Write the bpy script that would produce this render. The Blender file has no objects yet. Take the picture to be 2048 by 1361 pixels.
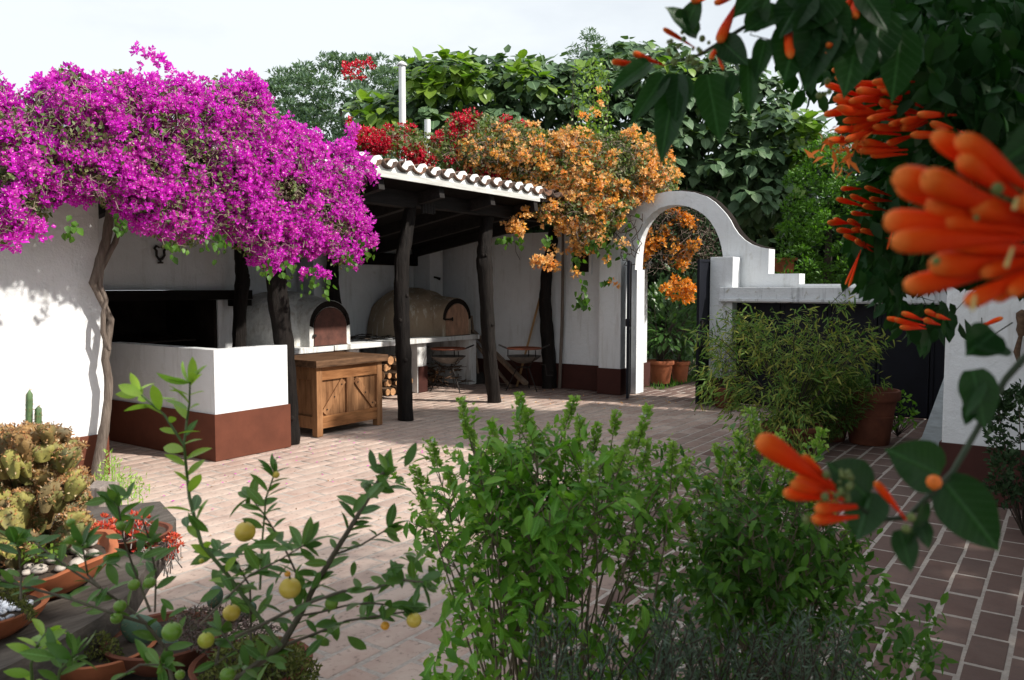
import bpy, math, random
import numpy as np
from mathutils import Matrix, Vector
random.seed(7)
RG = np.random.default_rng(7)
sc = bpy.context.scene

# ------------------------------------------------------------------ camera, sky, sun, exposure
# World axes follow the building: X runs along the gallery posts (away to the right), Y runs to its back wall.
FPX, CAMH, IW, IH, HOR = 1620.0, 1.5, 2048, 1361, 575.0
PITCH = math.atan((IH / 2 - HOR) / FPX)
AZ = math.radians(35)
cam = bpy.data.cameras.new('camera')
camo = bpy.data.objects.new('camera', cam)
sc.collection.objects.link(camo)
sc.camera = camo
camo.location = (0, 0, CAMH)
camo.rotation_euler = (math.pi / 2 - PITCH, 0, AZ - math.pi / 2)
cam.sensor_width = 36
cam.lens = FPX / IW * 36
cam.clip_start = 0.02
cam.clip_end = 2000
cam.dof.use_dof = True
cam.dof.focus_distance = 7.5
cam.dof.aperture_fstop = 8.0

SUN_DIR = Vector((0.27, -0.963, 0)).normalized()
SUN_EL = math.radians(39)
w = bpy.data.worlds.new('World')
sc.world = w
w.use_nodes = True
nt = w.node_tree
nt.nodes.clear()
wo = nt.nodes.new('ShaderNodeOutputWorld')
bg = nt.nodes.new('ShaderNodeBackground')
sky = nt.nodes.new('ShaderNodeTexSky')
sky.sky_type = 'NISHITA'
sky.sun_disc = False
sky.sun_elevation = SUN_EL
sky.sun_rotation = math.atan2(SUN_DIR.x, SUN_DIR.y)
sky.air_density = 1.0
sky.dust_density = 2.0
bg.inputs['Strength'].default_value = 0.08
# thin bright cloud over most of the sky
tc = nt.nodes.new('ShaderNodeTexCoord')
mp = nt.nodes.new('ShaderNodeMapping')
mp.inputs['Scale'].default_value = (1.6, 1.6, 4.5)
mp.inputs['Rotation'].default_value = (0.2, 0.1, 0.6)
nz = nt.nodes.new('ShaderNodeTexNoise')
nz.inputs['Scale'].default_value = 1.5
nz.inputs['Detail'].default_value = 7
nz.inputs['Roughness'].default_value = 0.55
cr = nt.nodes.new('ShaderNodeValToRGB')
cr.color_ramp.elements[0].position = 0.30
cr.color_ramp.elements[0].color = (0.80, 0.80, 0.80, 1)
cr.color_ramp.elements[1].position = 0.52
cr.color_ramp.elements[1].color = (1, 1, 1, 1)
mx = nt.nodes.new('ShaderNodeMix')
mx.data_type = 'RGBA'
mx.inputs[7].default_value = (9.4, 10.0, 10.5, 1)
L = nt.links.new
L(tc.outputs['Generated'], mp.inputs[0]); L(mp.outputs[0], nz.inputs[0]); L(nz.outputs[0], cr.inputs[0])
L(cr.outputs[0], mx.inputs[0]); L(sky.outputs[0], mx.inputs[6]); L(mx.outputs[2], bg.inputs[0]); L(bg.outputs[0], wo.inputs[0])

sd = bpy.data.lights.new('sun', 'SUN')
sd.energy = 5.0
sd.angle = math.radians(1.5)
sd.color = (1.0, 0.94, 0.85)
so = bpy.data.objects.new('sun', sd)
sc.collection.objects.link(so)
tosun = Vector((SUN_DIR.x * math.cos(SUN_EL), SUN_DIR.y * math.cos(SUN_EL), math.sin(SUN_EL)))
so.rotation_euler = tosun.to_track_quat('Z', 'Y').to_euler()
so.location = (0, 0, 20)
vs = sc.view_settings
vs.view_transform = 'Standard'; vs.look = 'None'; vs.exposure = 0.33; vs.gamma = 1.0
vs.use_curve_mapping = False
sc.cycles.max_bounces = 5
sc.cycles.diffuse_bounces = 2
sc.cycles.transparent_max_bounces = 4

# ------------------------------------------------------------------ measuring helpers (where a sight line meets a plane of the place)
_F = np.array([math.cos(AZ) * math.cos(PITCH), math.sin(AZ) * math.cos(PITCH), -math.sin(PITCH)])
_R = np.array([math.sin(AZ), -math.cos(AZ), 0.0])
_U = np.cross(_R, _F)
C0 = np.array([0, 0, CAMH])
def ray(x, y):
    x = np.asarray(x, float); y = np.asarray(y, float)
    return _F + _R * ((x - IW / 2) / FPX)[..., None] + _U * ((IH / 2 - y) / FPX)[..., None]
def G(x, y, z=0.0):
    r = ray(x, y); return C0 + r * ((z - CAMH) / r[..., 2])[..., None]
def PY(x, y, Y):
    r = ray(x, y); return C0 + r * (Y / r[..., 1])[..., None]
def PX(x, y, X):
    r = ray(x, y); return C0 + r * (X / r[..., 0])[..., None]
def PD(x, y, d):
    return C0 + ray(x, y) * np.asarray(d, float)[..., None]

# ------------------------------------------------------------------ object helpers
def link(o, parent=None):
    sc.collection.objects.link(o)
    if parent is not None:
        o.parent = parent
        o.matrix_parent_inverse = Matrix.Translation(-Vector(parent['_loc']))
    return o
def tag(o, label=None, cat=None, group=None, kind=None):
    if label: o['label'] = label
    if cat: o['category'] = cat
    if group: o['group'] = group
    if kind: o['kind'] = kind
    return o
def thing(name, label, cat, loc=(0, 0, 0), group=None):
    o = bpy.data.objects.new(name, None)
    o.empty_display_size = 0.1
    o.location = [float(v) for v in loc]
    o['_loc'] = [float(v) for v in loc]
    sc.collection.objects.link(o)
    return tag(o, label, cat, group)
def mesh_np(name, V, F, mats, tint=None, midx=None, smooth=False):
    """V (n,3); F list of arrays each (m,k)."""
    me = bpy.data.meshes.new(name)
    V = np.asarray(V, np.float32)
    if isinstance(F, np.ndarray): F = [F]
    F = [np.asarray(f, np.int32) for f in F if len(f)]
    me.vertices.add(len(V)); me.vertices.foreach_set('co', V.ravel())
    loops = np.concatenate([f.ravel() for f in F])
    tot = np.concatenate([np.full(len(f), f.shape[1], np.int32) for f in F])
    st = np.concatenate([[0], np.cumsum(tot)[:-1]]).astype(np.int32)
    me.loops.add(len(loops)); me.loops.foreach_set('vertex_index', loops)
    me.polygons.add(len(tot)); me.polygons.foreach_set('loop_start', st)
    if not isinstance(mats, (list, tuple)): mats = [mats]
    for m in mats: me.materials.append(m)
    if midx is not None: me.polygons.foreach_set('material_index', np.asarray(midx, np.int32))
    if smooth: me.polygons.foreach_set('use_smooth', np.ones(len(tot), bool))
    if tint is not None:
        a = me.attributes.new('tint', 'FLOAT', 'POINT'); a.data.foreach_set('value', np.asarray(tint, np.float32))
    me.update(calc_edges=True)
    return me
def obj(name, me, parent=None):
    return link(bpy.data.objects.new(name, me), parent)
class MB:
    """collects simple solids, builds ONE mesh"""
    def __init__(s): s.v = []; s.f = []; s.n = 0
    def add(s, V, F):
        V = np.asarray(V, float)
        s.v.append(V); s.f += [tuple(int(i) + s.n for i in f) for f in F]; s.n += len(V)
    def box(s, x0, x1, y0, y1, z0, z1, M=None, jit=0.0):
        V = np.array([(x, y, z) for z in (z0, z1) for (x, y) in ((x0, y0), (x1, y0), (x1, y1), (x0, y1))], float)
        if jit: V += RG.uniform(-jit, jit, V.shape)
        if M is not None: V = np.array([M @ Vector(v) for v in V])
        s.add(V, [(3, 2, 1, 0), (4, 5, 6, 7), (0, 1, 5, 4), (1, 2, 6, 5), (2, 3, 7, 6), (3, 0, 4, 7)])
        return s
    def bar(s, a, b, w_, h_, roll=0.0):
        a = Vector(a); b = Vector(b); d = b - a; q = d.to_track_quat('Z', 'Y')
        M = Matrix.Translation(a) @ q.to_matrix().to_4x4() @ Matrix.Rotation(roll, 4, 'Z')
        return s.box(-w_ / 2, w_ / 2, -h_ / 2, h_ / 2, 0, d.length, M)
    def tube(s, pts, rad, seg=8, jit=0.0, cap=True):
        pts = [Vector([float(c) for c in p]) for p in pts]
        n = len(pts); rad = rad if hasattr(rad, '__len__') else [rad] * n
        rings = []; ref = None
        for i, p in enumerate(pts):
            d = (pts[min(i + 1, n - 1)] - pts[max(i - 1, 0)]).normalized()
            if ref is None: ref = d.orthogonal().normalized()
            ref = (ref - d * ref.dot(d)).normalized(); bi = d.cross(ref)
            ring = []
            for k in range(seg):
                a = 2 * math.pi * k / seg
                rr = rad[i] * (1 + (random.uniform(-jit, jit) if jit else 0))
                ring.append(p + ref * (math.cos(a) * rr) + bi * (math.sin(a) * rr))
            rings += ring
        F = []
        for i in range(n - 1):
            for k in range(seg):
                k2 = (k + 1) % seg
                F.append((i * seg + k, i * seg + k2, (i + 1) * seg + k2, (i + 1) * seg + k))
        if cap: F += [tuple(range(seg))[::-1], tuple((n - 1) * seg + k for k in range(seg))]
        s.add([tuple(v) for v in rings], F); return s
    def lathe(s, prof, c=(0, 0, 0), seg=24, cap0=True, jit=0.0, a0=0.0):
        V = []; n = len(prof)
        for (r, z) in prof:
            for k in range(seg):
                a = 2 * math.pi * k / seg + a0
                rr = r * (1 + (random.uniform(-jit, jit) if jit else 0))
                V.append((c[0] + rr * math.cos(a), c[1] + rr * math.sin(a), c[2] + z))
        F = []
        for i in range(n - 1):
            for k in range(seg):
                k2 = (k + 1) % seg
                F.append((i * seg + k, i * seg + k2, (i + 1) * seg + k2, (i + 1) * seg + k))
        if cap0: F.append(tuple(range(seg))[::-1]); F.append(tuple((n - 1) * seg + k for k in range(seg)))
        s.add(V, F); return s
    def prism(s, poly, fn, t0, t1):
        """poly 2D outline; fn(a,b,t)->xyz"""
        n = len(poly)
        V = [fn(a, b, t0) for a, b in poly] + [fn(a, b, t1) for a, b in poly]
        F = [tuple(range(n))[::-1], tuple(range(n, 2 * n))] + [(i, (i + 1) % n, n + (i + 1) % n, n + i) for i in range(n)]
        s.add(V, F); return s
    def build(s, name, mat, parent=None, smooth=False, bevel=0.0, sub=0):
        me = bpy.data.meshes.new(name)
        V = np.concatenate(s.v) if s.v else np.zeros((0, 3))
        me.from_pydata([tuple(v) for v in V], [], s.f)
        me.materials.append(mat)
        me.validate()
        import bmesh
        bm = bmesh.new(); bm.from_mesh(me); bmesh.ops.recalc_face_normals(bm, faces=bm.faces)
        if bevel:
            bmesh.ops.bevel(bm, geom=[e for e in bm.edges if len(e.link_faces) == 2 and e.calc_face_angle(0) > 0.6], offset=bevel, segments=2, affect='EDGES', profile=0.7)
        bm.to_mesh(me); bm.free()
        if smooth:
            me.polygons.foreach_set('use_smooth', [True] * len(me.polygons))
            try: me.set_sharp_from_angle(angle=math.radians(42))
            except Exception: pass
        return obj(name, me, parent)

# ------------------------------------------------------------------ materials
def newmat(name):
    m = bpy.data.materials.new(name); m.use_nodes = True
    n = m.node_tree; n.nodes.clear()
    out = n.nodes.new('ShaderNodeOutputMaterial'); b = n.nodes.new('ShaderNodeBsdfPrincipled')
    n.links.new(b.outputs[0], out.inputs[0])
    return m, n, b, out
def noise(n, scale, detail=5, rough=0.6, vec=None, stretch=None, coord='Object'):
    t = n.nodes.new('ShaderNodeTexCoord'); mpn = n.nodes.new('ShaderNodeMapping')
    if stretch: mpn.inputs['Scale'].default_value = stretch
    n.links.new(t.outputs[coord] if vec is None else vec, mpn.inputs[0])
    z = n.nodes.new('ShaderNodeTexNoise'); z.inputs['Scale'].default_value = scale
    z.inputs['Detail'].default_value = detail; z.inputs['Roughness'].default_value = rough
    n.links.new(mpn.outputs[0], z.inputs[0]); return z.outputs[0]
def ramp(n, fac, stops):
    r = n.nodes.new('ShaderNodeValToRGB'); e = r.color_ramp.elements
    while len(e) < len(stops): e.new(0.5)
    for i, (p, c) in enumerate(stops):
        e[i].position = p; e[i].color = (*c, 1) if len(c) == 3 else c
    n.links.new(fac, r.inputs[0]); return r.outputs[0]
def mixc(n, fac, a, b, mode='MIX'):
    m = n.nodes.new('ShaderNodeMix'); m.data_type = 'RGBA'; m.blend_type = mode
    for s_, v in ((0, fac), (6, a), (7, b)):
        if hasattr(v, 'links') or hasattr(v, 'is_linked'): n.links.new(v, m.inputs[s_])
        elif s_ == 0: m.inputs[0].default_value = v
        else: m.inputs[s_].default_value = (*v, 1)
    return m.outputs[2]
def bump(n, b, h, strength=0.3, dist=0.01):
    u = n.nodes.new('ShaderNodeBump'); u.inputs['Strength'].default_value = strength; u.inputs['Distance'].default_value = dist
    n.links.new(h, u.inputs['Height']); n.links.new(u.outputs[0], b.inputs['Normal'])
def math_(n, op, a, b=None):
    m = n.nodes.new('ShaderNodeMath'); m.operation = op
    for i, v in enumerate((a, b)):
        if v is None: continue
        if isinstance(v, (int, float)): m.inputs[i].default_value = v
        else: n.links.new(v, m.inputs[i])
    return m.outputs[0]
def tint(n):
    a = n.nodes.new('ShaderNodeAttribute'); a.attribute_name = 'tint'
    o = n.nodes.new('ShaderNodeObjectInfo')
    return math_(n, 'FRACT', math_(n, 'ADD', a.outputs['Fac'], o.outputs['Random']))
def plain(name, col, rough=0.7, var=0.15, sc_=6, bs=0.2, bd=0.005, metal=0.0, stretch=None, spec=0.5):
    m, n, b, o = newmat(name)
    z = noise(n, sc_, 6, 0.65, stretch=stretch)
    lo = tuple(c * (1 - var) for c in col); hi = tuple(min(1, c * (1 + var)) for c in col)
    n.links.new(ramp(n, z, [(0.3, lo), (0.7, hi)]), b.inputs['Base Color'])
    b.inputs['Roughness'].default_value = rough; b.inputs['Metallic'].default_value = metal
    b.inputs['Specular IOR Level'].default_value = spec
    if bs: bump(n, b, z, bs, bd)
    return m
def leafmat(name, cols, rough=0.45, trans=0.3, spec=0.4, tcol=None, vein=False):
    """cols: list of albedo colours picked per leaf"""
    m, n, b, out = newmat(name)
    t = tint(n)
    st = [(i / max(1, len(cols) - 1), c) for i, c in enumerate(cols)]
    c = ramp(n, t, st)
    z = noise(n, 35, 3, 0.6)
    c = mixc(n, 0.35, c, ramp(n, z, [(0.3, (0.35, 0.35, 0.35)), (0.7, (0.8, 0.8, 0.8))]), 'OVERLAY')
    if vein:
        tc2 = n.nodes.new('ShaderNodeTexCoord'); sp = n.nodes.new('ShaderNodeSeparateXYZ'); n.links.new(tc2.outputs['Object'], sp.inputs[0])
        ax_ = math_(n, 'ABSOLUTE', sp.outputs[0])
        rib = ramp(n, ax_, [(0.008, (1, 1, 1)), (0.028, (0, 0, 0))])
        ph = math_(n, 'SINE', math_(n, 'MULTIPLY', math_(n, 'SUBTRACT', sp.outputs[1], math_(n, 'MULTIPLY', ax_, 0.8)), 52.0))
        side = ramp(n, ph, [(0.90, (0, 0, 0)), (1.0, (0.5, 0.5, 0.5))])
        vv = mixc(n, 1.0, rib, side, 'ADD')
        c = mixc(n, math_(n, 'MULTIPLY', vv, 0.55), c, tuple(min(1, x * 2.4 + .02) for x in cols[-1]))
        zb = noise(n, 3.5, 4, 0.6)
        c = mixc(n, ramp(n, zb, [(0.62, (0, 0, 0)), (0.72, (.35, .35, .35))]), c, (cols[-1][1] * .9, cols[-1][1] * .8, cols[-1][1] * .25))
        bump(n, b, vv, 0.25, 0.02)
    n.links.new(c, b.inputs['Base Color'])
    b.inputs['Roughness'].default_value = rough
    b.inputs['Specular IOR Level'].default_value = spec
    if trans > 0:
        tr = n.nodes.new('ShaderNodeBsdfTranslucent')
        tc_ = mixc(n, 1.0, c, tcol if tcol else (1.3, 1.5, 0.5), 'MULTIPLY')
        n.links.new(tc_, tr.inputs[0])
        ms = n.nodes.new('ShaderNodeMixShader'); ms.inputs[0].default_value = trans
        n.links.new(b.outputs[0], ms.inputs[1]); n.links.new(tr.outputs[0], ms.inputs[2]); n.links.new(ms.outputs[0], out.inputs[0])
    return m
def wallmat(name, base=(0.80, 0.80, 0.79), dirt=0.25, seed=0.0):
    m, n, b, o = newmat(name)
    z1 = noise(n, 1.3, 6, 0.65); z2 = noise(n, 3.0, 6, 0.7, stretch=(3, 3, 0.35)); z3 = noise(n, 55, 4, 0.6); z4 = noise(n, 9, 5, 0.6)
    c = mixc(n, 1.0, base, ramp(n, z1, [(0.3, (0.89, 0.89, 0.88)), (0.6, (1, 1, 1))]), 'MULTIPLY')
    st = ramp(n, z2, [(0.52, (1, 1, 1)), (0.76, (1 - dirt * 1.6, 1 - dirt * 1.7, 1 - dirt * 1.9))])
    c = mixc(n, 1.0, c, st, 'MULTIPLY')
    sp = ramp(n, z4, [(0.62, (1, 1, 1)), (0.76, (1 - dirt, 1 - dirt * 1.1, 1 - dirt * 1.3))])
    c = mixc(n, 1.0, c, sp, 'MULTIPLY')
    n.links.new(c, b.inputs['Base Color']); b.inputs['Roughness'].default_value = 0.85
    b.inputs['Specular IOR Level'].default_value = 0.25
    h = math_(n, 'ADD', math_(n, 'MULTIPLY', z3, 0.25), math_(n, 'MULTIPLY', z4, 0.9))
    bump(n, b, h, 0.5, 0.03)
    return m

M_wall = wallmat('lime_wash', (0.72, 0.74, 0.76), 0.16)
M_wall2 = wallmat('lime_wash_weathered', (0.72, 0.73, 0.73), 0.55)
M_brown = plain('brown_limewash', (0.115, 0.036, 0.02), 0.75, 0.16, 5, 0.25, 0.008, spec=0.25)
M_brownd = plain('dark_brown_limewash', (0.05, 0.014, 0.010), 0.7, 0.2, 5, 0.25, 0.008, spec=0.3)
M_sootdark = plain('soot_and_dark_plaster', (0.018, 0.014, 0.012), 0.95, 0.5, 4, 0.3, 0.01, spec=0.1)  # soot at hearth and ovens; plain darkness for the window hole
M_blackpaint = plain('black_metal_paint', (0.006, 0.007, 0.012), 0.55, 0.3, 3, 0.08, 0.004, spec=0.18)
M_iron = plain('dark_iron', (0.03, 0.026, 0.024), 0.55, 0.4, 30, 0.2, 0.003, 0.6)
M_rust = plain('rusty_sheet', (0.11, 0.042, 0.03), 0.65, 0.45, 9, 0.15, 0.003, 0.2)
M_grillred = plain('red_rusted_grate', (0.20, 0.06, 0.03), 0.6, 0.4, 25, 0.2, 0.002, 0.1)
M_pipe = plain('white_painted_pipe', (0.72, 0.74, 0.74), 0.45, 0.06, 8, 0.1, 0.002)
M_soil = plain('soil', (0.045, 0.03, 0.02), 0.95, 0.5, 20, 0.8, 0.02)
M_ash = plain('ash_and_clay', (0.16, 0.13, 0.10), 0.95, 0.4, 14, 0.5, 0.02)

def woodmat(name, a, b_, stretch=(14, 14, 1.2), rough=0.7, sc_=3, bs=0.5, bd=0.01):
    m, n, b, o = newmat(name)
    z = noise(n, sc_, 8, 0.7, stretch=stretch); z2 = noise(n, 1.6, 4, 0.6)
    oi = n.nodes.new('ShaderNodeObjectInfo')
    z3 = math_(n, 'ADD', math_(n, 'MULTIPLY', z, 0.75), math_(n, 'ADD', math_(n, 'MULTIPLY', z2, 0.22), math_(n, 'MULTIPLY', oi.outputs['Random'], 0.10)))
    n.links.new(ramp(n, z3, [(0.36, a), (0.7, b_)]), b.inputs['Base Color'])
    b.inputs['Roughness'].default_value = rough; b.inputs['Specular IOR Level'].default_value = 0.15; bump(n, b, z, bs, bd)
    return m
M_post = woodmat('tarred_post_wood', (0.003, 0.0025, 0.0025), (0.020, 0.016, 0.014), (9, 9, 1.2), 0.7, 3, 0.9, 0.025)
M_beam = woodmat('tarred_beam_wood', (0.009, 0.008, 0.008), (0.030, 0.027, 0.026), (1.0, 12, 12), 0.65)
M_roofwood = woodmat('dark_roof_boards', (0.003, 0.0025, 0.002), (0.009, 0.007, 0.006), (1, 10, 10), 0.9)
M_vine = woodmat('vine_bark', (0.07, 0.052, 0.042), (0.23, 0.19, 0.16), (16, 16, 1.5), 0.85, 3, 1.0, 0.02)
M_chest = woodmat('oiled_chest_wood', (0.12, 0.052, 0.022), (0.37, 0.19, 0.09), (9, 9, 1.0), 0.55, 3, 0.3, 0.006)
M_chesth = woodmat('oiled_chest_wood_cross', (0.12, 0.045, 0.016), (0.40, 0.19, 0.08), (1.0, 9, 9), 0.55, 3, 0.3, 0.006)
M_lid = woodmat('worn_chest_lid', (0.035, 0.02, 0.012), (0.22, 0.12, 0.065), (1.2, 10, 10), 0.6, 3, 0.4, 0.008)
M_grey = woodmat('weathered_plank', (0.05, 0.042, 0.036), (0.15, 0.13, 0.115), (2, 14, 14), 0.85, 2.5, 0.7, 0.012)
M_bleach = woodmat('bleached_timber', (0.10, 0.07, 0.05), (0.30, 0.22, 0.16), (12, 12, 1.2), 0.8)
M_stump = woodmat('grey_stump', (0.13, 0.10, 0.085), (0.34, 0.29, 0.26), (18, 18, 1.2), 0.9, 3, 0.8, 0.015)
M_yellowwood = woodmat('broom_handle', (0.22, 0.12, 0.05), (0.42, 0.26, 0.12), (10, 10, 1.0), 0.5)
M_log = woodmat('firewood_bark', (0.05, 0.03, 0.02), (0.19, 0.12, 0.075), (10, 3, 10), 0.9)
M_logend = plain('firewood_end', (0.42, 0.22, 0.10), 0.8, 0.35, 20, 0.3, 0.005)
M_paintboard = plain('flaking_white_board', (0.52, 0.57, 0.60), 0.7, 0.22, 7, 0.3, 0.004, stretch=(1, 1, 4))
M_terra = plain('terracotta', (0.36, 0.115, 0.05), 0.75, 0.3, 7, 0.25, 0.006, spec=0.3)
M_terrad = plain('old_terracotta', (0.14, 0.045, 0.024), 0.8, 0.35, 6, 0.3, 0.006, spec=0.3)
M_pebble = plain('pale_pebble', (0.42, 0.37, 0.33), 0.6, 0.3, 18, 0.1, 0.003)
M_pebblew = plain('white_stone', (0.50, 0.53, 0.60), 0.6, 0.3, 18, 0.1, 0.003)
M_capstain = wallmat('weathered_cap', (0.68, 0.70, 0.72), 0.7)

# roof tile
def tilemat():
    m, n, b, o = newmat('weathered_roof_tile')
    t = tint(n); z = noise(n, 14, 6, 0.7)
    c = ramp(n, t, [(0, (0.06, 0.03, 0.022)), (0.35, (0.10, 0.05, 0.034)), (0.7, (0.22, 0.095, 0.05)), (1, (0.07, 0.045, 0.035))])
    c = mixc(n, ramp(n, z, [(0.45, (0, 0, 0)), (0.65, (1, 1, 1))]), c, (0.045, 0.043, 0.035))
    n.links.new(c, b.inputs['Base Color']); b.inputs['Roughness'].default_value = 0.9; bump(n, b, z, 0.5, 0.008)
    return m
M_tile = tilemat()
# brick paving: dusty top, joints paler
def brickmat(shade_tone=0.0):
    m, n, b, o = newmat('shade_toned_brick' if shade_tone else 'worn_paving_brick')
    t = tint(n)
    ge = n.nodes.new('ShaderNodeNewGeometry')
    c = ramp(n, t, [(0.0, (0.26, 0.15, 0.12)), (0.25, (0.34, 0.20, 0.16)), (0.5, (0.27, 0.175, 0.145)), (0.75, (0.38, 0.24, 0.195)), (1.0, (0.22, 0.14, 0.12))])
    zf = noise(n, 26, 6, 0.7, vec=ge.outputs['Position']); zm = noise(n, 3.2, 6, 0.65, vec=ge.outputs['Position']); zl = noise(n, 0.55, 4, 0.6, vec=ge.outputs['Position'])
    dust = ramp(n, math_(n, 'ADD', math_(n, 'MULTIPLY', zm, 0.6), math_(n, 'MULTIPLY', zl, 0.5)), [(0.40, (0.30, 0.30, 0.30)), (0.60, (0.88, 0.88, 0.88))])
    if shade_tone: c = mixc(n, 1.0, c, tuple(1 - (1 - q) * shade_tone for q in (0.32, 0.29, 0.30)), 'MULTIPLY'); dust = math_(n, 'MULTIPLY', dust, 1 - .87 * shade_tone)  # less dust, and the yard's shade painted into the brick colour
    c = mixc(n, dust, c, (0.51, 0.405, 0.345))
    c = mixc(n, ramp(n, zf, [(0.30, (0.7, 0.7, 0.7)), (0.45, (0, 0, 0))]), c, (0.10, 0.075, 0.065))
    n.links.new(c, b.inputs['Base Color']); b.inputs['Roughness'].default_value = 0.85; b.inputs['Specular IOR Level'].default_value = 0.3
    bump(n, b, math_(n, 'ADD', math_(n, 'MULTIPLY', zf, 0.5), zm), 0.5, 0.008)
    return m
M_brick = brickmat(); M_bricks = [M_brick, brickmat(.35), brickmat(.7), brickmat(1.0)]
def mortarmat():
    m, n, b, o = newmat('sandy_joint')
    ge = n.nodes.new('ShaderNodeNewGeometry')
    z = noise(n, 40, 6, 0.7, vec=ge.outputs['Position']); z1 = noise(n, 1.2, 4, 0.6, vec=ge.outputs['Position'])
    c = ramp(n, z, [(0.3, (0.30, 0.255, 0.225)), (0.7, (0.48, 0.42, 0.375))])
    n.links.new(c, b.inputs['Base Color']); b.inputs['Roughness'].default_value = 0.95; bump(n, b, z, 0.8, 0.01)
    return m
M_mortar = mortarmat()
M_ground = plain('garden_soil', (0.07, 0.055, 0.035), 0.95, 0.4, 2, 0.5, 0.03)
M_grass = leafmat('lawn_blade', [(0.05, 0.12, 0.015), (0.09, 0.20, 0.03), (0.07, 0.15, 0.02)], 0.6, 0.35)

# foliage
M_boug_leaf = leafmat('bougainvillea_leaf', [(0.07, 0.13, 0.035), (0.12, 0.19, 0.05), (0.18, 0.21, 0.08), (0.26, 0.24, 0.14)], 0.5, 0.3)
M_magenta = leafmat('magenta_bract', [(0.56, 0.02, 0.50), (0.68, 0.035, 0.60), (0.74, 0.05, 0.64), (0.62, 0.02, 0.46), (0.66, 0.09, 0.52), (0.60, 0.02, 0.52)], 0.6, 0.4, 0.2, (1.2, 1.0, 1.15))
M_red = leafmat('crimson_bract', [(0.42, 0.008, 0.03), (0.55, 0.015, 0.05), (0.60, 0.03, 0.06)], 0.6, 0.3, 0.2, (1.2, 0.9, 0.9))
M_orange = leafmat('orange_bract', [(0.86, 0.36, 0.04), (0.92, 0.50, 0.11), (0.94, 0.62, 0.30), (0.85, 0.33, 0.04), (0.94, 0.68, 0.44)], 0.6, 0.35, 0.2, (1.15, 1.0, 0.8))
M_orangedk = leafmat('deep_orange_bract', [(0.80, 0.28, 0.02), (0.86, 0.36, 0.04), (0.90, 0.46, 0.12)], 0.6, 0.35, 0.2, (1.15, 1.0, 0.8))
M_white = plain('cream_flower_centre', (0.85, 0.78, 0.62), 0.6, 0.05, 20, 0)
M_twig = plain('pale_twig', (0.30, 0.23, 0.19), 0.9, 0.3, 10, 0)
M_twigd = plain('dark_twig', (0.045, 0.032, 0.022), 0.85, 0.3, 10, 0)
M_bigleafn = leafmat('broad_tree_leaf_veined', [(0.06, 0.115, 0.055), (0.09, 0.155, 0.075), (0.055, 0.105, 0.05), (0.12, 0.19, 0.09)], 0.5, 0.18, 0.35, vein=True)
M_bigleaf = leafmat('broad_tree_leaf', [(0.06, 0.115, 0.055), (0.09, 0.155, 0.075), (0.055, 0.105, 0.05), (0.12, 0.19, 0.09), (0.075, 0.13, 0.06)], 0.5, 0.18, 0.35)
M_bigleafy = leafmat('young_yellow_green_leaf', [(0.13, 0.24, 0.03), (0.20, 0.30, 0.04), (0.10, 0.20, 0.03)], 0.42, 0.35, 0.5)
M_greyleaf = leafmat('grey_green_leaflet', [(0.085, 0.14, 0.10), (0.12, 0.19, 0.13), (0.14, 0.21, 0.13)], 0.6, 0.25, 0.3)
M_hedge = leafmat('hedge_leaf', [(0.04, 0.10, 0.015), (0.07, 0.17, 0.02), (0.11, 0.23, 0.03)], 0.5, 0.35, 0.4)
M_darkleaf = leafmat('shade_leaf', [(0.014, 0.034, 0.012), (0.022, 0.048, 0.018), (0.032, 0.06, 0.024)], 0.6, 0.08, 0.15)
M_basil = leafmat('herb_leaf', [(0.06, 0.18, 0.018), (0.12, 0.28, 0.03), (0.19, 0.36, 0.045), (0.08, 0.22, 0.022)], 0.5, 0.33, 0.28)
M_basilshade = leafmat('shade_dark_herb_leaf', [(0.035, 0.11, 0.014), (0.07, 0.18, 0.022), (0.11, 0.24, 0.03), (0.045, 0.13, 0.02)], 0.5, 0.3, 0.3)  # darker copy of the herb green, shade put into the colour
M_basilspike = leafmat('herb_flower_spike', [(0.20, 0.36, 0.06), (0.28, 0.44, 0.09), (0.36, 0.48, 0.16)], 0.6, 0.35, 0.3)
M_dryspike = leafmat('dry_seed_spike', [(0.20, 0.11, 0.055), (0.28, 0.16, 0.08)], 0.8, 0.2, 0.2, (1, 1, 1))
M_wflower = leafmat('small_white_petal', [(0.65, 0.70, 0.68), (0.8, 0.82, 0.8)], 0.6, 0.3, 0.2, (1, 1, 1))
M_basilstem = plain('woody_herb_stem', (0.19, 0.15, 0.10), 0.8, 0.35, 14, 0.2)
M_rosemary = leafmat('rosemary_needle', [(0.06, 0.10, 0.07), (0.10, 0.15, 0.10), (0.14, 0.19, 0.15)], 0.6, 0.15, 0.3)
M_citrus = leafmat('citrus_leaf', [(0.05, 0.12, 0.025), (0.075, 0.17, 0.03), (0.11, 0.20, 0.035), (0.06, 0.14, 0.035)], 0.4, 0.28, 0.4)
M_citrusy = leafmat('young_citrus_leaf', [(0.24, 0.38, 0.05), (0.32, 0.46, 0.07), (0.18, 0.33, 0.06)], 0.38, 0.38, 0.5)
M_citbark = plain('citrus_bark', (0.085, 0.07, 0.045), 0.7, 0.35, 25, 0.2)
M_citgreen = plain('green_citrus_stem', (0.07, 0.12, 0.03), 0.6, 0.25, 20, 0.1)
def fruitmat(name, a, b_):
    m, n, b, o = newmat(name); z = noise(n, 9, 3); z2 = noise(n, 260, 2, 0.5)
    n.links.new(ramp(n, z, [(0.3, a), (0.7, b_)]), b.inputs['Base Color']); b.inputs['Roughness'].default_value = 0.35
    b.inputs['Subsurface Weight'].default_value = 0.08
    bump(n, b, z2, 0.25, 0.0012); return m
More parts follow.
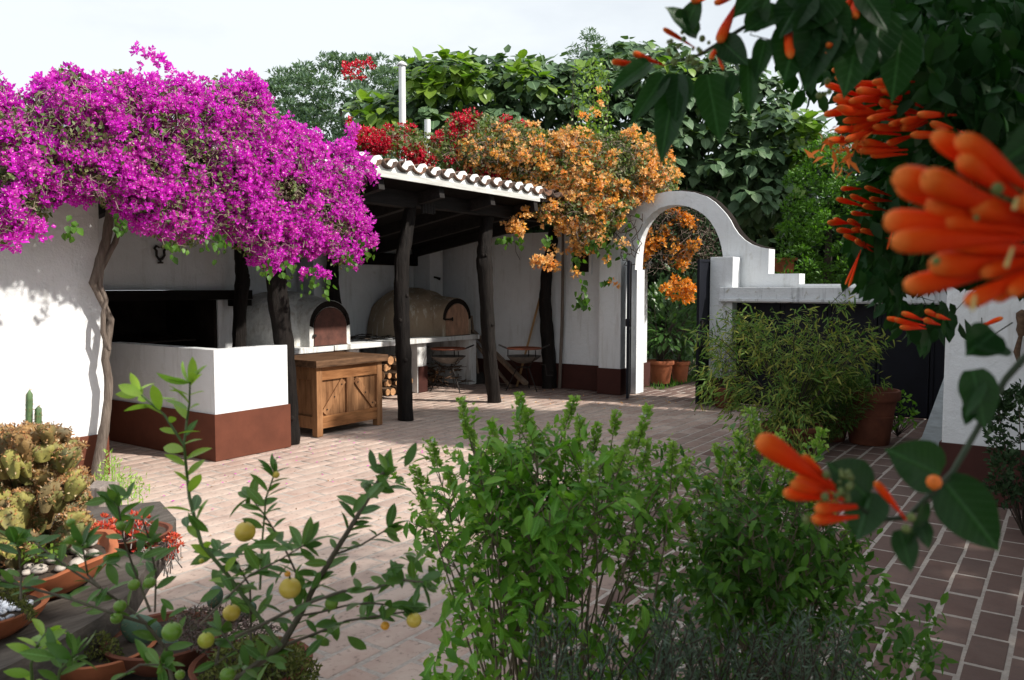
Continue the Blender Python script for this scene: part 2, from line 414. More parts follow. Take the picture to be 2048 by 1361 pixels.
M_vleafn = leafmat('near_vine_leaf', [(0.010, 0.042, 0.010), (0.018, 0.066, 0.014), (0.013, 0.052, 0.014)], 0.38, 0.28, 0.28, vein=True)
M_citrusn = leafmat('citrus_leaf_veined', [(0.05, 0.12, 0.025), (0.075, 0.17, 0.03), (0.12, 0.21, 0.035), (0.06, 0.14, 0.035)], 0.36, 0.28, 0.45, vein=True)
M_basiln = leafmat('herb_leaf_veined', [(0.06, 0.18, 0.018), (0.12, 0.28, 0.03), (0.19, 0.36, 0.045), (0.08, 0.22, 0.022)], 0.5, 0.33, 0.3, vein=True)
M_fy = fruitmat('ripe_yellow_rind', (0.62, 0.43, 0.05), (0.72, 0.55, 0.10))
M_fg = fruitmat('green_rind', (0.09, 0.21, 0.02), (0.17, 0.30, 0.03))
M_fo = fruitmat('orange_rind', (0.75, 0.30, 0.02), (0.8, 0.38, 0.04))
M_orb = plain('orange_bud_skin', (0.88, 0.20, 0.02), 0.6, 0.15, 60, 0)
M_fm = fruitmat('turning_rind', (0.26, 0.34, 0.03), (0.48, 0.46, 0.05))
M_vleaf = leafmat('dark_glossy_vine_leaf', [(0.010, 0.042, 0.010), (0.016, 0.060, 0.013), (0.012, 0.05, 0.014)], 0.5, 0.25, 0.16)
M_vstem = plain('vine_stem', (0.03, 0.05, 0.022), 0.6, 0.3, 20, 0.1)
def trumpetmat():
    m, n, b, out = newmat('orange_trumpet_petal')
    t = n.nodes.new('ShaderNodeTexCoord'); sx = n.nodes.new('ShaderNodeSeparateXYZ'); n.links.new(t.outputs['Object'], sx.inputs[0])
    z = noise(n, 14, 3, 0.5, stretch=(4, 4, 0.5))
    c = ramp(n, sx.outputs[2], [(0.0, (0.75, 0.03, 0.003)), (0.68, (0.90, 0.052, 0.003)), (0.90, (0.90, 0.10, 0.008)), (1.0, (0.85, 0.22, 0.04))])
    c = mixc(n, 0.4, c, ramp(n, z, [(0.3, (0.3, 0.3, 0.3)), (0.7, (0.7, 0.7, 0.7))]), 'OVERLAY')
    n.links.new(c, b.inputs['Base Color']); b.inputs['Roughness'].default_value = 0.6; b.inputs['Specular IOR Level'].default_value = 0.12
    bump(n, b, z, 0.2, 0.02)
    return m
M_trumpet = trumpetmat()
M_budgreen = plain('green_bud', (0.14, 0.19, 0.05), 0.5, 0.25, 30, 0.1)
M_stamen = plain('cream_stamen', (0.6, 0.45, 0.15), 0.6, 0.1, 30, 0)
def euphmat():
    m, n, b, o = newmat('crested_cactus_skin'); z = noise(n, 5, 5, 0.7); z2 = noise(n, 60, 3, 0.7)
    t = tint(n)
    c = ramp(n, t, [(0, (0.13, 0.15, 0.04)), (0.35, (0.26, 0.13, 0.045)), (0.65, (0.27, 0.25, 0.06)), (1, (0.14, 0.09, 0.045))])
    c = mixc(n, ramp(n, z, [(0.5, (0, 0, 0)), (0.62, (0.8, 0.8, 0.8))]), c, (0.11, 0.11, 0.07))
    n.links.new(c, b.inputs['Base Color']); b.inputs['Roughness'].default_value = 0.75; bump(n, b, z2, 0.8, 0.004); return m
M_euph = euphmat()
M_spine = leafmat('tan_spine', [(0.34, 0.14, 0.05), (0.45, 0.27, 0.12), (0.22, 0.09, 0.04), (0.5, 0.4, 0.25)], 0.8, 0, 0.2)
M_cactus = plain('green_cactus_skin', (0.09, 0.16, 0.06), 0.6, 0.3, 20, 0.4, 0.004)
M_pad = plain('blue_green_pad', (0.065, 0.12, 0.075), 0.6, 0.3, 14, 0.4, 0.003)
M_succ = leafmat('red_succulent_leaf', [(0.55, 0.05, 0.03), (0.62, 0.10, 0.04), (0.45, 0.03, 0.03), (0.60, 0.18, 0.07)], 0.4, 0.2, 0.5, (1.2, 1, 1))
M_greystem = plain('grey_succulent_stem', (0.30, 0.27, 0.25), 0.8, 0.2, 20, 0)
M_moss = leafmat('trailing_moss', [(0.07, 0.09, 0.02), (0.12, 0.13, 0.03), (0.16, 0.16, 0.05), (0.07, 0.10, 0.03)], 0.7, 0.2, 0.2)
M_willow = leafmat('narrow_yellow_green_leaf', [(0.07, 0.16, 0.03), (0.14, 0.23, 0.045), (0.32, 0.31, 0.07), (0.06, 0.14, 0.03), (0.18, 0.24, 0.05)], 0.6, 0.3, 0.2)
M_feather = leafmat('feathery_green_leaf', [(0.04, 0.10, 0.02), (0.065, 0.14, 0.03), (0.10, 0.16, 0.03)], 0.5, 0.3, 0.35)
M_potplant = leafmat('glossy_potted_leaf', [(0.05, 0.12, 0.03), (0.08, 0.17, 0.04), (0.04, 0.09, 0.025)], 0.35, 0.25, 0.55)

# ------------------------------------------------------------------ foliage engine
def leaf_template(nseg=3, width=0.5, fold=0.25, droop=0.2, shape='ovate'):
    V = []; F = []
    for i in range(nseg + 1):
        t = i / nseg
        if shape == 'heart': wd = width * (math.sin(math.pi * min(1, t * 0.86 + 0.14)) ** 0.7) * (1 if t < 1 else 0) * (0.92 if t == 0 else 1)
        elif shape == 'ellip': wd = width * math.sin(math.pi * t) ** 0.75
        elif shape == 'oval': wd = width * max(0.0, math.sin(math.pi * t ** 0.85)) ** 0.6
        else: wd = width * math.sin(math.pi * t ** 0.7) ** 0.9
        if i == nseg: wd = 0.0
        zc = -droop * t * t
        V += [(-wd / 2, t, zc + fold * wd / 2), (0, t, zc), (wd / 2, t, zc + fold * wd / 2)]
    for i in range(nseg):
        a = 3 * i; b_ = a + 3
        F += [(a, a + 1, b_ + 1, b_), (a + 1, a + 2, b_ + 2, b_ + 1)]
    V = np.array(V); 
    return V, [np.array(F)], None
def diamond(width=0.5, fold=0.2):
    V = np.array([(0, 0, 0), (-width / 2, 0.45, fold * width), (0, 1, -0.08), (width / 2, 0.45, fold * width)])
    return V, [np.array([(0, 3, 2), (0, 2, 1)])], None
def bract_template(white=True, open_=0.9):
    V = []; T = []; mi = []
    for k in range(3):
        a = 2 * math.pi * k / 3
        ca, sa = math.cos(a), math.sin(a)
        def P(r, s, h): return (ca * r - sa * s, sa * r + ca * s, h)
        b0 = len(V)
        V += [P(0.03, 0, 0), P(0.32 * open_, -0.36, 0.45), P(0.75 * open_, 0, 0.85), P(0.32 * open_, 0.36, 0.45)]
        T += [(b0, b0 + 1, b0 + 2), (b0, b0 + 2, b0 + 3)]; mi += [0, 0]
    if white:
        b0 = len(V); V += [(0.09, 0, 0.62), (-0.05, 0.09, 0.62), (-0.05, -0.09, 0.62), (0, 0, 0.2)]
        T += [(b0, b0 + 1, b0 + 2), (b0, b0 + 3, b0 + 1), (b0 + 1, b0 + 3, b0 + 2)]; mi += [1, 1, 1]
    return np.array(V), [np.array(T)], np.array(mi)
def frames(axis, up):
    """rotation matrices with local +Y along axis, local +Z near up"""
    a = axis / np.maximum(np.linalg.norm(axis, axis=1, keepdims=True), 1e-9)
    x = np.cross(a, up); ln = np.linalg.norm(x, axis=1, keepdims=True)
    x = np.where(ln < 1e-4, np.array([[1.0, 0, 0]]), x / np.maximum(ln, 1e-9))
    z = np.cross(x, a)
    return np.stack([x, a, z], axis=2)
def rnd(n): v = RG.normal(size=(n, 3)); return v / np.linalg.norm(v, axis=1, keepdims=True)
def scatter(name, tmpl, mats, pos, R, size, parent=None, kind='stuff', tn=None, smooth=False):
    V, Fs, mi = tmpl; N = len(pos); nv = len(V)
    size = np.broadcast_to(np.asarray(size, float), (N,))
    W = np.einsum('nij,vj->nvi', R, V) * size[:, None, None] + pos[:, None, :]
    tn = RG.random(N) if tn is None else tn
    Fo = [(f[None] + (np.arange(N) * nv)[:, None, None]).reshape(-1, f.shape[1]) for f in Fs]
    me = mesh_np(name, W.reshape(-1, 3), Fo, mats, tint=np.repeat(tn, nv), midx=None if mi is None else np.tile(mi, N), smooth=smooth)
    o = obj(name, me, parent)
    if kind: o['kind'] = kind
    return o
def single_leaves(name, tmpl, mat, pos, R, size, parent, tn=None, smooth=True):
    """one object per leaf, sharing a mesh"""
    V, Fs, mi = tmpl
    me = mesh_np(name, V, Fs, mat, smooth=smooth)
    size = np.broadcast_to(np.asarray(size, float), (len(pos),))
    for i in range(len(pos)):
        o = bpy.data.objects.new(name, me)
        M = Matrix([[*(R[i][r] * size[i]), pos[i][r]] for r in range(3)] + [[0, 0, 0, 1]])
        o.matrix_basis = M; link(o, parent)
def in_poly(pts, poly):
    x, y = pts[:, 0], pts[:, 1]; ins = np.zeros(len(pts), bool); n = len(poly); j = n - 1
    for i in range(n):
        xi, yi = poly[i]; xj, yj = poly[j]
        c = ((yi > y) != (yj > y)) & (x < (xj - xi) * (y - yi) / ((yj - yi) or 1e-9) + xi)
        ins ^= c; j = i
    return ins
def edge_dist(pts, poly):
    d = np.full(len(pts), 1e9); n = len(poly)
    for i in range(n):
        a = np.array(poly[i], float); b = np.array(poly[(i + 1) % n], float); ab = b - a
        t = np.clip(((pts - a) @ ab) / max(ab @ ab, 1e-9), 0, 1)
        d = np.minimum(d, np.linalg.norm(pts - (a + t[:, None] * ab), axis=1))
    return d
def sample_poly(poly, n):
    p = np.array(poly, float); lo, hi = p.min(0), p.max(0); out = []
    tot = 0
    while tot < n:
        q = RG.uniform(lo, hi, (n * 2, 2)); q = q[in_poly(q, poly)]; out.append(q); tot += len(q)
    return np.concatenate(out)[:n]
_NZ = [(RG.normal(size=2), RG.uniform(0, 6.28)) for _ in range(24)]
def fnoise(q, scale):
    """smooth noise of pixel-like 2D positions, about -1..1"""
    v = 0
    for i, (k, ph) in enumerate(_NZ): v = v + np.sin((q @ k) / scale * 2.2 + ph)
    return v / math.sqrt(len(_NZ) / 2) / 1.6
def clumped(poly, nclump, per, rpx, squash=1.0):
    """points gathered in clumps so that gaps stay between them; returns 2D pts, outward offset dir"""
    c = sample_poly(poly, nclump); r = RG.uniform(0.55, 1.25, nclump) * rpx
    d = rnd(nclump * per); d[:, 1] = d[:, 1]
    rad = RG.uniform(0.75, 1.05, nclump * per)
    C = np.repeat(c, per, 0); RR = np.repeat(r, per) * rad
    q = C + d[:, :2] * RR[:, None] * np.array([1, squash])
    return q, d, RR, np.repeat(np.arange(nclump), per)
PXUP = _U; PXR = _R
def cam3(d):
    """2.5D offsets (right, down, toward viewer) to world directions"""
    return d[:, :1] * PXR - d[:, 1:2] * PXUP - d[:, 2:3] * _F
def cube_twigs(name, mat, P0, P1, r, parent):
    """thin three-sided twigs from P0 to P1 in one mesh"""
    n = len(P0); d = P1 - P0; u = np.cross(d, rnd(n)); u /= np.maximum(np.linalg.norm(u, axis=1, keepdims=True), 1e-9)
    v = np.cross(d, u); v /= np.maximum(np.linalg.norm(v, axis=1, keepdims=True), 1e-9)
    r = np.broadcast_to(np.asarray(r, float), (n,))[:, None]
    ring = [u * r, (-0.5 * u + 0.87 * v) * r, (-0.5 * u - 0.87 * v) * r]
    W = np.stack([P0 + ring[0], P0 + ring[1], P0 + ring[2], P1 + ring[0] * .5, P1 + ring[1] * .5, P1 + ring[2] * .5], 1)
    f = np.array([(0, 1, 4, 3), (1, 2, 5, 4), (2, 0, 3, 5)])
    Fo = (f[None] + (np.arange(n) * 6)[:, None, None]).reshape(-1, 4)
    o = obj(name, mesh_np(name, W.reshape(-1, 3), Fo, mat), parent); o['kind'] = 'stuff'; return o

# =================================================================== GROUND AND PAVING
g = MB(); g.box(-60, 90, -60, 90, -0.5, -0.04)
tag(g.build('ground', M_ground), kind='structure')
pav = MB(); pav.box(0.0, 10.9, -2.5, 8.8, -0.04, -0.0085).box(10.902, 14.5, 3.6, 5.0, -0.04, -0.0085)
paving = pav.build('brick_paving', M_mortar); paving['_loc'] = [0, 0, 0]
tag(paving, kind='structure')
BU, BV = 0.32, 0.152
bl = []
for area in ((0.3, 10.85, -2.4, 8.75), (10.9, 14.4, 3.65, 4.95)):
    x0, x1, y0, y1 = area
    j = 0; y = y0
    while y < y1:
        off = (0.5 * (j % 2) + random.uniform(-0.06, 0.06)) * BU
        x = x0 - off
        while x < x1:
            bl.append((x + BU / 2, y + BV / 2)); x += BU
        y += BV; j += 1
bl = np.array(bl)
bt = np.array([(-1, -1, -.5), (1, -1, -.5), (1, 1, -.5), (-1, 1, -.5), (-1, -1, .30), (1, -1, .30), (1, 1, .30), (-1, 1, .30), (-.93, -.87, .5), (.93, -.87, .5), (.93, .87, .5), (-.93, .87, .5)])
bt = bt * 0.5 * np.array([1, 1, 2]); btf = np.array([(0, 1, 5, 4), (1, 2, 6, 5), (2, 3, 7, 6), (3, 0, 4, 7), (4, 5, 9, 8), (5, 6, 10, 9), (6, 7, 11, 10), (7, 4, 8, 11), (8, 9, 10, 11)])
N = len(bl)
bsz = np.stack([BU - RG.uniform(0.016, 0.032, N), BV - RG.uniform(0.014, 0.026, N), np.full(N, 0.020)], 1)
brot = RG.normal(0, 0.012, N); btilt = RG.normal(0, 0.0028, (N, 2)); bz = RG.normal(0, 0.0010, N) - 0.0142
pb = np.concatenate([bl, bz[:, None]], 1)
def bmat(i):
    return Matrix.Translation(pb[i]) @ Matrix.Rotation(brot[i], 4, 'Z') @ Matrix.Rotation(btilt[i, 0], 4, 'X') @ Matrix.Rotation(btilt[i, 1], 4, 'Y') @ Matrix.Diagonal((*bsz[i], 1))
rel = pb - C0; dep = rel @ _F; sx_ = 1024 + FPX * (rel @ _R) / dep; sy_ = 680 - FPX * (rel @ _U) / dep
vis = (dep > 1) & (sx_ > -20) & (sx_ < 2070) & (sy_ > 780) & (sy_ < 1380) & ~((sx_ > 1150) & (sx_ < 1750) & (sy_ > 950)) & ~((sx_ < 560) & (sy_ > 1060)) & ~((sx_ > 1880) & (sy_ < 1010))
order = np.argsort(np.where(vis, dep, 1e6))
top = set(order[:300].tolist())
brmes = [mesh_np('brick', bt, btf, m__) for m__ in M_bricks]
bval = np.maximum((2.6 - bl[:, 1]) / 1.3 + np.clip((bl[:, 0] - 3.2) * .8, -1, .8), (bl[:, 0] - 8.9) / 1.6) + RG.normal(0, .16, N)  # more painted shade on bricks towards the vine and the gate
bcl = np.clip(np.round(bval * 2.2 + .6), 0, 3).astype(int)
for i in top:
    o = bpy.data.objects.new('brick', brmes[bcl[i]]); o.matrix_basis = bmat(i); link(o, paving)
rest = [i for i in range(N) if i not in top]
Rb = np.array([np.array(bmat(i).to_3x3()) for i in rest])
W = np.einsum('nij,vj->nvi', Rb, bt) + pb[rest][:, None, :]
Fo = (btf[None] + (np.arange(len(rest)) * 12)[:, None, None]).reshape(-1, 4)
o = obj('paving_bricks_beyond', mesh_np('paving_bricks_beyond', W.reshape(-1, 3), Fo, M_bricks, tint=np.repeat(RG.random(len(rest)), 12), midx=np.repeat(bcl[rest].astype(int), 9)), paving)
o['kind'] = 'stuff'
# lawn beyond the gate
n = 9000
gx = RG.uniform(11.0, 16.5, n); gy = RG.uniform(2.5, 8.0, n)
keep = ~((gy > 3.6) & (gy < 4.99) & (gx < 14.5)); gx, gy = gx[keep], gy[keep]; n = len(gx)
gp = np.stack([gx, gy, np.full(n, -0.04)], 1)
ax = rnd(n) * 0.5 + np.array([0, 0, 1])
lawn = scatter('lawn_grass', diamond(0.16, 0.1), M_grass, gp, frames(ax, rnd(n)), RG.uniform(0.06, 0.13, n)); tag(lawn, 'short green lawn grass beside the path beyond the gate', 'grass', kind='stuff')
m_ = MB(); m_.box(13.2, 17, 5.02, 7.5, -0.03, -0.01); gp_ = m_.build('gravel_path', plain('pale_gravel', (0.42, 0.36, 0.28), 0.95, 0.3, 30, 0.6, 0.01)); tag(gp_, kind='structure')

# =================================================================== GALLERY BUILDING
def wavy(poly, n=8): return poly
# --- far side wall of the gallery with the arch
XA = 10.30
aw = thing('arched_gate_wall', 'whitewashed courtyard wall with a tall round arch over the gate opening', 'wall', (XA, 4.5, 0))
def yz(px, py, X=XA): p = PX(px, py, X); return (float(p[1]), float(p[2]))
yl, yr = 5.08, 3.84
outer = [yz(*q) for q in [(1362, 382), (1388, 385), (1414, 394), (1430, 405), (1441, 416), (1452, 428), (1461, 441), (1468, 455), (1477, 468), (1489, 480), (1503, 489), (1520, 495), (1538, 498)]]
inner = [yz(*q) for q in [(1447, 540), (1446, 515), (1443, 495), (1438, 477), (1431, 460), (1421, 444), (1410, 432), (1396, 422), (1378, 414), (1357, 410), (1338, 411), (1320, 416), (1305, 426), (1293, 439), (1283, 455), (1277, 472), (1273, 492), (1271, 515), (1270, 540)]]
outl = [yz(*q) for q in [(1160, 500), (1190, 500), (1208, 498), (1220, 486), (1230, 466), (1240, 446), (1254, 424), (1270, 408), (1290, 396), (1312, 388), (1338, 383)]]
poly = [(8.85, 0.0), (8.85, 2.32), (outl[0][0] + 0.02, 2.32)] + outl + outer + [(outer[-1][0], 1.67), (2.86, 1.67), (2.86, 1.54), (0.78, 1.54), (0.78, 1.30), (3.60, 1.30), (3.60, 0.0), (yr, 0.0)]
poly += [(yr, inner[0][1])] + inner + [(yl, inner[-1][1]), (yl, 0.0)]
from mathutils.geometry import tessellate_polygon
def extruded(name, poly, fn, t0, t1, mat, parent=None, smooth=False):
    n = len(poly); tr = tessellate_polygon([[Vector((a, b, 0)) for a, b in poly]])
    V = [fn(a, b, t0) for a, b in poly] + [fn(a, b, t1) for a, b in poly]
    mb = MB(); mb.add(V, [tuple(t) for t in tr] + [tuple(i + n for i in t)[::-1] for t in tr] + [(i, (i + 1) % n, n + (i + 1) % n, n + i) for i in range(n)])
    return mb.build(name, mat, parent, smooth=smooth)
extruded('wall_face', poly, lambda a, b, t: (t, a, b), XA, XA + 0.24, M_wall, aw)
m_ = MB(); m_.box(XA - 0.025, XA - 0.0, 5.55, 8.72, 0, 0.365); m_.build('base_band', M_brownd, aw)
# dark weathered edge on top of the arch curve
m_ = MB()
co = outer
for a, b in zip(co[:-1], co[1:]):
    m_.add([(XA + 0.03, a[0], a[1] + 0.002), (XA + 0.24, a[0], a[1] + 0.002), (XA + 0.24, b[0], b[1] + 0.002), (XA + 0.03, b[0], b[1] + 0.002), (XA + 0.05, a[0], a[1] + 0.018), (XA + 0.22, a[0], a[1] + 0.018), (XA + 0.22, b[0], b[1] + 0.018), (XA + 0.05, b[0], b[1] + 0.018)],
           [(0, 1, 2, 3), (4, 5, 6, 7), (0, 4, 7, 3), (1, 2, 6, 5), (0, 1, 5, 4), (3, 7, 6, 2)])
m_.build('lichen_coping', M_sootdark, aw)
# small framed window niche in the wall
m_ = MB(); m_.box(XA - 0.004, XA + 0.002, 5.83, 6.12, 1.715, 2.12); m_.build('window_dark_sheet', M_sootdark, aw)  # flat dark sheet painted for the unlit hole
m_ = MB(); m_.box(XA - 0.035, XA, 5.79, 5.835, 1.68, 2.12).box(XA - 0.035, XA, 6.115, 6.16, 1.68, 2.12).box(XA - 0.034, XA, 5.835, 6.115, 1.68, 1.72).box(XA - 0.034, XA, 5.835, 6.115, 2.115, 2.16)
m_.build('window_frame', M_wall, aw, bevel=0.008)
# left and right gate pillars
pl = thing('gate_pillar', 'white square pillar left of the gate with a dark brown foot', 'pillar', (10.17, 5.37, 0))
m_ = MB(); m_.box(10.05, 10.55, 5.2, 5.545, 0, 1.885); m_.build('shaft', M_wall, pl, bevel=0.012)
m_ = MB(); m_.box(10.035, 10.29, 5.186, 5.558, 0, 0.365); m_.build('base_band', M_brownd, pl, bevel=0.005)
pl2 = thing('gate_pillar', 'white square post standing before the arch at the right gate jamb', 'pillar', (10.1, 3.76, 0))
m_ = MB(); m_.box(10.0, 10.297, 3.60, 3.90, 0, 1.885); m_.build('shaft', M_wall, pl2, bevel=0.014)
m_ = MB(); m_.box(9.985, 10.25, 3.588, 3.914, 0, 0.34); m_.build('base_band', M_brownd, pl2, bevel=0.005)
pl3 = thing('inner_pillar', 'narrow white pillar with moulded capital seen through the gate', 'pillar', (11.2, 5.2, 0))
qa, qb = float(PX(1262, 700, 11.0)[1]), float(PX(1279, 700, 11.0)[1])
m_ = MB(); m_.box(11.0, 11.25, qb, qa + .06, 0, 1.78); m_.build('shaft', M_wall, pl3)
m_ = MB(); m_.box(10.97, 11.28, qb - .03, qa + .09, 1.78, 1.82).box(10.94, 11.31, qb - .06, qa + .12, 1.82, 1.87).box(10.95, 11.3, qb - .045, qa + .1, 1.87, 1.89); m_.build('capital', M_wall, pl3, bevel=0.006)
m_ = MB(); m_.box(10.98, 11.27, qb - .05, qa + .08, 0, 0.36); m_.build('base_band', M_brownd, pl3)
# gate leaves
def leaf_gate(label, hx, hy, ang, wd):
    g_ = thing('gate_leaf', label, 'gate', (hx, hy, 0), 'black metal gate leaves')
    M = Matrix.Translation((hx, hy, 0)) @ Matrix.Rotation(ang, 4, 'Z')
    m1 = MB(); m1.box(0.03, wd - 0.03, -0.006, 0.006, 0.05, 1.83, M); m1.build('gate_sheet', M_blackpaint, g_)
    m2 = MB()
    for a, b in ((0, 0.035), (wd - 0.035, wd)): m2.box(a, b, -0.018, 0.018, 0.02, 1.85, M)
    for z in (0.02, 0.92, 1.82): m2.box(0.035, wd - 0.035, -0.016, 0.016, z, z + 0.035, M)
    m2.build('gate_frame', M_blackpaint, g_, bevel=0.003)
    m3 = MB(); m3.box(wd - 0.09, wd - 0.05, -0.035, 0.035, 0.98, 1.08, M); m3.build('latch', M_iron, g_)
leaf_gate('open black gate leaf edge on beside the left pillar', 10.22, 5.14, math.radians(180 + 24), 0.62)
leaf_gate('open black gate leaf standing against the right white post', 10.22, 3.90, math.radians(180 - 4), 0.52)

# cap ledge and black panels right of the arch
cw = thing('capped_side_wall', 'low white wall with a thick stained ledge above black panels', 'wall', (10.0, 2.3, 0))
m_ = MB(); m_.box(9.93, 10.296, 0.78, 3.75, 1.31, 1.50); m_.build('ledge', M_capstain, cw, bevel=0.012)
m_ = MB(); m_.box(9.895, 9.93, 0.78, 3.74, 1.325, 1.36); m_.build('ledge_moulding', M_capstain, cw, bevel=0.006)
m_ = MB(); m_.box(10.215, 10.235, 0.78, 3.598, 0.0, 1.295); m_.build('backing_sheet', M_blackpaint, cw)
ys = [0.80, 1.36, 1.92, 2.48, 3.04, 3.60]
for a, b in zip(ys[:-1], ys[1:]):
    m_ = MB(); m_.box(10.17, 10.20, a + 0.004, b - 0.004, 0.02, 1.305).box(10.155, 10.17, a + 0.006, a + 0.04, 0.03, 1.30).box(10.155, 10.17, b - 0.04, b - 0.006, 0.03, 1.30)
    m_.build('panel', M_blackpaint, cw, bevel=0.002)

# --- back wall, beam on top
bw = thing('gallery_back_wall', 'shaded white wall at the back of the gallery behind the ovens', 'wall', (7.5, 8.85, 0))
m_ = MB(); m_.box(5.6, XA - 0.002, 8.8, 9.0, 0, 2.1); m_.build('wall_face', M_wall, bw)
m_ = MB(); m_.box(3.0, XA - 0.01, 8.70, 8.80, 1.84, 2.02); m_.build('wall_plate_beam', M_roofwood, bw)
# --- chimney shafts with pipes
for (x0, x1, lab, px, ytop) in ((9.80, 10.12, 'white square chimney shaft rising behind the smoky clay oven', 855, 240), (7.42, 7.74, 'white square chimney shaft behind the whitewashed clay oven', 804, 130)):
    ch = thing('chimney', lab, 'chimney', ((x0 + x1) / 2, 8.6, 0))
    m_ = MB(); m_.box(x0, x1, 8.45, 8.797, 0.9, 2.2); m_.build('shaft', M_wall, ch, bevel=0.01)
    m_ = MB(); m_.bar(((x0 + x1) / 2 - .07, 8.44, 1.66), ((x0 + x1) / 2 + .07, 8.43, 1.64), .015, .03).bar(((x0 + x1) / 2, 8.45, 1.65), ((x0 + x1) / 2, 8.38, 1.62), .02, .02); m_.build('damper_handle', M_iron, ch)
for (px, y0, y1, r, lab, X_) in ((804, 132, 330, 0.052, 'tall white metal flue pipe with a small cap, rising over the tiled roof', 9.3), (855, 240, 330, 0.050, 'shorter white flue pipe among the red flowers', 9.95)):
    a = PX(px, y0, X_); b = PX(px, y1, X_)
    pp = thing('flue_pipe', lab, 'pipe', (a[0], a[1], 2.0), 'white flue pipes above the gallery roof')
    m_ = MB(); m_.tube([(a[0], a[1], 2.2), (a[0], a[1], a[2])], r, 14); m_.build('pipe', M_pipe, pp, smooth=True)
    if y0 < 200:
        m_ = MB(); m_.lathe([(r * 1.45, 0), (r * 1.5, 0.02), (r * .9, 0.05), (r * .2, 0.07)], (a[0], a[1], a[2]), 14); m_.build('pipe_cap', M_pipe, pp, smooth=True)
        m_ = MB(); m_.lathe([(r * 1.08, 0), (r * 1.08, 0.05)], (a[0], a[1], a[2] - 1.0), 14); m_.build('joint_collar', M_pipe, pp)

# --- roof
rf = thing('gallery_roof', 'low tiled lean-to roof with white mortared eaves over the dark gallery', 'roof', (7.3, 7.2, 2.6))
RX0, RX1, RY0, RY1 = 3.6, 10.45, 5.78, 8.95
def rz(y): return 2.62 - 0.17 * (y - 5.75)
m_ = MB(); m_.add([(RX0, RY0, rz(RY0)), (RX1, RY0, rz(RY0)), (RX1, RY1, rz(RY1)), (RX0, RY1, rz(RY1)), (RX0, RY0, rz(RY0) + .03), (RX1, RY0, rz(RY0) + .03), (RX1, RY1, rz(RY1) + .03), (RX0, RY1, rz(RY1) + .03)], [(0, 1, 2, 3), (4, 5, 6, 7), (0, 1, 5, 4), (1, 2, 6, 5), (2, 3, 7, 6), (3, 0, 4, 7)])
m_.build('roof_boards', M_roofwood, rf)
for X_ in np.arange(4.1, 10.4, 0.945) :
    m_ = MB(); a = Vector((X_ - .0, 5.80, rz(5.80) - .065)); b = Vector((X_, 8.75, rz(8.75) - .065)); m_.bar(a, b, 0.13, 0.085, math.pi / 2); m_.build('rafter', M_beam if False else M_beam, rf, bevel=0.006)
# white eaves board + scalloped mortar
m_ = MB(); m_.box(4.0, 8.80, 5.722, 5.745, 2.595, 2.66); m_.build('eaves_board', plain('grey_white_eaves_board', (0.5, 0.5, 0.48), 0.8, 0.25, 8, 0.2, 0.004, stretch=(0.5, 4, 4)), rf, bevel=0.003)
TP = 0.2265; T0 = 6.03
xs = np.arange(4.05, 9.0, TP / 14)
topz = 2.768 + 0.040 * np.cos((xs - T0 - TP / 2) / TP * 2 * math.pi) + 0.006 * np.sin(xs * 9)
poly = [(4.05, 2.652)] + list(zip(xs, topz)) + [(float(xs[-1]), 2.652)]
extruded('mortar_scallops', poly, lambda a, b, t: (a, t, b), 5.75, 5.80, plain('eaves_lime_mortar', (0.86, 0.86, 0.84), 0.85, 0.08, 10, 0.5, 0.006), rf)
# tiles: trough channels and covers
def tile_mesh(name, up):
    V = []; F = []; ns = 8; r = 0.096; L_ = 0.56
    for (y, k, dz) in ((0, 1.0, 0), (L_, 0.88, 0)):
        for rr in (r * k, r * k - 0.020):
            for i in range(ns + 1):
                a = math.pi * i / ns
                V.append((math.cos(a) * rr * 1.12, y, up * math.sin(a) * rr * 0.85))
    m = ns + 1
    for i in range(ns):
        F += [(i, i + 1, 2 * m + i + 1, 2 * m + i), (m + i, 3 * m + i, 3 * m + i + 1, m + i + 1), (i, m + i, m + i + 1, i + 1), (2 * m + i, 2 * m + i + 1, 3 * m + i + 1, 3 * m + i)]
    F += [(0, 2 * m, 3 * m, m), (ns, m + ns, 3 * m + ns, 2 * m + ns)]
    return mesh_np(name, V, np.array(F), M_tile, smooth=True)
tm_u, tm_c = tile_mesh('roof_tile', -1), tile_mesh('roof_tile', 1)
cnt = 0
slope = math.atan(0.17)
xx = T0 - TP * 8
while xx < 10.4:
    for r_ in range(6):
        y = 5.715 + r_ * 0.5
        for me, dx, dz in ((tm_u, 0, 0.108), (tm_c, TP / 2, 0.098)):
            if me is tm_c and r_ == 0: yy = 5.83
            else: yy = y
            o = bpy.data.objects.new('roof_tile', me)
            o.matrix_basis = Matrix.Translation((xx + dx + random.uniform(-.006, .006), yy + random.uniform(-.012, .012), rz(yy) + dz + 0.03 + random.uniform(-.003, .006))) @ Matrix.Rotation(-slope + 0.03, 4, 'X') @ Matrix.Rotation(random.uniform(-.05, .05), 4, 'Y') @ Matrix.Rotation(random.uniform(-.03, .03), 4, 'Z')
            link(o, rf); cnt += 1
    xx += TP

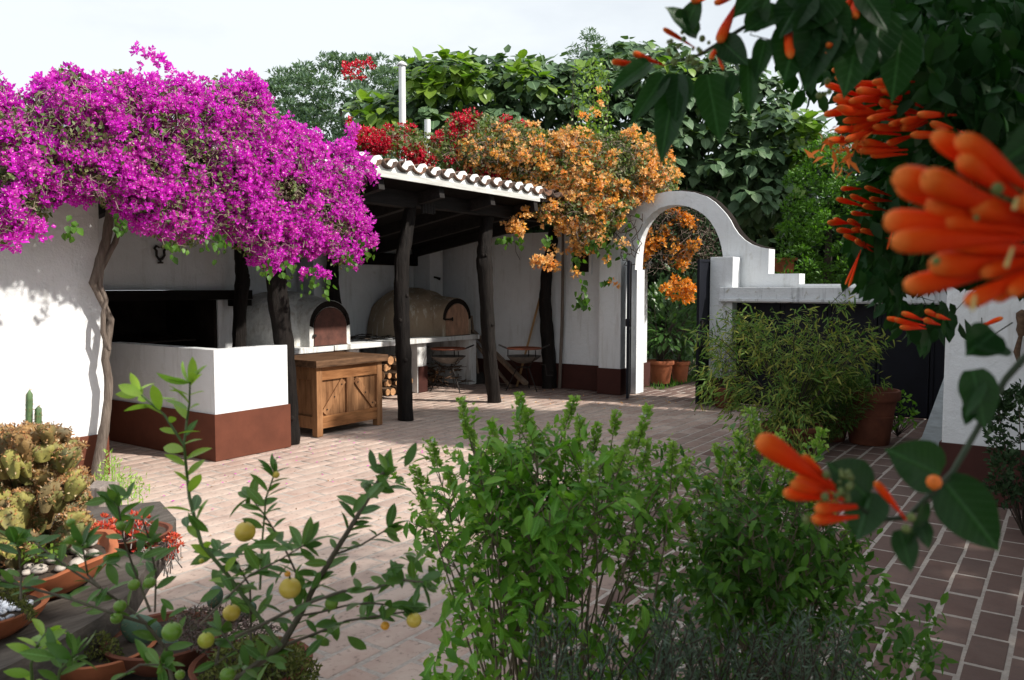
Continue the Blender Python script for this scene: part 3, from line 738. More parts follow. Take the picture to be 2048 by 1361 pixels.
# --- front beam on posts
bmn = thing('eaves_beam', 'heavy dark wooden beam in two scarfed lengths under the eaves', 'beam', (7.0, 6.2, 2.4))
def beam(name, x0, x1, z0, z1, y0=6.12, y1=6.27):
    m_ = MB(); n_ = 10
    ring = []
    for i in range(n_ + 1):
        x = x0 + (x1 - x0) * i / n_; j = lambda: RG.uniform(-.006, .006)
        ring += [(x, y0 + j(), z0 + j()), (x, y1, z0 + j()), (x, y1, z1 + j()), (x, y0 + j(), z1 + j())]
    F = []
    for i in range(n_):
        for k in range(4): F.append((4 * i + k, 4 * i + (k + 1) % 4, 4 * i + 4 + (k + 1) % 4, 4 * i + 4 + k))
    F += [(0, 1, 2, 3), (4 * n_, 4 * n_ + 3, 4 * n_ + 2, 4 * n_ + 1)]
    m_.add(ring, F); return m_.build(name, M_beam, bmn, bevel=0.004)
beam('beam_length', 4.2, 6.84, 2.385, 2.575)
beam('beam_length', 6.95, 7.16, 2.335, 2.555, 6.085, 6.118)
beam('beam_length', 6.842, 10.28, 2.405, 2.555)
m_ = MB(); 
for x_, z_ in ((7.0, 2.46), (7.1, 2.44)): m_.tube([(x_, 6.075, z_), (x_, 6.09, z_)], 0.008, 8)
m_.build('bolt', M_iron, bmn)

def post(label, pts, rads, Yp, seg=14, X=None):
    P = [PX(x, y, X) if X else PY(x, y, Yp) for x, y in pts]
    P[-1] = np.array([*P[-1][:2], 0.0])
    b = P[-1]
    t = thing('wooden_post', label, 'post', (b[0], b[1], 0), 'dark tree trunk posts of the gallery')
    # resample
    Q = []; Rr = []
    for i in range(len(P) - 1):
        for k in range(5):
            s = k / 5; Q.append(P[i] * (1 - s) + P[i + 1] * s); Rr.append(rads[i] * (1 - s) + rads[i + 1] * s)
    Q.append(P[-1]); Rr.append(rads[-1])
    Q = np.array(Q); Rr = np.array(Rr) * (1 + 0.05 * np.sin(np.arange(len(Q)) * 1.9) + RG.normal(0, 0.02, len(Q)))
    m_ = MB(); V = []; F = []
    ph = RG.uniform(0, 6, 6)
    for i, (q, r) in enumerate(zip(Q, Rr)):
        for k in range(seg):
            a = 2 * math.pi * k / seg
            rr = r * (1 + 0.06 * math.sin(2 * a + ph[0] + i * .15) + 0.05 * math.sin(5 * a + ph[1] + i * .3) + RG.normal(0, 0.018))
            V.append((q[0] + rr * math.cos(a), q[1] + rr * math.sin(a), q[2]))
    for i in range(len(Q) - 1):
        for k in range(seg):
            k2 = (k + 1) % seg; F.append((i * seg + k, i * seg + k2, (i + 1) * seg + k2, (i + 1) * seg + k))
    F += [tuple(range(seg)), tuple((len(Q) - 1) * seg + k for k in range(seg))]
    m_.add(V, F); m_.build('trunk', M_post, t, smooth=True)
    for kk in range(3):
        i = random.randrange(4, len(Q) - 3); a = RG.uniform(3.4, 5.2)
        m2 = MB(); c = Q[i] + np.array([math.cos(a), math.sin(a), 0]) * Rr[i] * .9
        m2.lathe([(0.0, -.03), (.022, -.015), (.026, 0), (.02, .02), (0.001, .03)], c, 8, cap0=False); m2.build('knot', M_post, t, smooth=True)
    return t
post('thick leaning dark post at the end of the low barbecue wall', [(566, 395), (551, 520), (556, 600), (569, 700), (578, 800), (583, 893)], [0.085, 0.095, 0.098, 0.086, 0.078, 0.076], 6.15)
post('knotty dark post right of the wooden chest', [(824, 392), (818, 440), (804, 518), (802, 580), (803, 641), (808, 720), (812, 840)], [0.068, 0.072, 0.078, 0.078, 0.085, 0.085, 0.092], 6.21)
post('leaning dark post between the ovens and the grill stands', [(977, 425), (970, 480), (968, 520), (972, 597), (977, 685), (983, 745), (989, 803)], [0.075, 0.085, 0.095, 0.088, 0.088, 0.092, 0.098], 6.24)
post('dark post close to the far wall under the orange flowers', [(1108, 455), (1104, 490), (1093, 544), (1090, 600), (1094, 650), (1098, 720), (1098, 775)], [0.07, 0.08, 0.088, 0.095, 0.10, 0.10, 0.105], 6.45)
post('slim dark post behind the corner of the barbecue hood', [(480, 440), (481, 520), (486, 560), (480, 620), (478, 700), (478, 800)], [0.06, 0.06, 0.075, 0.07, 0.07, 0.07], 7.55)
post('dark curved post standing behind the white clay oven', [(667, 500), (664, 560), (668, 600), (674, 640), (680, 690), (684, 760)], [0.085, 0.085, 0.085, 0.09, 0.09, 0.09], 8.3)

# --- low barbecue wall
lw = thing('low_barbecue_wall', 'low white wall with brown foot wrapping round the barbecue corner', 'wall', (4.6, 6.1, 0))
def Lpoly(i, o_): return [(4.2 - o_, 6.06 - o_), (4.985 + o_, 6.06 - o_), (4.985 + o_, 6.20), (4.34, 6.20), (4.34, 7.78), (4.2 - o_, 7.78)]
extruded('wall_face', Lpoly(0, 0), lambda a, b, t: (a, b, t), 0, 0.962, M_wall2 if False else M_wall, lw)
extruded('base_band', [(4.185, 6.045), (5.0, 6.045), (5.0, 6.059), (4.199, 6.059), (4.199, 7.78), (4.185, 7.78)], lambda a, b, t: (a, b, t), 0, 0.405, M_brown, lw)
# --- barbecue hood
hd = thing('barbecue_hood', 'large white barbecue with a plastered hood above a black sooty hearth', 'barbecue', (4.6, 8.2, 0))
m_ = MB(); m_.box(2.9, 5.70, 7.80, 8.95, 1.47, 2.22); m_.build('hood', M_wall, hd, bevel=0.01)
m_ = MB(); m_.box(2.9, 5.86, 7.70, 7.83, 1.365, 1.468); m_.build('mantel_beam', M_roofwood, hd, bevel=0.008)
m_ = MB(); m_.box(5.48, 5.70, 7.81, 8.6, 0.0, 1.364); m_.build('side_pier', M_wall, hd, bevel=0.01)
m_ = MB(); m_.box(5.60, 5.84, 7.69, 7.80, 1.29, 1.362); m_.build('bracket', M_roofwood, hd, bevel=0.006)
m_ = MB(); m_.box(2.9, 5.478, 8.75, 8.9, 0.0, 1.46).box(2.9, 5.478, 7.82, 8.745, 0.0, 0.80).box(2.85, 2.895, 7.8, 8.9, 0, 1.46).box(5.44, 5.477, 7.83, 8.745, .81, 1.36); m_.build('hearth', M_sootdark, hd)
m_ = MB()
for k in range(22): m_.tube([(3.7 + k * 0.07, 7.9, 0.93), (3.7 + k * 0.07, 8.6, 0.99)], 0.006, 5)
m_.tube([(3.65, 7.9, .93), (5.25, 7.9, .93)], .01, 6); m_.build('grill_bars', M_iron, hd)
# iron ornament on the hood
om = thing('iron_ornament', 'small black wrought iron horseshoe shaped ornament on the hood', 'ornament', tuple(PY(320, 505, 7.79)))
pts = [PY(x, y, 7.775) for x, y in [(313, 492), (309, 497), (313, 502), (313, 512), (318, 519), (324, 519), (329, 511), (328, 502), (332, 497), (328, 491)]]
m_ = MB(); m_.tube(pts, 0.013, 8); m_.tube([PY(321, 518, 7.775), PY(321, 526, 7.775)], .013, 8); m_.tube([PY(316, 526, 7.775), PY(326, 526, 7.775)], .009, 6)
m_.tube([PY(313, 492, 7.775), PY(319, 496, 7.775)], .009, 6); m_.tube([PY(328, 492, 7.775), PY(322, 496, 7.775)], .009, 6); m_.build('scroll', M_iron, om, smooth=True)

# --- oven counter
oc = thing('oven_counter', 'long whitewashed masonry counter carrying the two clay ovens', 'counter', (8.0, 8.2, 0))
m_ = MB(); m_.box(6.05, 6.98, 7.60, 8.795, 0.705, 0.772); m_.box(6.985, 9.56, 7.585, 8.795, 0.71, 0.775); m_.box(9.565, 9.98, 7.60, 8.795, 0.70, 0.772); 
mm = m_.build('slab', M_wall2, oc, bevel=0.01)
for x0, x1 in ((7.30, 7.47), (8.60, 8.80), (9.80, 9.97)): m_ = MB(); m_.box(x0, x1, 7.66, 8.79, 0, 0.698); m_.build('pier', M_wall2, oc, bevel=0.008)
for x0, x1 in ((8.615, 8.806), (7.31, 7.476)): m_ = MB(); m_.box(x0, x1, 7.648, 7.66, 0, 0.375); m_.build('base_band', M_brownd, oc)
m_ = MB(); m_.box(6.05, 7.295, 7.72, 7.80, 0, 0.70); m_.build('closed_front', plain('brown_shade_front', (0.14, 0.09, 0.065), 0.9, 0.25, 5, 0.3, 0.01), oc)  # brownish shadow under the counter put into this panel's colour

def ovenmat(name, base, soot, seed):
    m, n, b, o = newmat(name)
    z = noise(n, 2.2, 6, 0.7); z2 = noise(n, 12, 6, 0.7); z3 = noise(n, 5, 6, 0.75, stretch=(2.5, 2.5, .5))
    t = n.nodes.new('ShaderNodeTexCoord'); sx = n.nodes.new('ShaderNodeSeparateXYZ'); n.links.new(t.outputs['Object'], sx.inputs[0])
    c = ramp(n, z2, [(0.3, tuple(v * .72 for v in base)), (0.6, base)])
    c = mixc(n, ramp(n, z3, [(0.5, (0, 0, 0)), (0.62, (.8, .8, .8))]), c, soot)
    hz = math_(n, 'ADD', sx.outputs[2], math_(n, 'MULTIPLY', z, 0.5))
    if seed: c = mixc(n, ramp(n, hz, [(0.50, (0, 0, 0)), (0.66, (.85, .85, .85))]), c, (0.34, 0.25, 0.17))
    z5 = noise(n, 4.5, 5, 0.7, stretch=(3, 3, .25))
    if seed: c = mixc(n, ramp(n, z5, [(0.55, (0, 0, 0)), (0.63, (.8, .8, .8))]), c, (0.6, 0.56, 0.47))
    n.links.new(c, b.inputs['Base Color']); b.inputs['Roughness'].default_value = 0.93; b.inputs['Specular IOR Level'].default_value = .15
    bump(n, b, math_(n, 'ADD', z2, math_(n, 'MULTIPLY', z3, .8)), 0.7, 0.03); return m
def oven(label, cx, cyy, dx, w_, h_, R_, H_, mat, doormat, dirty):
    zb = 0.775
    t = thing('clay_oven', label, 'oven', (cx, cyy, zb))
    # dome: height field blended with arched snout
    V = []; F = []; nu, nv = 44, 16
    for j in range(nv + 1):
        ph = (math.pi / 2) * j / nv
        for i in range(nu):
            a = 2 * math.pi * i / nu
            r = R_ * (math.cos(ph) ** 0.72); z = H_ * (math.sin(ph) ** 0.9)
            x = math.cos(a) * r * 1.02; y = math.sin(a) * r * 0.92
            k = 1 + 0.018 * math.sin(3 * a + ph * 4) + 0.012 * math.sin(7 * a - ph * 5)
            V.append((cx + x * k, min(cyy + y * k, 8.79), zb + z * k))
    for j in range(nv):
        for i in range(nu):
            i2 = (i + 1) % nu; F.append((j * nu + i, j * nu + i2, (j + 1) * nu + i2, (j + 1) * nu + i))
    m_ = MB(); m_.add(V, F)
    me = m_.build('dome', mat, t, smooth=True)
    # arched snout
    def arch(wd, hh, n_=14):
        s = hh - wd / 2; pts = [(-wd / 2, 0), (-wd / 2, s * .5)]
        for k in range(n_ + 1):
            a = math.pi - math.pi * k / n_; pts.append((math.cos(a) * wd / 2, s + math.sin(a) * wd / 2 * .92))
        pts += [(wd / 2, s * .5), (wd / 2, 0)]
        return pts
    yf = 7.66
    outs = arch(w_ + 0.13, h_ + 0.09); back = arch(w_ + 0.40, h_ + 0.15)
    n_ = len(outs); V = [(dx + a, yf + .0, zb + b_) for a, b_ in outs] + [(dx + a * 1.02, yf + .06, zb + b_ * 1.01) for a, b_ in outs] + [(dx + a + (cx - dx) * .3, yf + 0.42, zb + b_) for a, b_ in back]
    ins = arch(w_, h_); V2 = [(dx + a, yf + .0, zb + b_) for a, b_ in ins] + [(dx + a, yf + .09, zb + b_) for a, b_ in ins]
    k0 = len(V); V += V2; F = []
    for i in range(n_ - 1):
        F += [(i, i + 1, n_ + i + 1, n_ + i), (n_ + i, n_ + i + 1, 2 * n_ + i + 1, 2 * n_ + i), (k0 + i, k0 + i + 1, i + 1, i), (k0 + i, k0 + n_ + i, k0 + n_ + i + 1, k0 + i + 1)]
    m_ = MB(); m_.add(V, F); m_.build('snout', mat, t, smooth=True)
    # soot ring above door
    lo = arch(w_ + 0.01, h_ + 0.005); hi = arch(w_ + 0.125, h_ + 0.085)
    m_ = MB(); V = [(dx + a, yf - .004, zb + b_) for a, b_ in lo[2:-2]] + [(dx + a, yf - .004, zb + b_) for a, b_ in hi[2:-2]] + [(dx + a * 1.02, yf + .07, zb + b_ + .006) for a, b_ in hi[2:-2]]
    q = len(lo) - 4; m_.add(V, [(i, i + 1, q + i + 1, q + i) for i in range(q - 1)] + [(q + i, q + i + 1, 2 * q + i + 1, 2 * q + i) for i in range(q - 1)]); m_.build('soot_ring', M_sootdark, t)
    dr = arch(w_ - 0.01, h_ - 0.005)
    d_ = extruded('door', [(a, b_) for a, b_ in dr], lambda a, b_, t_: (dx + a, t_, zb + b_ + .002), yf - 0.012, yf + 0.02, doormat, t)
    m_ = MB()
    if dirty: m_.box(dx - w_ / 2 - .02, dx - w_ / 2 + .12, yf - .04, yf - .014, zb + h_ * .48, zb + h_ * .53).tube([(dx - w_ / 2 + .1, yf - .05, zb + h_ * .45), (dx - w_ / 2 + .1, yf - .05, zb + h_ * .56)], .012, 6)
    else: m_.box(dx + w_ / 2 - .035, dx + w_ / 2 + .01, yf - .035, yf - .013, zb + h_ * .7, zb + h_ * .76).box(dx - w_ / 2 - .02, dx - w_ / 2 + .02, yf - .03, yf - .013, zb + .12, zb + .15)
    m_.build('door_handle', M_iron, t)
    m_ = MB(); m_.box(dx - w_ / 2 - .01, dx + w_ / 2 + .01, yf - .03, yf + .02, zb - .012, zb + .006); m_.build('sill_plate', M_iron, t)
oven('whitewashed clay oven with a dark metal door, behind the wooden chest', 6.88, 8.42, 6.98, 0.54, 0.50, 0.74, 0.66, ovenmat('whitewashed_clay', (0.80, 0.79, 0.75), (0.5, 0.46, 0.4), 0), M_rust, False)
oven('brown smoky clay oven with a wooden door at the far end of the counter', 9.32, 8.42, 9.50, 0.54, 0.50, 0.70, 0.70, ovenmat('smoky_clay', (0.70, 0.61, 0.48), (0.32, 0.24, 0.17), 1), plain('scuffed_plywood', (0.40, 0.23, 0.15), 0.7, 0.4, 7, 0.2, 0.003, stretch=(3, 1, 0.7)), True)
# smoke stained strip on the back wall
# twigs and ash on the counter
n = 60
p0 = np.stack([RG.uniform(7.7, 8.6, n), RG.uniform(7.7, 8.6, n), RG.uniform(.79, .82, n)], 1); d = rnd(n) * RG.uniform(.1, .28, (n, 1)); d[:, 2] *= .1
kd = cube_twigs('kindling', M_twigd, p0, p0 + d, 0.008, None); tag(kd, 'loose dark kindling twigs scattered on the counter between the ovens', 'kindling')

# --- firewood
def log(parent_group, lab, a, b, r, jit=0.08):
    t = thing('firewood_log', lab, 'log', tuple((np.array(a) + np.array(b)) / 2), parent_group)
    m_ = MB(); a = np.array(a, float); b = np.array(b, float); m_.tube([a, a * .5 + b * .5, b], [r, r * 1.02, r * .96], 9, jit, cap=False); m_.build('bark', M_log, t, smooth=True)
    m_ = MB(); d = (b - a) / np.linalg.norm(b - a); m_.tube([a - d * .003, a], [r * .93, r * .95], 9, 0); m_.build('cut_end', M_logend, t)
k = 0
for row, zz in enumerate((0.07, 0.19, 0.30, 0.41, 0.52)):
    for c in range(8):
        x = 7.56 + c * 0.125 + (row % 2) * 0.06 + random.uniform(-.02, .02); r = random.uniform(0.034, 0.064); zz_ = zz; zz = zz + random.uniform(-.018, .018)
        y0 = 7.68 + random.uniform(-.03, .08)
        if row >= 3 and c > 6: continue
        log('stacked firewood under the counter', ['bottom','second','third','fourth','topmost'][row] + ' row firewood log, ' + ['leftmost','second from left','third from left','fourth from left','fourth from right','third from right','second from right','rightmost'][c] + ' in the sawn stack', (x, y0, zz), (x + random.uniform(-.03, .03), y0 + .7, zz + random.uniform(-.02, .02)), r); zz = zz_
for c in range(9):
    x = 8.88 + c * 0.095; zz = random.uniform(.05, .26); y = 7.85 + random.uniform(0, .3)
    log('loose branches heaped under the far oven', ['first','second','third','fourth','fifth','sixth','seventh','eighth','ninth'][c] + ' crooked branch from the left in the heap under the smoky oven', (x, y, zz), (x + random.uniform(-.35, .3), y + random.uniform(.2, .5), zz + random.uniform(-.02, .1)), random.uniform(.018, .04), .15)
n = 130
p0 = np.stack([RG.uniform(8.85, 9.75, n), RG.uniform(7.65, 8.4, n), RG.uniform(.02, .35, n)], 1); d = rnd(n) * RG.uniform(.12, .34, (n, 1)); d[:, 2] *= .3
kd = cube_twigs('brushwood', M_log, p0, p0 + d, 0.010, None); tag(kd, 'tangled brushwood heap behind the first grill stand under the counter', 'brushwood')

# --- tools leaning against the far wall
def tool(name, label, cat, a, b, w_, h_, mat, extra=None):
    t = thing(name, label, cat, tuple(a)); m_ = MB(); m_.bar(a, b, w_, h_); m_.build('shaft', mat, t, bevel=0.002)
    if extra: extra(t)
    return t
def PXg(x, y, X): return PX(x, y, X)
tool('broom_handle', 'long pale wooden pole leaning on the wall beside the far post', 'pole', PX(1030, 788, 10.05), PX(1084, 580, 10.26), 0.032, 0.032, M_yellowwood)
tool('timber_plank', 'long thick timber leaning down to the floor behind the leaning post', 'timber', PX(1052, 768, 9.75), PX(944, 662, 10.25), 0.075, 0.05, M_bleach)
tool('timber_plank', 'thinner pale batten leaning low behind the leaning post', 'timber', PX(1022, 776, 9.8), PX(944, 678, 10.22), 0.045, 0.03, M_bleach)
def blade(t):
    a = PX(955, 745, 10.1); b = PX(963, 775, 10.0)
    m_ = MB(); m_.bar(a, b, 0.19, 0.012); m_.build('blade', M_iron, t, bevel=0.004)
tool('shovel', 'old shovel standing against the wall at the end of the counter', 'shovel', PX(956, 748, 10.1), PX(943, 632, 10.26), 0.03, 0.03, M_bleach, blade)

# --- grill stands
def grill(label, px, py, X, s=1.0, crank=False):
    b = G(px, py); cx, cy_ = float(b[0]), float(b[1])
    t = thing('grill_stand', label, 'grill', (cx, cy_, 0), 'round disc grill stands')
    for k in range(3):
        a = 2.4 + k * 2.094
        m_ = MB(); m_.tube([(cx + .27 * math.cos(a) * s, cy_ + .27 * math.sin(a) * s, 0), (cx + .10 * math.cos(a) * s, cy_ + .10 * math.sin(a) * s, .34 * s), (cx + .24 * math.cos(a) * s, cy_ + .24 * math.sin(a) * s, .50 * s), (cx + .24 * math.cos(a) * s, cy_ + .24 * math.sin(a) * s, .60 * s)], 0.0085, 6); m_.build('leg', M_iron, t)
    m_ = MB(); m_.lathe([(0.001, .39), (.10, .405), (.19, .45), (.25, .50), (.255, .505), (.19, .46), (.10, .415), (.001, .40)], (cx, cy_, 0), 26, cap0=False); m_.build('fire_disc', plain('pale_rusted_disc', (0.13, 0.12, 0.11), 0.6, 0.4, 12, .1, .002, .3), t, smooth=True)
    m_ = MB(); m_.tube([(cx + .10 * math.cos(a), cy_ + .10 * math.sin(a), .34) for a in np.linspace(0, 6.2832, 18)], .007, 5); m_.build('brace_ring', M_iron, t)
    g_ = MB(); ring = [(cx + .25 * math.cos(a), cy_ + .25 * math.sin(a), .615) for a in np.linspace(0, 6.2832, 28)]
    g_.tube(ring, .011, 6)
    for k in range(-8, 9):
        x = k * .028; hlf = math.sqrt(max(.25 ** 2 - x * x, 0)); g_.tube([(cx + x, cy_ - hlf, .618), (cx + x, cy_ + hlf, .618)], .0055, 5)
    g_.build('grate', M_grillred, t)
    for sgn in (-1, 1):
        dx, dy = .57 * sgn, -.82 * sgn
        h_ = MB(); c = np.array([cx, cy_, .615]); u = np.array([dx, dy, 0]); v = np.array([-dy, dx, 0]) 
        h_.tube([c + u * .25 + v * .05, c + u * .37 + v * .05 + (0, 0, .05), c + u * .37 - v * .05 + (0, 0, .05), c + u * .25 - v * .05], .009, 6); h_.build('handle', M_iron, t, smooth=True)
    if crank:
        h_ = MB(); c = np.array([cx, cy_, 0]); u = np.array([.57, -.82, 0]); h_.tube([c + u * .24 + (0, 0, .38), c + u * .31 + (0, 0, .37), c + u * .33 + (0, 0, .22), c + u * .42 + (0, 0, .215)], .008, 6); h_.build('crank', M_iron, t)
grill('round grill stand on wire legs in front of the brushwood heap', 897, 782, 0, 0.98)
grill('round grill stand with a bent crank handle near the far post', 1048, 781, 0, 1.0, True)

# --- wooden chest
CX0, CX1, CYf, CYb, CZ = 5.46, 6.385, 6.20, 6.86, 0.70
chest = thing('wooden_chest', 'low brown wooden chest with cross braced doors and a worn dark lid', 'chest', (5.95, 6.5, 0))
def pc(name, x0, x1, y0, y1, z0, z1, mat=M_chest, bv=0.005, **k): m_ = MB(); m_.box(x0, x1, y0, y1, z0, z1); return m_.build(name, mat, chest, bevel=bv)
for (x0, y0) in ((CX0, CYf), (CX1 - .075, CYf), (CX0, CYb - .075), (CX1 - .075, CYb - .075)): pc('corner_post', x0, x0 + .075, y0, y0 + .075, 0, CZ - .0)
pc('top_rail', CX0 + .075, CX1 - .075, CYf + .006, CYf + .05, CZ - .135, CZ, M_chesth)
pc('bottom_rail', CX0 + .075, CX1 - .075, CYf + .006, CYf + .05, .075, .20, M_chesth)
mx_ = (CX0 + CX1) / 2
pc('middle_stile', mx_ - .05, mx_ + .05, CYf + .008, CYf + .05, .20, CZ - .135)
for side, (a, b) in enumerate(((CX0 + .075, mx_ - .05), (mx_ + .05, CX1 - .075))):
    nb = 4; wv = (b - a) / nb
    for k in range(nb): pc('panel_board', a + k * wv + .0015, a + (k + 1) * wv - .0015, CYf + .034, CYf + .052, .20, CZ - .135, M_chest, .002)
    z0, z1 = .225, CZ - .16
    P0, P1 = ((a + .035, z0), (b - .035, z1)) if side == 0 else ((a + .03, z1), (b - .03, z0))
    dv = Vector((P1[0] - P0[0], 0, P1[1] - P0[1])).normalized(); nv_ = Vector((-dv.z, 0, dv.x)) * .036
    m_ = MB(); m_.add([(q[0] + sg * nv_.x, yy, q[1] + sg * nv_.z) for yy in (CYf + .014, CYf + .0335) for q, sg in ((P0, -1), (P1, -1), (P1, 1), (P0, 1))], [(0, 1, 2, 3), (4, 5, 6, 7), (0, 1, 5, 4), (1, 2, 6, 5), (2, 3, 7, 6), (3, 0, 4, 7)]); m_.build('diagonal_brace', M_chest, chest, bevel=.003)
    m_ = MB()
    for s in (.12, .5, .88):
        q = (P0[0] + (P1[0] - P0[0]) * s, P0[1] + (P1[1] - P0[1]) * s); m_.tube([(q[0], CYf + .006, q[1]), (q[0], CYf + .014, q[1])], .007, 8)
    m_.build('bolt', M_iron, chest)
pc('side_rail', CX0 + .006, CX0 + .05, CYf + .075, CYb - .075, CZ - .13, CZ - .002, M_chest)
pc('side_rail', CX0 + .006, CX0 + .05, CYf + .075, CYb - .075, .075, .20, M_chest)
pc('side_panel', CX0 + .028, CX0 + .05, CYf + .075, CYb - .075, .20, CZ - .13, M_chest)
pc('side_panel', CX1 - .05, CX1 - .01, CYf + .075, CYb - .075, .075, CZ - .002, M_chest)
pc('back_panel', CX0 + .075, CX1 - .075, CYb - .05, CYb - .01, .075, CZ - .002, M_chesth)
pc('lid', CX0 - .045, CX1 + .05, CYf - .05, CYb + .03, CZ, CZ + .072, M_lid, .012)

# --- left white house wall
lh = thing('left_house_wall', 'sunlit white house wall with a brown foot at the left edge', 'wall', (2.5, 6.6, 0))
m_ = MB(); m_.box(-1.5, 3.40, 6.35, 8.9, 0, 2.35); m_.build('wall_face', M_wall, lh, bevel=0.015)
m_ = MB(); m_.box(-1.52, 3.415, 6.335, 7.5, 0, 0.335); m_.build('base_band', M_brown, lh, bevel=0.005)
m_ = MB(); m_.box(-1.6, 3.5, 6.25, 9.0, 2.352, 2.42); m_.build('roof_slab', M_beam, lh)
# --- right white house
rh = thing('right_house', 'shaded white house corner with dark brown foot at the right edge', 'house', (7.5, 0.5, 0))
m_ = MB(); m_.box(6.40, 8.2, -6.0, 0.765, 0, 2.6).box(8.203, 10.2, -6.0, 0.765, 0, 3.5); m_.build('wall_face', M_wall, rh, bevel=0.012)  # taller hidden rear block added to throw shade before the gate
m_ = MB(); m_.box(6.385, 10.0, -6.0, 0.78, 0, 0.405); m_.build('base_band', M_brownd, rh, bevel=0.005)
m_ = MB(); m_.box(6.3, 8.2, -6.2, 0.85, 2.602, 2.70); m_.build('eaves', M_tile, rh)
m_ = MB(); m_.box(8.1, 10.4, -6.2, 0.9, 3.502, 3.60); m_.build('added_upper_eaves', M_tile, rh)
# leaning board with a peeling face
lb = thing('leaning_board', 'flaking white painted board leaning against the right house corner', 'board', (7.3, 1.0, 0))
bp = [PX(x, y, 8.45) for x, y in [(1838, 892), (1893, 742), (1935, 758), (1935, 905)]]
bp[0][2] = max(bp[0][2], .01); m_ = MB(); m_.add([tuple(p) for p in bp] + [(p[0] + .03, p[1], p[2]) for p in bp], [(0, 1, 2, 3), (4, 5, 6, 7), (0, 1, 5, 4), (1, 2, 6, 5), (2, 3, 7, 6), (3, 0, 4, 7)])
m_.build('board_face', M_paintboard, lb)
# carved ornament on right wall
om = thing('wall_carving', 'dark carved wall ornament hanging on the right house wall', 'ornament', tuple(PX(2042, 650, 6.38)))
m_ = MB(); c = PX(2043, 645, 6.36); m_.lathe([(0.001, -.10), (.018, -.09), (.03, -.05), (.022, -.01), (.034, .03), (.03, .06), (.012, .08), (.001, .085)], c, 12, cap0=False, jit=.12); m_.tube([c + (0, 0.0, -.08), c + (0, .02, -.2), c + (0, 0, -.3)], [.012, .02, .006], 8); m_.build('carved_body', M_log, om, smooth=True)

# =================================================================== BACKGROUND TREES AND HEDGES
def px_mass(poly, dfn, n, thick, edge=60, dn=0.0):
    q = sample_poly(poly, n); e = np.sqrt(np.clip(edge_dist(q, poly) / edge, 0.05, 1))
    d = dfn(q) + RG.uniform(-1, 0.25, n) * 0 + RG.uniform(-1, 1, n) * thick * e
    return q, d, e
def grow_trunk(root, name, mat, pts, rads, seg=9, jit=.08):
    m_ = MB(); m_.tube(pts, rads, seg, jit); return m_.build(name, mat, root, smooth=True)
def clump_crown(poly, dmean, nclump, per, rpx, thick, flat=0.8, seed=0, dfn=None):
    """foliage positions on the shells of many clumps spread through the crown"""
    c = sample_poly(poly, nclump); e = np.sqrt(np.clip(edge_dist(c, poly) / (rpx * 3), 0.0, 1))
    dc = (dmean if dfn is None else dfn(c)) + RG.uniform(-1, 1, nclump) * thick * e
    P = PD(c[:, 0], c[:, 1], dc); r = RG.uniform(0.6, 1.3, nclump) * rpx * dc / FPX
    d = rnd(nclump * per); d[:, 2] = np.where(RG.random(len(d)) < .75, np.abs(d[:, 2]), d[:, 2])
    rr = RG.uniform(.7, 1.08, nclump * per)
    pos = np.repeat(P, per, 0) + d * (np.repeat(r, per) * rr)[:, None] * np.array([1, 1, flat])
    return pos, d, P
# far grey-green fine leaved tree
t = thing('fine_leaved_tree', 'grey green fine leaved tree rising behind the gallery roof at left', 'tree', (*PD(700, 400, 21)[:2], 0))
poly = [(500, 420), (505, 215), (535, 168), (575, 142), (620, 132), (650, 118), (700, 122), (740, 118), (790, 124), (840, 122), (880, 128), (905, 150), (920, 420)]
pos, d, P = clump_crown(poly, 21, 620, 60, 17, 1.6, .6)
ax = d * .5 + np.array([0, 0, .35]) + rnd(len(d)) * .6
scatter('foliage', diamond(0.34, .2), M_greyleaf, pos, frames(ax, rnd(len(d)) + np.array([0, 0, 1.2])), RG.uniform(.09, .17, len(pos)), t)
grow_trunk(t, 'trunk', M_twigd, [PD(720, 620, 21.5), PD(715, 420, 21.5), PD(700, 300, 21.5), PD(680, 220, 21.5)], [.25, .22, .15, .05])
# tall airy tree tip behind
t = thing('airy_tree', 'thin airy tree top showing above the broad leaved tree', 'tree', (*PD(1180, 300, 22)[:2], 0))
poly = [(1130, 190), (1140, 120), (1150, 85), (1175, 68), (1195, 80), (1205, 110), (1240, 100), (1250, 190)]
pos, d, P = clump_crown(poly, 22, 60, 34, 13, .6, .9)
scatter('foliage', diamond(0.28, .2), M_greyleaf, pos, frames(d + rnd(len(d)), rnd(len(d))), RG.uniform(.09, .16, len(pos)), t)
grow_trunk(t, 'trunk', M_twigd, [PD(1180, 500, 22), PD(1178, 160, 22), PD(1172, 80, 22)], [.12, .05, .01], 6)
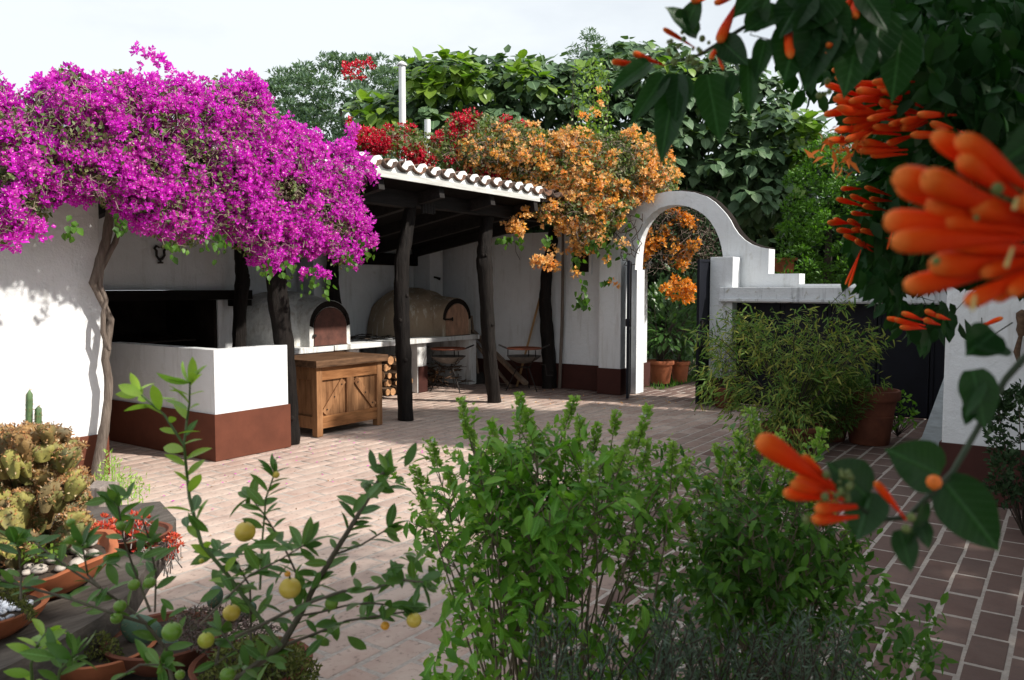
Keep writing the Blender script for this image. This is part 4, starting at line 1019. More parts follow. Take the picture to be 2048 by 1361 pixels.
# dark understory hedge closing the view
t = thing('dark_hedge', 'deep shaded hedge wall closing the garden behind the gate', 'hedge', (*PD(1300, 600, 17.5)[:2], 0))
poly = [(880, 700), (880, 330), (1280, 300), (1740, 300), (2000, 330), (2000, 735), (1300, 735)]
q, dd, e = px_mass(poly, lambda q: np.full(len(q), 17.6), 15000, .9)
pos = PD(q[:, 0], q[:, 1], dd)
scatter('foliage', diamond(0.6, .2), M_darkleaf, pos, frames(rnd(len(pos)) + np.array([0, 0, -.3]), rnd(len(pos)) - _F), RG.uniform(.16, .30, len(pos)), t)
m_ = MB(); a = PD(860, 735, 18.9); b = PD(2060, 735, 18.9)
m_.add([(a[0], a[1], 0), (b[0], b[1], 0), (b[0], b[1], 3.6), (a[0], a[1], 3.4), (a[0] + .5, a[1] + .3, 0), (b[0] + .5, b[1] + .3, 0), (b[0] + .5, b[1] + .3, 3.6), (a[0] + .5, a[1] + .3, 3.4)], [(0, 1, 2, 3), (4, 5, 6, 7), (0, 1, 5, 4), (1, 2, 6, 5), (2, 3, 7, 6), (3, 0, 4, 7)])
tag(m_.build('garden_wall', M_sootdark), 'near-black wall behind the shaded hedge', 'wall')  # near-black flat wall filling gaps behind the hedge
# broad leaved tree
t = thing('broad_leaved_tree', 'wide tree with large drooping leaves behind the gate arch', 'tree', (*PD(1330, 500, 15.2)[:2], 0))
bl_poly = [(690, 230), (720, 205), (790, 190), (800, 140), (850, 122), (910, 115), (960, 122), (1010, 118), (1070, 122), (1110, 130), (1150, 118), (1200, 105), (1260, 92), (1330, 100), (1400, 115), (1450, 118), (1500, 140), (1560, 172), (1600, 215), (1640, 262), (1690, 285), (1660, 360), (1600, 420), (1550, 465), (1500, 470), (1440, 430), (1390, 400), (1350, 380), (1250, 380), (1050, 360), (900, 330), (800, 300), (740, 265)]
pos, d, P = clump_crown(bl_poly, 15.0, 820, 14, 22, 1.3, .8)
view = -_F
ax = d * .7 + np.array([0, 0, -.75]) + rnd(len(d)) * .35 + view * .25
upv = d * .6 + view * .5 + np.array([0, 0, .7]) + rnd(len(d)) * .3
R_ = frames(ax, upv); sz = RG.uniform(.14, .27, len(pos))
LT = leaf_template(4, .88, .22, .18, 'heart')
depth = (pos - C0) @ _F
o_ = np.argsort(depth); near = o_[:300]; far = o_[300:]
single_leaves('leaf', LT, M_bigleafn, pos[near], R_[near], sz[near], t)
LT2 = leaf_template(2, .88, .22, .18, 'heart')
scatter('foliage', LT2, M_bigleaf, pos[far], R_[far], sz[far], t, smooth=True)
# yellow-green young shoots along the crown's top
ypoly = [(800, 140), (850, 122), (910, 116), (1010, 120), (1100, 132), (1110, 165), (1000, 170), (900, 175), (820, 190)]
c = np.concatenate([sample_poly(ypoly, 34), sample_poly([(715, 210), (800, 205), (800, 235), (715, 250)], 9), sample_poly([(1600, 220), (1660, 280), (1640, 320), (1560, 240)], 12), sample_poly(bl_poly, 14)])
n = len(c); per = 7; Pc = PD(c[:, 0], c[:, 1], np.full(n, 13.9)); d = rnd(n * per); 
scatter('young_leaves', LT, M_bigleafy, np.repeat(Pc, per, 0) + d * .14, frames(d + np.array([0, 0, -.2]), d * .3 + np.array([0, 0, 1.0]) + view * .5), RG.uniform(.15, .27, n * per), t, smooth=True)
grow_trunk(t, 'trunk', M_twigd, [(*PD(1360, 760, 15.6)[:2], -.1), PD(1360, 560, 15.5), PD(1340, 420, 15.4), PD(1300, 300, 15.3)], [.24, .2, .16, .1])
for e_ in ((1120, 250), (1450, 240), (1560, 330), (950, 220), (820, 250), (1250, 180)):
    grow_trunk(t, 'branch', M_twigd, [PD(1340, 430, 15.4), PD((1340 + e_[0]) / 2, (400 + e_[1]) / 2, 15.4), PD(e_[0], e_[1], 15.2)], [.09, .06, .02], 6)
# bright green clipped bush behind the side wall
t = thing('green_bush', 'bright green dense bush leaning over the right side wall', 'bush', (*PD(1650, 560, 12.4)[:2], 0))
poly = [(1555, 600), (1560, 520), (1572, 470), (1562, 430), (1585, 380), (1590, 340), (1625, 300), (1660, 285), (1720, 290), (1800, 300), (1960, 340), (1960, 600)]
pos, d, P = clump_crown(poly, 12.3, 420, 55, 18, .7, .8)
ax = d + rnd(len(d)) * .5
scatter('foliage', diamond(.5, .2), M_hedge, pos, frames(ax, d + rnd(len(d)) * .5 + np.array([0, 0, .6])), RG.uniform(.05, .085, len(pos)), t)
grow_trunk(t, 'trunk', M_twigd, [(*PD(1650, 760, 12.6)[:2], -.1), PD(1655, 560, 12.6), PD(1660, 420, 12.6)], [.08, .07, .03], 6)
# mostly unseen tree added behind the right house to shade the gate
t = thing('added_shade_tree', 'tall dark tree added behind the right house to shade the gate, mostly unseen', 'tree', (*PD(2150, 560, 12.8)[:2], 0))
pos, d, P = clump_crown([(1860, 480), (1850, 180), (1930, 40), (2100, -80), (2400, -90), (2480, 480)], 12.8, 620, 40, 26, 1.0, .85)
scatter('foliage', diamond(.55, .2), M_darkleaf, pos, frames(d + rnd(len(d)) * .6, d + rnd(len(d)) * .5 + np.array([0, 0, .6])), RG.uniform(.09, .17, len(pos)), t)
grow_trunk(t, 'trunk', M_twigd, [(*PD(2150, 700, 12.8)[:2], -.1), PD(2150, 400, 12.8), PD(2130, 200, 12.8)], [.18, .15, .06], 8)
# terracotta roof glimpse behind the arch shoulder
m_ = MB(); p = PD(1535, 520, 15.8)
M = Matrix.Translation((p[0], p[1], p[2] - .02)) @ Matrix.Rotation(AZ - math.pi / 2, 4, 'Z')
m_.box(-.55, .45, -.2, .6, -.35, .02, M); m_.box(-.5, .5, -.25, .0, .0, .05, M)
tag(m_.build('tiled_ridge', M_terra), 'small patch of terracotta roof ridge seen past the arch shoulder', 'roof')

# =================================================================== BOUGAINVILLEAS
BT = bract_template(True, .95); BTn = bract_template(False, .95)
LEAFS = leaf_template(2, .62, .2, .15)
def bougain(label, regions, dfn, mat, leafpoly, nleaf, ntwig, flowersz, parent_loc, thick, clump_px=14, leafsz=.05, leafmat_=None, seed=0, per=10, twig_len=.3, loose=()):
    t = thing('bougainvillea', label, 'bougainvillea', parent_loc)
    allp = []; alld = []
    for poly, ncl in regions:
        c = sample_poly(poly, int(ncl * 1.6)); m = fnoise(c + 37 * seed, 40) > RG.uniform(-1.1, .35, len(c)); c = c[m][:ncl]
        ncl_ = len(c); e = np.sqrt(np.clip(edge_dist(c, poly) / 70, 0.02, 1))
        dc = dfn(c) - thick * e * RG.uniform(-.15, 1, ncl_)
        P = PD(c[:, 0], c[:, 1], dc); r = RG.uniform(.5, 1.2, ncl_) * clump_px * dc / FPX
        d = rnd(ncl_ * per); pos = np.repeat(P, per, 0) + d * (np.repeat(r, per) * RG.uniform(.5, 1.05, ncl_ * per))[:, None]
        allp.append(pos); alld.append(d)
    for (x, y, rr, k) in loose:
        P = PD(x, y, float(dfn(np.array([[x, y]], float))[0]) - thick * .5); d = rnd(k); allp.append(P + d * (rr * np.linalg.norm(P - C0) / FPX) * RG.uniform(.2, 1, (k, 1))); alld.append(d)
    pos = np.concatenate(allp); d = np.concatenate(alld); n = len(pos)
    up = d * .8 + rnd(n) * .5 + view * .45 + np.array([0, -.25, .25])
    axis = np.cross(up, rnd(n)); tn = np.clip(np.repeat(RG.random(n // per + 1), per)[:n] * .7 + RG.random(n) * .3, 0, .999)
    scatter('flower_bracts', BT, [mat, M_white], pos, frames(axis, up), RG.uniform(.75, 1.25, n) * flowersz, t, tn=tn)
    q = sample_poly(leafpoly, nleaf); e = np.sqrt(np.clip(edge_dist(q, leafpoly) / 60, 0.02, 1))
    dl = dfn(q) - thick * e * RG.uniform(-.9, .9, nleaf); pl_ = PD(q[:, 0], q[:, 1], dl)
    scatter('foliage', LEAFS, leafmat_ or M_boug_leaf, pl_, frames(rnd(nleaf) + np.array([0, 0, -.3]), rnd(nleaf) + view * .6 + np.array([0, 0, .5])), RG.uniform(.6, 1.3, nleaf) * leafsz, t)
    q = sample_poly(leafpoly, ntwig); dl = dfn(q) - thick * RG.uniform(-.5, .8, ntwig); p0 = PD(q[:, 0], q[:, 1], dl)
    q2 = q + RG.normal(0, 14, q.shape); ok = in_poly(q2, leafpoly) & (edge_dist(q, leafpoly) > 12); q, q2, p0, dl = q[ok], q2[ok], p0[ok], dl[ok]
    pe = PD(q2[:, 0], q2[:, 1], dl + RG.normal(0, .08, len(dl))); pm = (p0 + pe) / 2 + rnd(len(p0)) * .03
    cube_twigs('twigs', M_twig, p0, pm, .0035, t); cube_twigs('twig_ends', M_twig, pm, pe, .0025, t)
    return t
def ydepth(Y):
    def f(q):
        r = ray(q[:, 0], q[:, 1]); return Y / r[:, 1]
    return f
mpoly = [(-60, 150), (0, 160), (25, 185), (60, 195), (75, 175), (100, 165), (112, 138), (150, 135), (185, 160), (215, 165), (230, 138), (262, 150), (285, 172), (330, 158), (355, 165), (385, 182), (420, 162), (440, 150), (480, 158), (520, 150), (535, 175), (545, 210), (575, 245), (625, 270), (650, 300), (690, 305), (740, 330), (735, 370), (718, 400), (740, 430), (742, 455), (715, 470), (712, 530), (680, 540), (640, 505), (600, 520), (560, 520), (530, 545), (500, 515), (470, 500), (450, 470), (420, 480), (365, 500), (330, 495), (300, 460), (270, 440), (235, 425), (200, 410), (150, 395), (110, 400), (95, 440), (60, 470), (20, 485), (-60, 490)]
upper = [(-60, 155), (60, 190), (110, 140), (230, 140), (300, 160), (440, 152), (530, 160), (560, 230), (640, 290), (600, 330), (520, 300), (400, 290), (300, 260), (150, 260), (0, 240), (-60, 240)]
right_ = [(430, 250), (560, 240), (690, 305), (740, 335), (720, 400), (742, 450), (712, 525), (640, 500), (540, 540), (470, 490), (420, 400)]
left_ = [(-60, 240), (120, 250), (300, 270), (430, 300), (430, 470), (330, 490), (230, 425), (110, 395), (60, 468), (-60, 485)]
mag = bougain('huge magenta bougainvillea cascading over the left wall and roof', [(upper, 330), (right_, 640), (left_, 470), (mpoly, 200)], ydepth(5.85), M_magenta, mpoly, 17000, 6500, .034, (3.35, 6.2, 0), .42, 15, .04, per=13,
    loose=[(300, 118, 22, 26), (325, 130, 14, 16), (275, 103, 12, 8), (340, 142, 10, 10), (290, 165, 30, 40), (748, 480, 12, 26), (742, 492, 10, 14), (610, 548, 14, 26), (640, 545, 12, 24), (655, 552, 8, 12), (745, 355, 14, 20), (25, 480, 20, 40), (75, 460, 22, 40), (705, 260, 16, 36), (700, 285, 14, 30), (700, 310, 20, 50), (725, 322, 18, 44), (738, 345, 16, 36), (680, 300, 18, 40)])
# dense dark heart so that no sky shows through
q = sample_poly(mpoly, 9000); e = edge_dist(q, mpoly); q = q[e > 26]; dl = ydepth(5.85)(q) + RG.uniform(.0, .5, len(q)); p_ = PD(q[:, 0], q[:, 1], dl)
scatter('inner_foliage', LEAFS, M_boug_leaf, p_, frames(rnd(len(p_)), rnd(len(p_)) + view), RG.uniform(.05, .09, len(p_)), mag)
# its two stems winding up the corner of the left wall
Pw = lambda x, y, Y=6.22: PY(x, y, Y)
tr = [(193, 962), (197, 930), (203, 890), (210, 850), (216, 800), (218, 760), (210, 720), (216, 680), (222, 640), (205, 605), (190, 575), (186, 568), (200, 520), (213, 480), (218, 440), (222, 400), (235, 330)]
rr = [.055, .045, .040, .036, .032, .030, .030, .030, .026, .025, .027, .030, .034, .036, .034, .03, .02]
P = [Pw(*q) for q in tr]; P[0][2] = 0
Q = []; RR = []
for i in range(len(P) - 1):
    for k in range(3): s = k / 3; Q.append(P[i] * (1 - s) + P[i + 1] * s); RR.append((rr[i] * (1 - s) + rr[i + 1] * s) * random.uniform(.93, 1.07))
grow_trunk(mag, 'trunk', M_vine, Q, RR, 12, .07)
tr = [(218, 700), (206, 665), (207, 630), (212, 600), (200, 570), (203, 540), (222, 500), (230, 485), (236, 468), (232, 430), (229, 380)]
grow_trunk(mag, 'side_stem', M_vine, [Pw(x, y, 6.20) for x, y in tr], [.02, .02, .02, .02, .02, .02, .02, .022, .02, .02, .015], 9, .07)
for (x, y) in ((140, 395), (185, 470), (440, 500), (730, 490), (745, 545), (620, 570), (700, 545), (410, 500), (160, 462)):
    pass
q = np.concatenate([np.array([[x, y]]) + RG.normal(0, 1, (14, 2)) * np.array([9, 13]) for (x, y) in ((147, 458), (420, 490), (445, 480), (535, 535), (575, 540), (655, 565), (700, 520), (735, 500), (620, 560), (350, 495), (240, 450))])
p_ = PD(q[:, 0], q[:, 1], ydepth(5.6)(q)); scatter('hanging_leaves', leaf_template(3, .75, .2, .2), M_hedge, p_, frames(rnd(len(p_)) * .6 + np.array([0, 0, -1]), rnd(len(p_)) + view), RG.uniform(.04, .07, len(p_)), mag)

# red bougainvillea on the roof
rdep = lambda q: np.interp(q[:, 0], [690, 900, 1080], [10.3, 11.2, 11.6])
r1 = [(700, 292), (715, 270), (745, 258), (790, 262), (808, 280), (800, 310), (770, 305), (735, 300)]
r2 = [(800, 300), (850, 290), (860, 310), (880, 330), (830, 322), (808, 318)]
r3 = [(868, 280), (900, 240), (950, 225), (960, 250), (930, 280), (905, 300), (880, 300)]
r4 = [(930, 325), (1010, 330), (1060, 350), (1050, 375), (980, 360), (935, 350)]
allr = [(690, 300), (720, 265), (800, 250), (870, 270), (900, 235), (960, 225), (1080, 260), (1080, 385), (950, 345), (880, 335), (790, 312)]
bougain('crimson bougainvillea trailing over the roof tiles around the flue pipes', [(r1, 50), (r2, 22), (r3, 34), (r4, 22), (allr, 26)], rdep, M_red, allr, 5200, 500, .046, (8.4, 7.2, 2.5), .35, 11, .06, seed=2, per=11,
        loose=[(690, 138, 11, 16), (712, 133, 13, 22), (735, 130, 11, 18), (718, 152, 9, 10), (700, 150, 8, 8), (742, 128, 7, 8), (700, 245, 6, 6)])
# orange bougainvillea
odep = lambda q: np.where(q[:, 1] > 405, np.interp(q[:, 0], [1010, 1060, 1120, 1180, 1300, 1420], [10.55, 10.7, 11.15, 11.1, 10.95, 10.9]), np.interp(q[:, 0], [870, 1000, 1100, 1180, 1360], [11.2, 11.3, 11.3, 11.2, 11.3]))
oa = [(905, 300), (930, 262), (975, 262), (1030, 240), (1075, 255), (1110, 270), (1130, 255), (1210, 265), (1270, 262), (1325, 282), (1350, 330), (1362, 352), (1350, 385), (1290, 400), (1255, 420), (1230, 460), (1195, 500), (1150, 510), (1140, 470), (1110, 450), (1075, 440), (1060, 410), (1070, 385), (1000, 345), (950, 345), (920, 330)]
ob = [(1075, 300), (1110, 280), (1180, 290), (1180, 360), (1200, 430), (1240, 440), (1195, 500), (1140, 500), (1085, 430), (1060, 400)]
oc_ = [(1010, 445), (1040, 440), (1060, 460), (1050, 475), (1025, 460)]
od = [(1060, 520), (1100, 500), (1135, 505), (1130, 535), (1080, 540)]
oe = [(1290, 440), (1330, 415), (1390, 420), (1398, 450), (1395, 500), (1360, 540), (1310, 510), (1280, 530), (1272, 500)]
og = bougain('big orange and salmon bougainvillea spilling from the roof over the arch', [(oa, 500), (ob, 120), (oc_, 12), (od, 14)], odep, M_orange, oa, 13000, 2600, .043, (9.9, 6.2, 2.4), .45, 11, .06, seed=5, per=11,
        loose=[(1050, 425, 14, 26), (1035, 455, 14, 30), (1150, 545, 10, 14), (1225, 565, 6, 5), (1232, 573, 6, 6), (1165, 235, 12, 10), (1190, 225, 12, 12), (1205, 205, 9, 6), (1195, 180, 8, 5), (1160, 270, 18, 24), (1270, 258, 10, 14), (1245, 485, 14, 16), (1300, 390, 14, 24), (1215, 520, 8, 10), (1200, 470, 20, 30), (1078, 385, 18, 44), (1062, 372, 12, 24), (1095, 400, 16, 36)])
grow_trunk(og, 'trunk', M_vine, [(10.2, 6.28, 0.0), (10.22, 6.25, 1.0), (10.18, 6.22, 1.8), (10.15, 6.2, 2.3), (9.9, 6.0, 2.7)], [.025, .025, .022, .02, .015], 8)
# vertical shoots
q = sample_poly([(1140, 270), (1145, 170), (1165, 120), (1215, 120), (1225, 270)], 460); p_ = PD(q[:, 0], q[:, 1], np.full(len(q), 11.3) + RG.uniform(-.2, .2, len(q)))
scatter('upright_shoots', LEAFS, M_bigleafy, p_, frames(rnd(len(q)) + np.array([0, 0, .2]), rnd(len(q)) + view), RG.uniform(.05, .08, len(q)), og)
n = 12; x = RG.uniform(1140, 1225, n); p0 = PD(x, np.full(n, 290.), np.full(n, 11.3)); p1 = PD(x + RG.uniform(-12, 12, n), RG.uniform(110, 200, n), np.full(n, 11.3)); cube_twigs('long_shoots', M_twigd, p0, p1, .005, og)
# hanging leafy strand, bare tangled stems on the arch
q = np.concatenate([np.array([[x, y]]) + RG.normal(0, 1, (k, 2)) * np.array([s1, s2]) for (x, y, k, s1, s2) in ((1162, 570, 16, 5, 14), (1163, 605, 30, 11, 8), (1150, 520, 14, 8, 8), (1185, 490, 20, 12, 12), (1030, 478, 14, 10, 6), (1000, 476, 8, 9, 3), (1208, 560, 6, 6, 3), (1095, 480, 12, 5, 8), (1245, 440, 24, 14, 30), (1215, 500, 20, 20, 18))])
p_ = PD(q[:, 0], q[:, 1], odep(q) - .25); scatter('hanging_leaves', leaf_template(3, .8, .2, .2), M_hedge, p_, frames(rnd(len(p_)) * .7 + np.array([0, 0, -1]), rnd(len(p_)) + view), RG.uniform(.06, .10, len(p_)), og)
m_ = MB()
for k in range(16):
    x, y = random.uniform(1225, 1275), random.uniform(420, 520); pts = []
    a = random.uniform(0, 6.28)
    for s in range(6):
        p = PX(np.clip(x, 1205, 1285), y, 10.02 - random.uniform(0, .04)); pts.append(p); x += random.uniform(-1, 1) * 16 + 3; y += random.uniform(-24, 14)
    m_.tube(pts, .006, 5)
m_.tube([PX(1000 + 0, 476, 9.4), PX(1030, 485, 9.4), PX(1032, 505, 9.4), PX(1040, 520, 9.4)], .004, 5)
m_.build('bare_stems', M_twigd, og)['kind'] = 'stuff'
# orange bougainvillea seen through the arch, behind the wall
odp2 = lambda q: np.full(len(q), 11.9)
og2 = bougain('orange bougainvillea seen through the arch opening', [(oe, 36), ([(1330, 590), (1350, 560), (1400, 545), (1395, 600), (1350, 600)], 14)], odp2, M_orangedk, [(1270, 560), (1272, 430), (1320, 405), (1420, 410), (1450, 520), (1400, 545)], 1700, 900, .055, (12.0, 4.9, 0), .25, 12, .06, leafmat_=M_darkleaf, seed=9, per=11,
        loose=[(1385, 490, 14, 30), (1290, 510, 10, 18), (1365, 530, 12, 16), (1350, 560, 10, 8), (1330, 578, 10, 14), (1385, 575, 9, 12), (1370, 600, 7, 6), (1380, 450, 16, 26)])
n = 260; q = sample_poly([(1275, 525), (1275, 440), (1330, 410), (1420, 430), (1446, 525)], n); p0 = PD(q[:, 0], q[:, 1], np.full(n, 12.0)); cube_twigs('dry_stems', M_twigd, p0, p0 + rnd(n) * .4, .008, og2)

# =================================================================== POTTED PLANTS
def pot(name, label, cat, c, r, h, mat, parent_label=None, group=None, seg=28, soil=.9, mid=False):
    t = thing(name, label, cat, c, group)
    pr = [(r * .66, 0), (r * .68, .01), (r * .88, h * .80), (r * .885, h * .82), (r * 1.0, h * .825), (r * 1.02, h * .86), (r * 1.02, h * .98), (r * .99, h), (r * .91, h), (r * .89, h * .9), (r * .5, h * .88), (0.001, h * .88)]
    if mid: pr[2:2] = [(r * .80, h * .5), (r * .815, h * .505), (r * .815, h * .53), (r * .80, h * .535)]
    m_ = MB(); m_.lathe(pr[:-2], (0, 0, 0), seg, cap0=False)
    o = m_.build('pot', mat, t, smooth=True); o.matrix_parent_inverse = Matrix(); 
    m_ = MB(); m_.lathe([(.001, h * .90), (r * .4, h * .91), (r * .895, h * .89)], (0, 0, 0), seg, cap0=False, jit=.02); o = m_.build('soil', M_soil, t); o.matrix_parent_inverse = Matrix()
    return t
pots = []
b = G(1315, 768); pot_a = pot('plant_pot', 'terracotta pot with a leafy shrub just beyond the gate', 'potted plant', (b[0] + .1, b[1], 0), .215, .36, M_terra)
b2 = G(1352, 765); pot_b = pot('plant_pot', 'smaller terracotta pot behind the shrub pot beyond the gate', 'potted plant', (b2[0] + .1, b2[1] - .02, 0), .16, .33, M_terra)
poly = [(1282, 700), (1278, 620), (1285, 590), (1320, 575), (1360, 580), (1395, 600), (1393, 680), (1370, 700), (1340, 690), (1310, 705)]
def plant_leaves(t, poly, d, n, mat, tm, size, thick, droop=-.1, stems=0, base=None, stemmat=None, name='foliage'):
    q = sample_poly(poly, n); dd = d + RG.uniform(-1, 1, n) * thick; p_ = PD(q[:, 0], q[:, 1], dd)
    cen = p_.mean(0) + np.array([0, 0, -.2]); out = p_ - cen; out /= np.linalg.norm(out, axis=1, keepdims=True)
    scatter(name, tm, mat, p_, frames(out + rnd(n) * .5 + np.array([0, 0, droop]), rnd(n) * .5 + view * .5 + np.array([0, 0, 1])), RG.uniform(size * .7, size * 1.3, n), t, smooth=True)
    if stems:
        i = RG.choice(n, stems); p1 = p_[i]; p0 = np.array(base) + RG.normal(0, .02, (stems, 3)); 
        mid = (p0 + p1) / 2 + np.array([0, 0, .0]) + RG.normal(0, .03, (stems, 3)) + (p0 - p1) * .1 * np.array([1, 1, 0])
        cube_twigs('stems', stemmat or M_twigd, p0, mid, .009, t); cube_twigs('branchlets', stemmat or M_twigd, mid, p1, .006, t)
plant_leaves(pot_a, poly, float((np.array([*pot_a.location]) - C0) @ _F), 520, M_potplant, leaf_template(3, .42, .2, .2, 'ellip'), .15, .28, -.05, 26, (pot_a.location[0], pot_a.location[1], .3))
plant_leaves(pot_b, [(1335, 735), (1330, 690), (1350, 670), (1378, 690), (1375, 735)], float((np.array([*pot_b.location]) - C0) @ _F), 70, M_potplant, leaf_template(3, .42, .2, .2, 'ellip'), .12, .15, -.05, 10, (pot_b.location[0], pot_b.location[1], .3))
# shrub leaves high behind: big strappy leaves
t = thing('broad_shrub', 'leafy shrub with upright broad leaves in the deep shade beyond the gate', 'shrub', (*PD(1370, 700, 13.8)[:2], 0))
plant_leaves(t, [(1290, 720), (1290, 600), (1340, 545), (1395, 540), (1440, 600), (1440, 720)], 13.8, 240, M_potplant, leaf_template(4, .34, .2, .3, 'ellip'), .32, .4, .2, 20, (*PD(1370, 700, 13.8)[:2], 0.0))

# right: pots in front of the black panels
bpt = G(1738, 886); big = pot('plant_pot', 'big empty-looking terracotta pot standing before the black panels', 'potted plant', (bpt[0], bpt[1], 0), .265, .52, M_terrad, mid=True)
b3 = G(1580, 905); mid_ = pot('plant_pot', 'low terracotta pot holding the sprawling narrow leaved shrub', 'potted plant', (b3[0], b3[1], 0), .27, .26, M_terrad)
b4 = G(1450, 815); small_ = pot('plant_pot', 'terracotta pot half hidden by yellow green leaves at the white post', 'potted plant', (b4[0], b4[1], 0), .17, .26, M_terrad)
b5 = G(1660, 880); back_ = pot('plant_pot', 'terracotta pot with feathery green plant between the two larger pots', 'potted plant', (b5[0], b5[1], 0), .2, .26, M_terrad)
NARROW = leaf_template(3, .17, .2, .35, 'ellip')
def willowy(t, tips, base, dep, mat, size, nl=26, rad=.006, name='foliage'):
    P0s, P1s, lp, la = [], [], [], []
    base = np.array(base, float)
    for (x, y) in tips:
        d = dep + random.uniform(-.35, .35); tip = PD(x, y, d); 
        ctrl = base * .35 + tip * .65; ctrl[2] = max(base[2], tip[2]) * .5 + tip[2] * .5 + .12
        ctrl[2] = base[2] + (tip[2] - base[2]) * .8 + .08
        pts = [(1 - s) ** 2 * base + 2 * s * (1 - s) * ctrl + s * s * tip for s in np.linspace(0, 1, 9)]
        for a, b_ in zip(pts[:-1], pts[1:]): P0s.append(a); P1s.append(b_)
        for k in range(nl):
            s = random.uniform(.35, 1.03) ** .8; p = (1 - s) ** 2 * base + 2 * s * (1 - s) * ctrl + s * s * tip
            tg = 2 * (1 - s) * (ctrl - base) + 2 * s * (tip - ctrl); tg /= np.linalg.norm(tg)
            side = rnd(1)[0]; a = tg * .8 + side * .7 + np.array([0, 0, -.45])
            o_ = RG.normal(0, .045, 3); lp.append(p + o_); la.append(a)
    cube_twigs('stems', M_twigd, np.array(P0s), np.array(P1s), rad * .6, t)
    lp = np.array(lp); la = np.array(la); n = len(lp)
    scatter(name, NARROW, mat, lp, frames(la, rnd(n) * .7 + view * .5 + np.array([0, 0, .8])), RG.uniform(size * .6, size * 1.3, n), t)
dm = float((np.array([*mid_.location]) - C0) @ _F)
tips = [tuple(v) for v in sample_poly([(1395, 740), (1440, 640), (1470, 620), (1520, 640), (1580, 625), (1620, 610), (1680, 625), (1745, 650), (1765, 690), (1740, 760), (1690, 820), (1600, 850), (1500, 850), (1430, 830)], 190)]
tips += [(1450, 620), (1475, 630), (1520, 635), (1590, 628), (1700, 600), (1680, 610), (1770, 670), (1755, 700), (1410, 660), (1400, 690), (1430, 740), (1765, 770), (1385, 660)]
willowy(mid_, tips[::2] + tips[-12:], (mid_.location[0], mid_.location[1], .22), dm, M_willow, .08, 34)
willowy(back_, [q for q in tips[1::4] if q[0] > 1560], (back_.location[0], back_.location[1], .22), dm + .3, M_willow, .075, 34, name='willowy_foliage')
ds = float((np.array([*small_.location]) - C0) @ _F)
willowy(small_, [tuple(v) for v in sample_poly([(1400, 830), (1390, 740), (1430, 620), (1520, 630), (1540, 760), (1510, 830), (1440, 870)], 46)], (small_.location[0], small_.location[1], .22), ds, M_willow, .10, 22, .005)
q = sample_poly([(1580, 850), (1600, 780), (1640, 745), (1690, 735), (1730, 760), (1750, 800), (1710, 850), (1640, 890)], 6000); dk = float((np.array([*back_.location]) - C0) @ _F)
p_ = PD(q[:, 0], q[:, 1], dk - .15 + RG.uniform(-.35, .35, len(q))); n = len(q)
cb = np.array([back_.location[0], back_.location[1], .3]); 
scatter('foliage', diamond(.16, .2), M_feather, p_, frames((p_ - cb) * 1.2 + rnd(n) * .35, rnd(n) + view), RG.uniform(.04, .08, n), back_)
i = RG.choice(n, 40); cube_twigs('stems', M_twig, np.repeat(cb[None], 40, 0), p_[i], .004, back_)
willowy(mid_, [tuple(v) for v in sample_poly([(1470, 930), (1480, 850), (1560, 820), (1660, 850), (1650, 920)], 46)], (mid_.location[0], mid_.location[1], .24), dm - .15, M_willow, .075, 24, .004, name='low_foliage')
q = sample_poly([(1755, 860), (1760, 800), (1790, 780), (1830, 800), (1835, 850)], 150); p_ = PD(q[:, 0], q[:, 1], np.full(150, 7.9) + RG.uniform(-.1, .1, 150)); 
t = thing('small_weedy_plant', 'small green plant growing in the shade beside the big pot', 'plant', (*G(1795, 872)[:2], 0)); scatter('foliage', leaf_template(2, .5, .2, .2), M_basil, p_, frames(rnd(150) + np.array([0, 0, -.2]), rnd(150) + view), RG.uniform(.04, .08, 150), t)
cube_twigs('stems', M_twigd, np.repeat(np.array([[*G(1795, 872)[:2], 0]]), 18, 0), p_[:18], .005, t)

# dark trailing bush at the far right edge
t = thing('trailing_bush', 'dark small leaved bush hanging before the right house wall', 'bush', (*PD(2040, 1000, 4.9)[:2], 0))
poly = [(2120, 760), (2060, 765), (2010, 790), (1990, 830), (1985, 880), (1995, 930), (1975, 960), (1990, 1000), (2060, 1010), (2120, 1000)]
pos, d, P = clump_crown(poly, 4.9, 70, 40, 17, .25, .9)
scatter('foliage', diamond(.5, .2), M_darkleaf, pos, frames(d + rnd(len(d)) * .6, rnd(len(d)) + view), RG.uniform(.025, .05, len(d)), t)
p0 = np.repeat(np.array([[*PD(2050, 1000, 4.9)[:2], 0.0]]), 30, 0); cube_twigs('stems', M_twigd, p0, P[:30], .005, t)
# weeds at the foot of the left wall
t = thing('weeds', 'tuft of light green weeds at the foot of the twisted trunk', 'weeds', (*G(240, 985)[:2], 0))
q = sample_poly([(180, 1000), (190, 950), (215, 900), (250, 930), (290, 970), (300, 1000)], 330); g0 = G(q[:, 0], np.full(len(q), 1000.)); dd = (g0 - C0) @ _F + RG.uniform(-.5, .7, len(q)); p_ = PD(q[:, 0], q[:, 1], dd); p_[:, 2] = np.maximum(p_[:, 2], .01)
scatter('foliage', diamond(.3, .2), M_basilspike, p_, frames(rnd(len(q)) + np.array([0, 0, .8]), rnd(len(q)) + view), RG.uniform(.02, .05, len(q)), t)
p0 = p_[:80].copy(); p0[:, 2] = 0; cube_twigs('stems', M_basilspike, p0, p_[:80], .003, t)

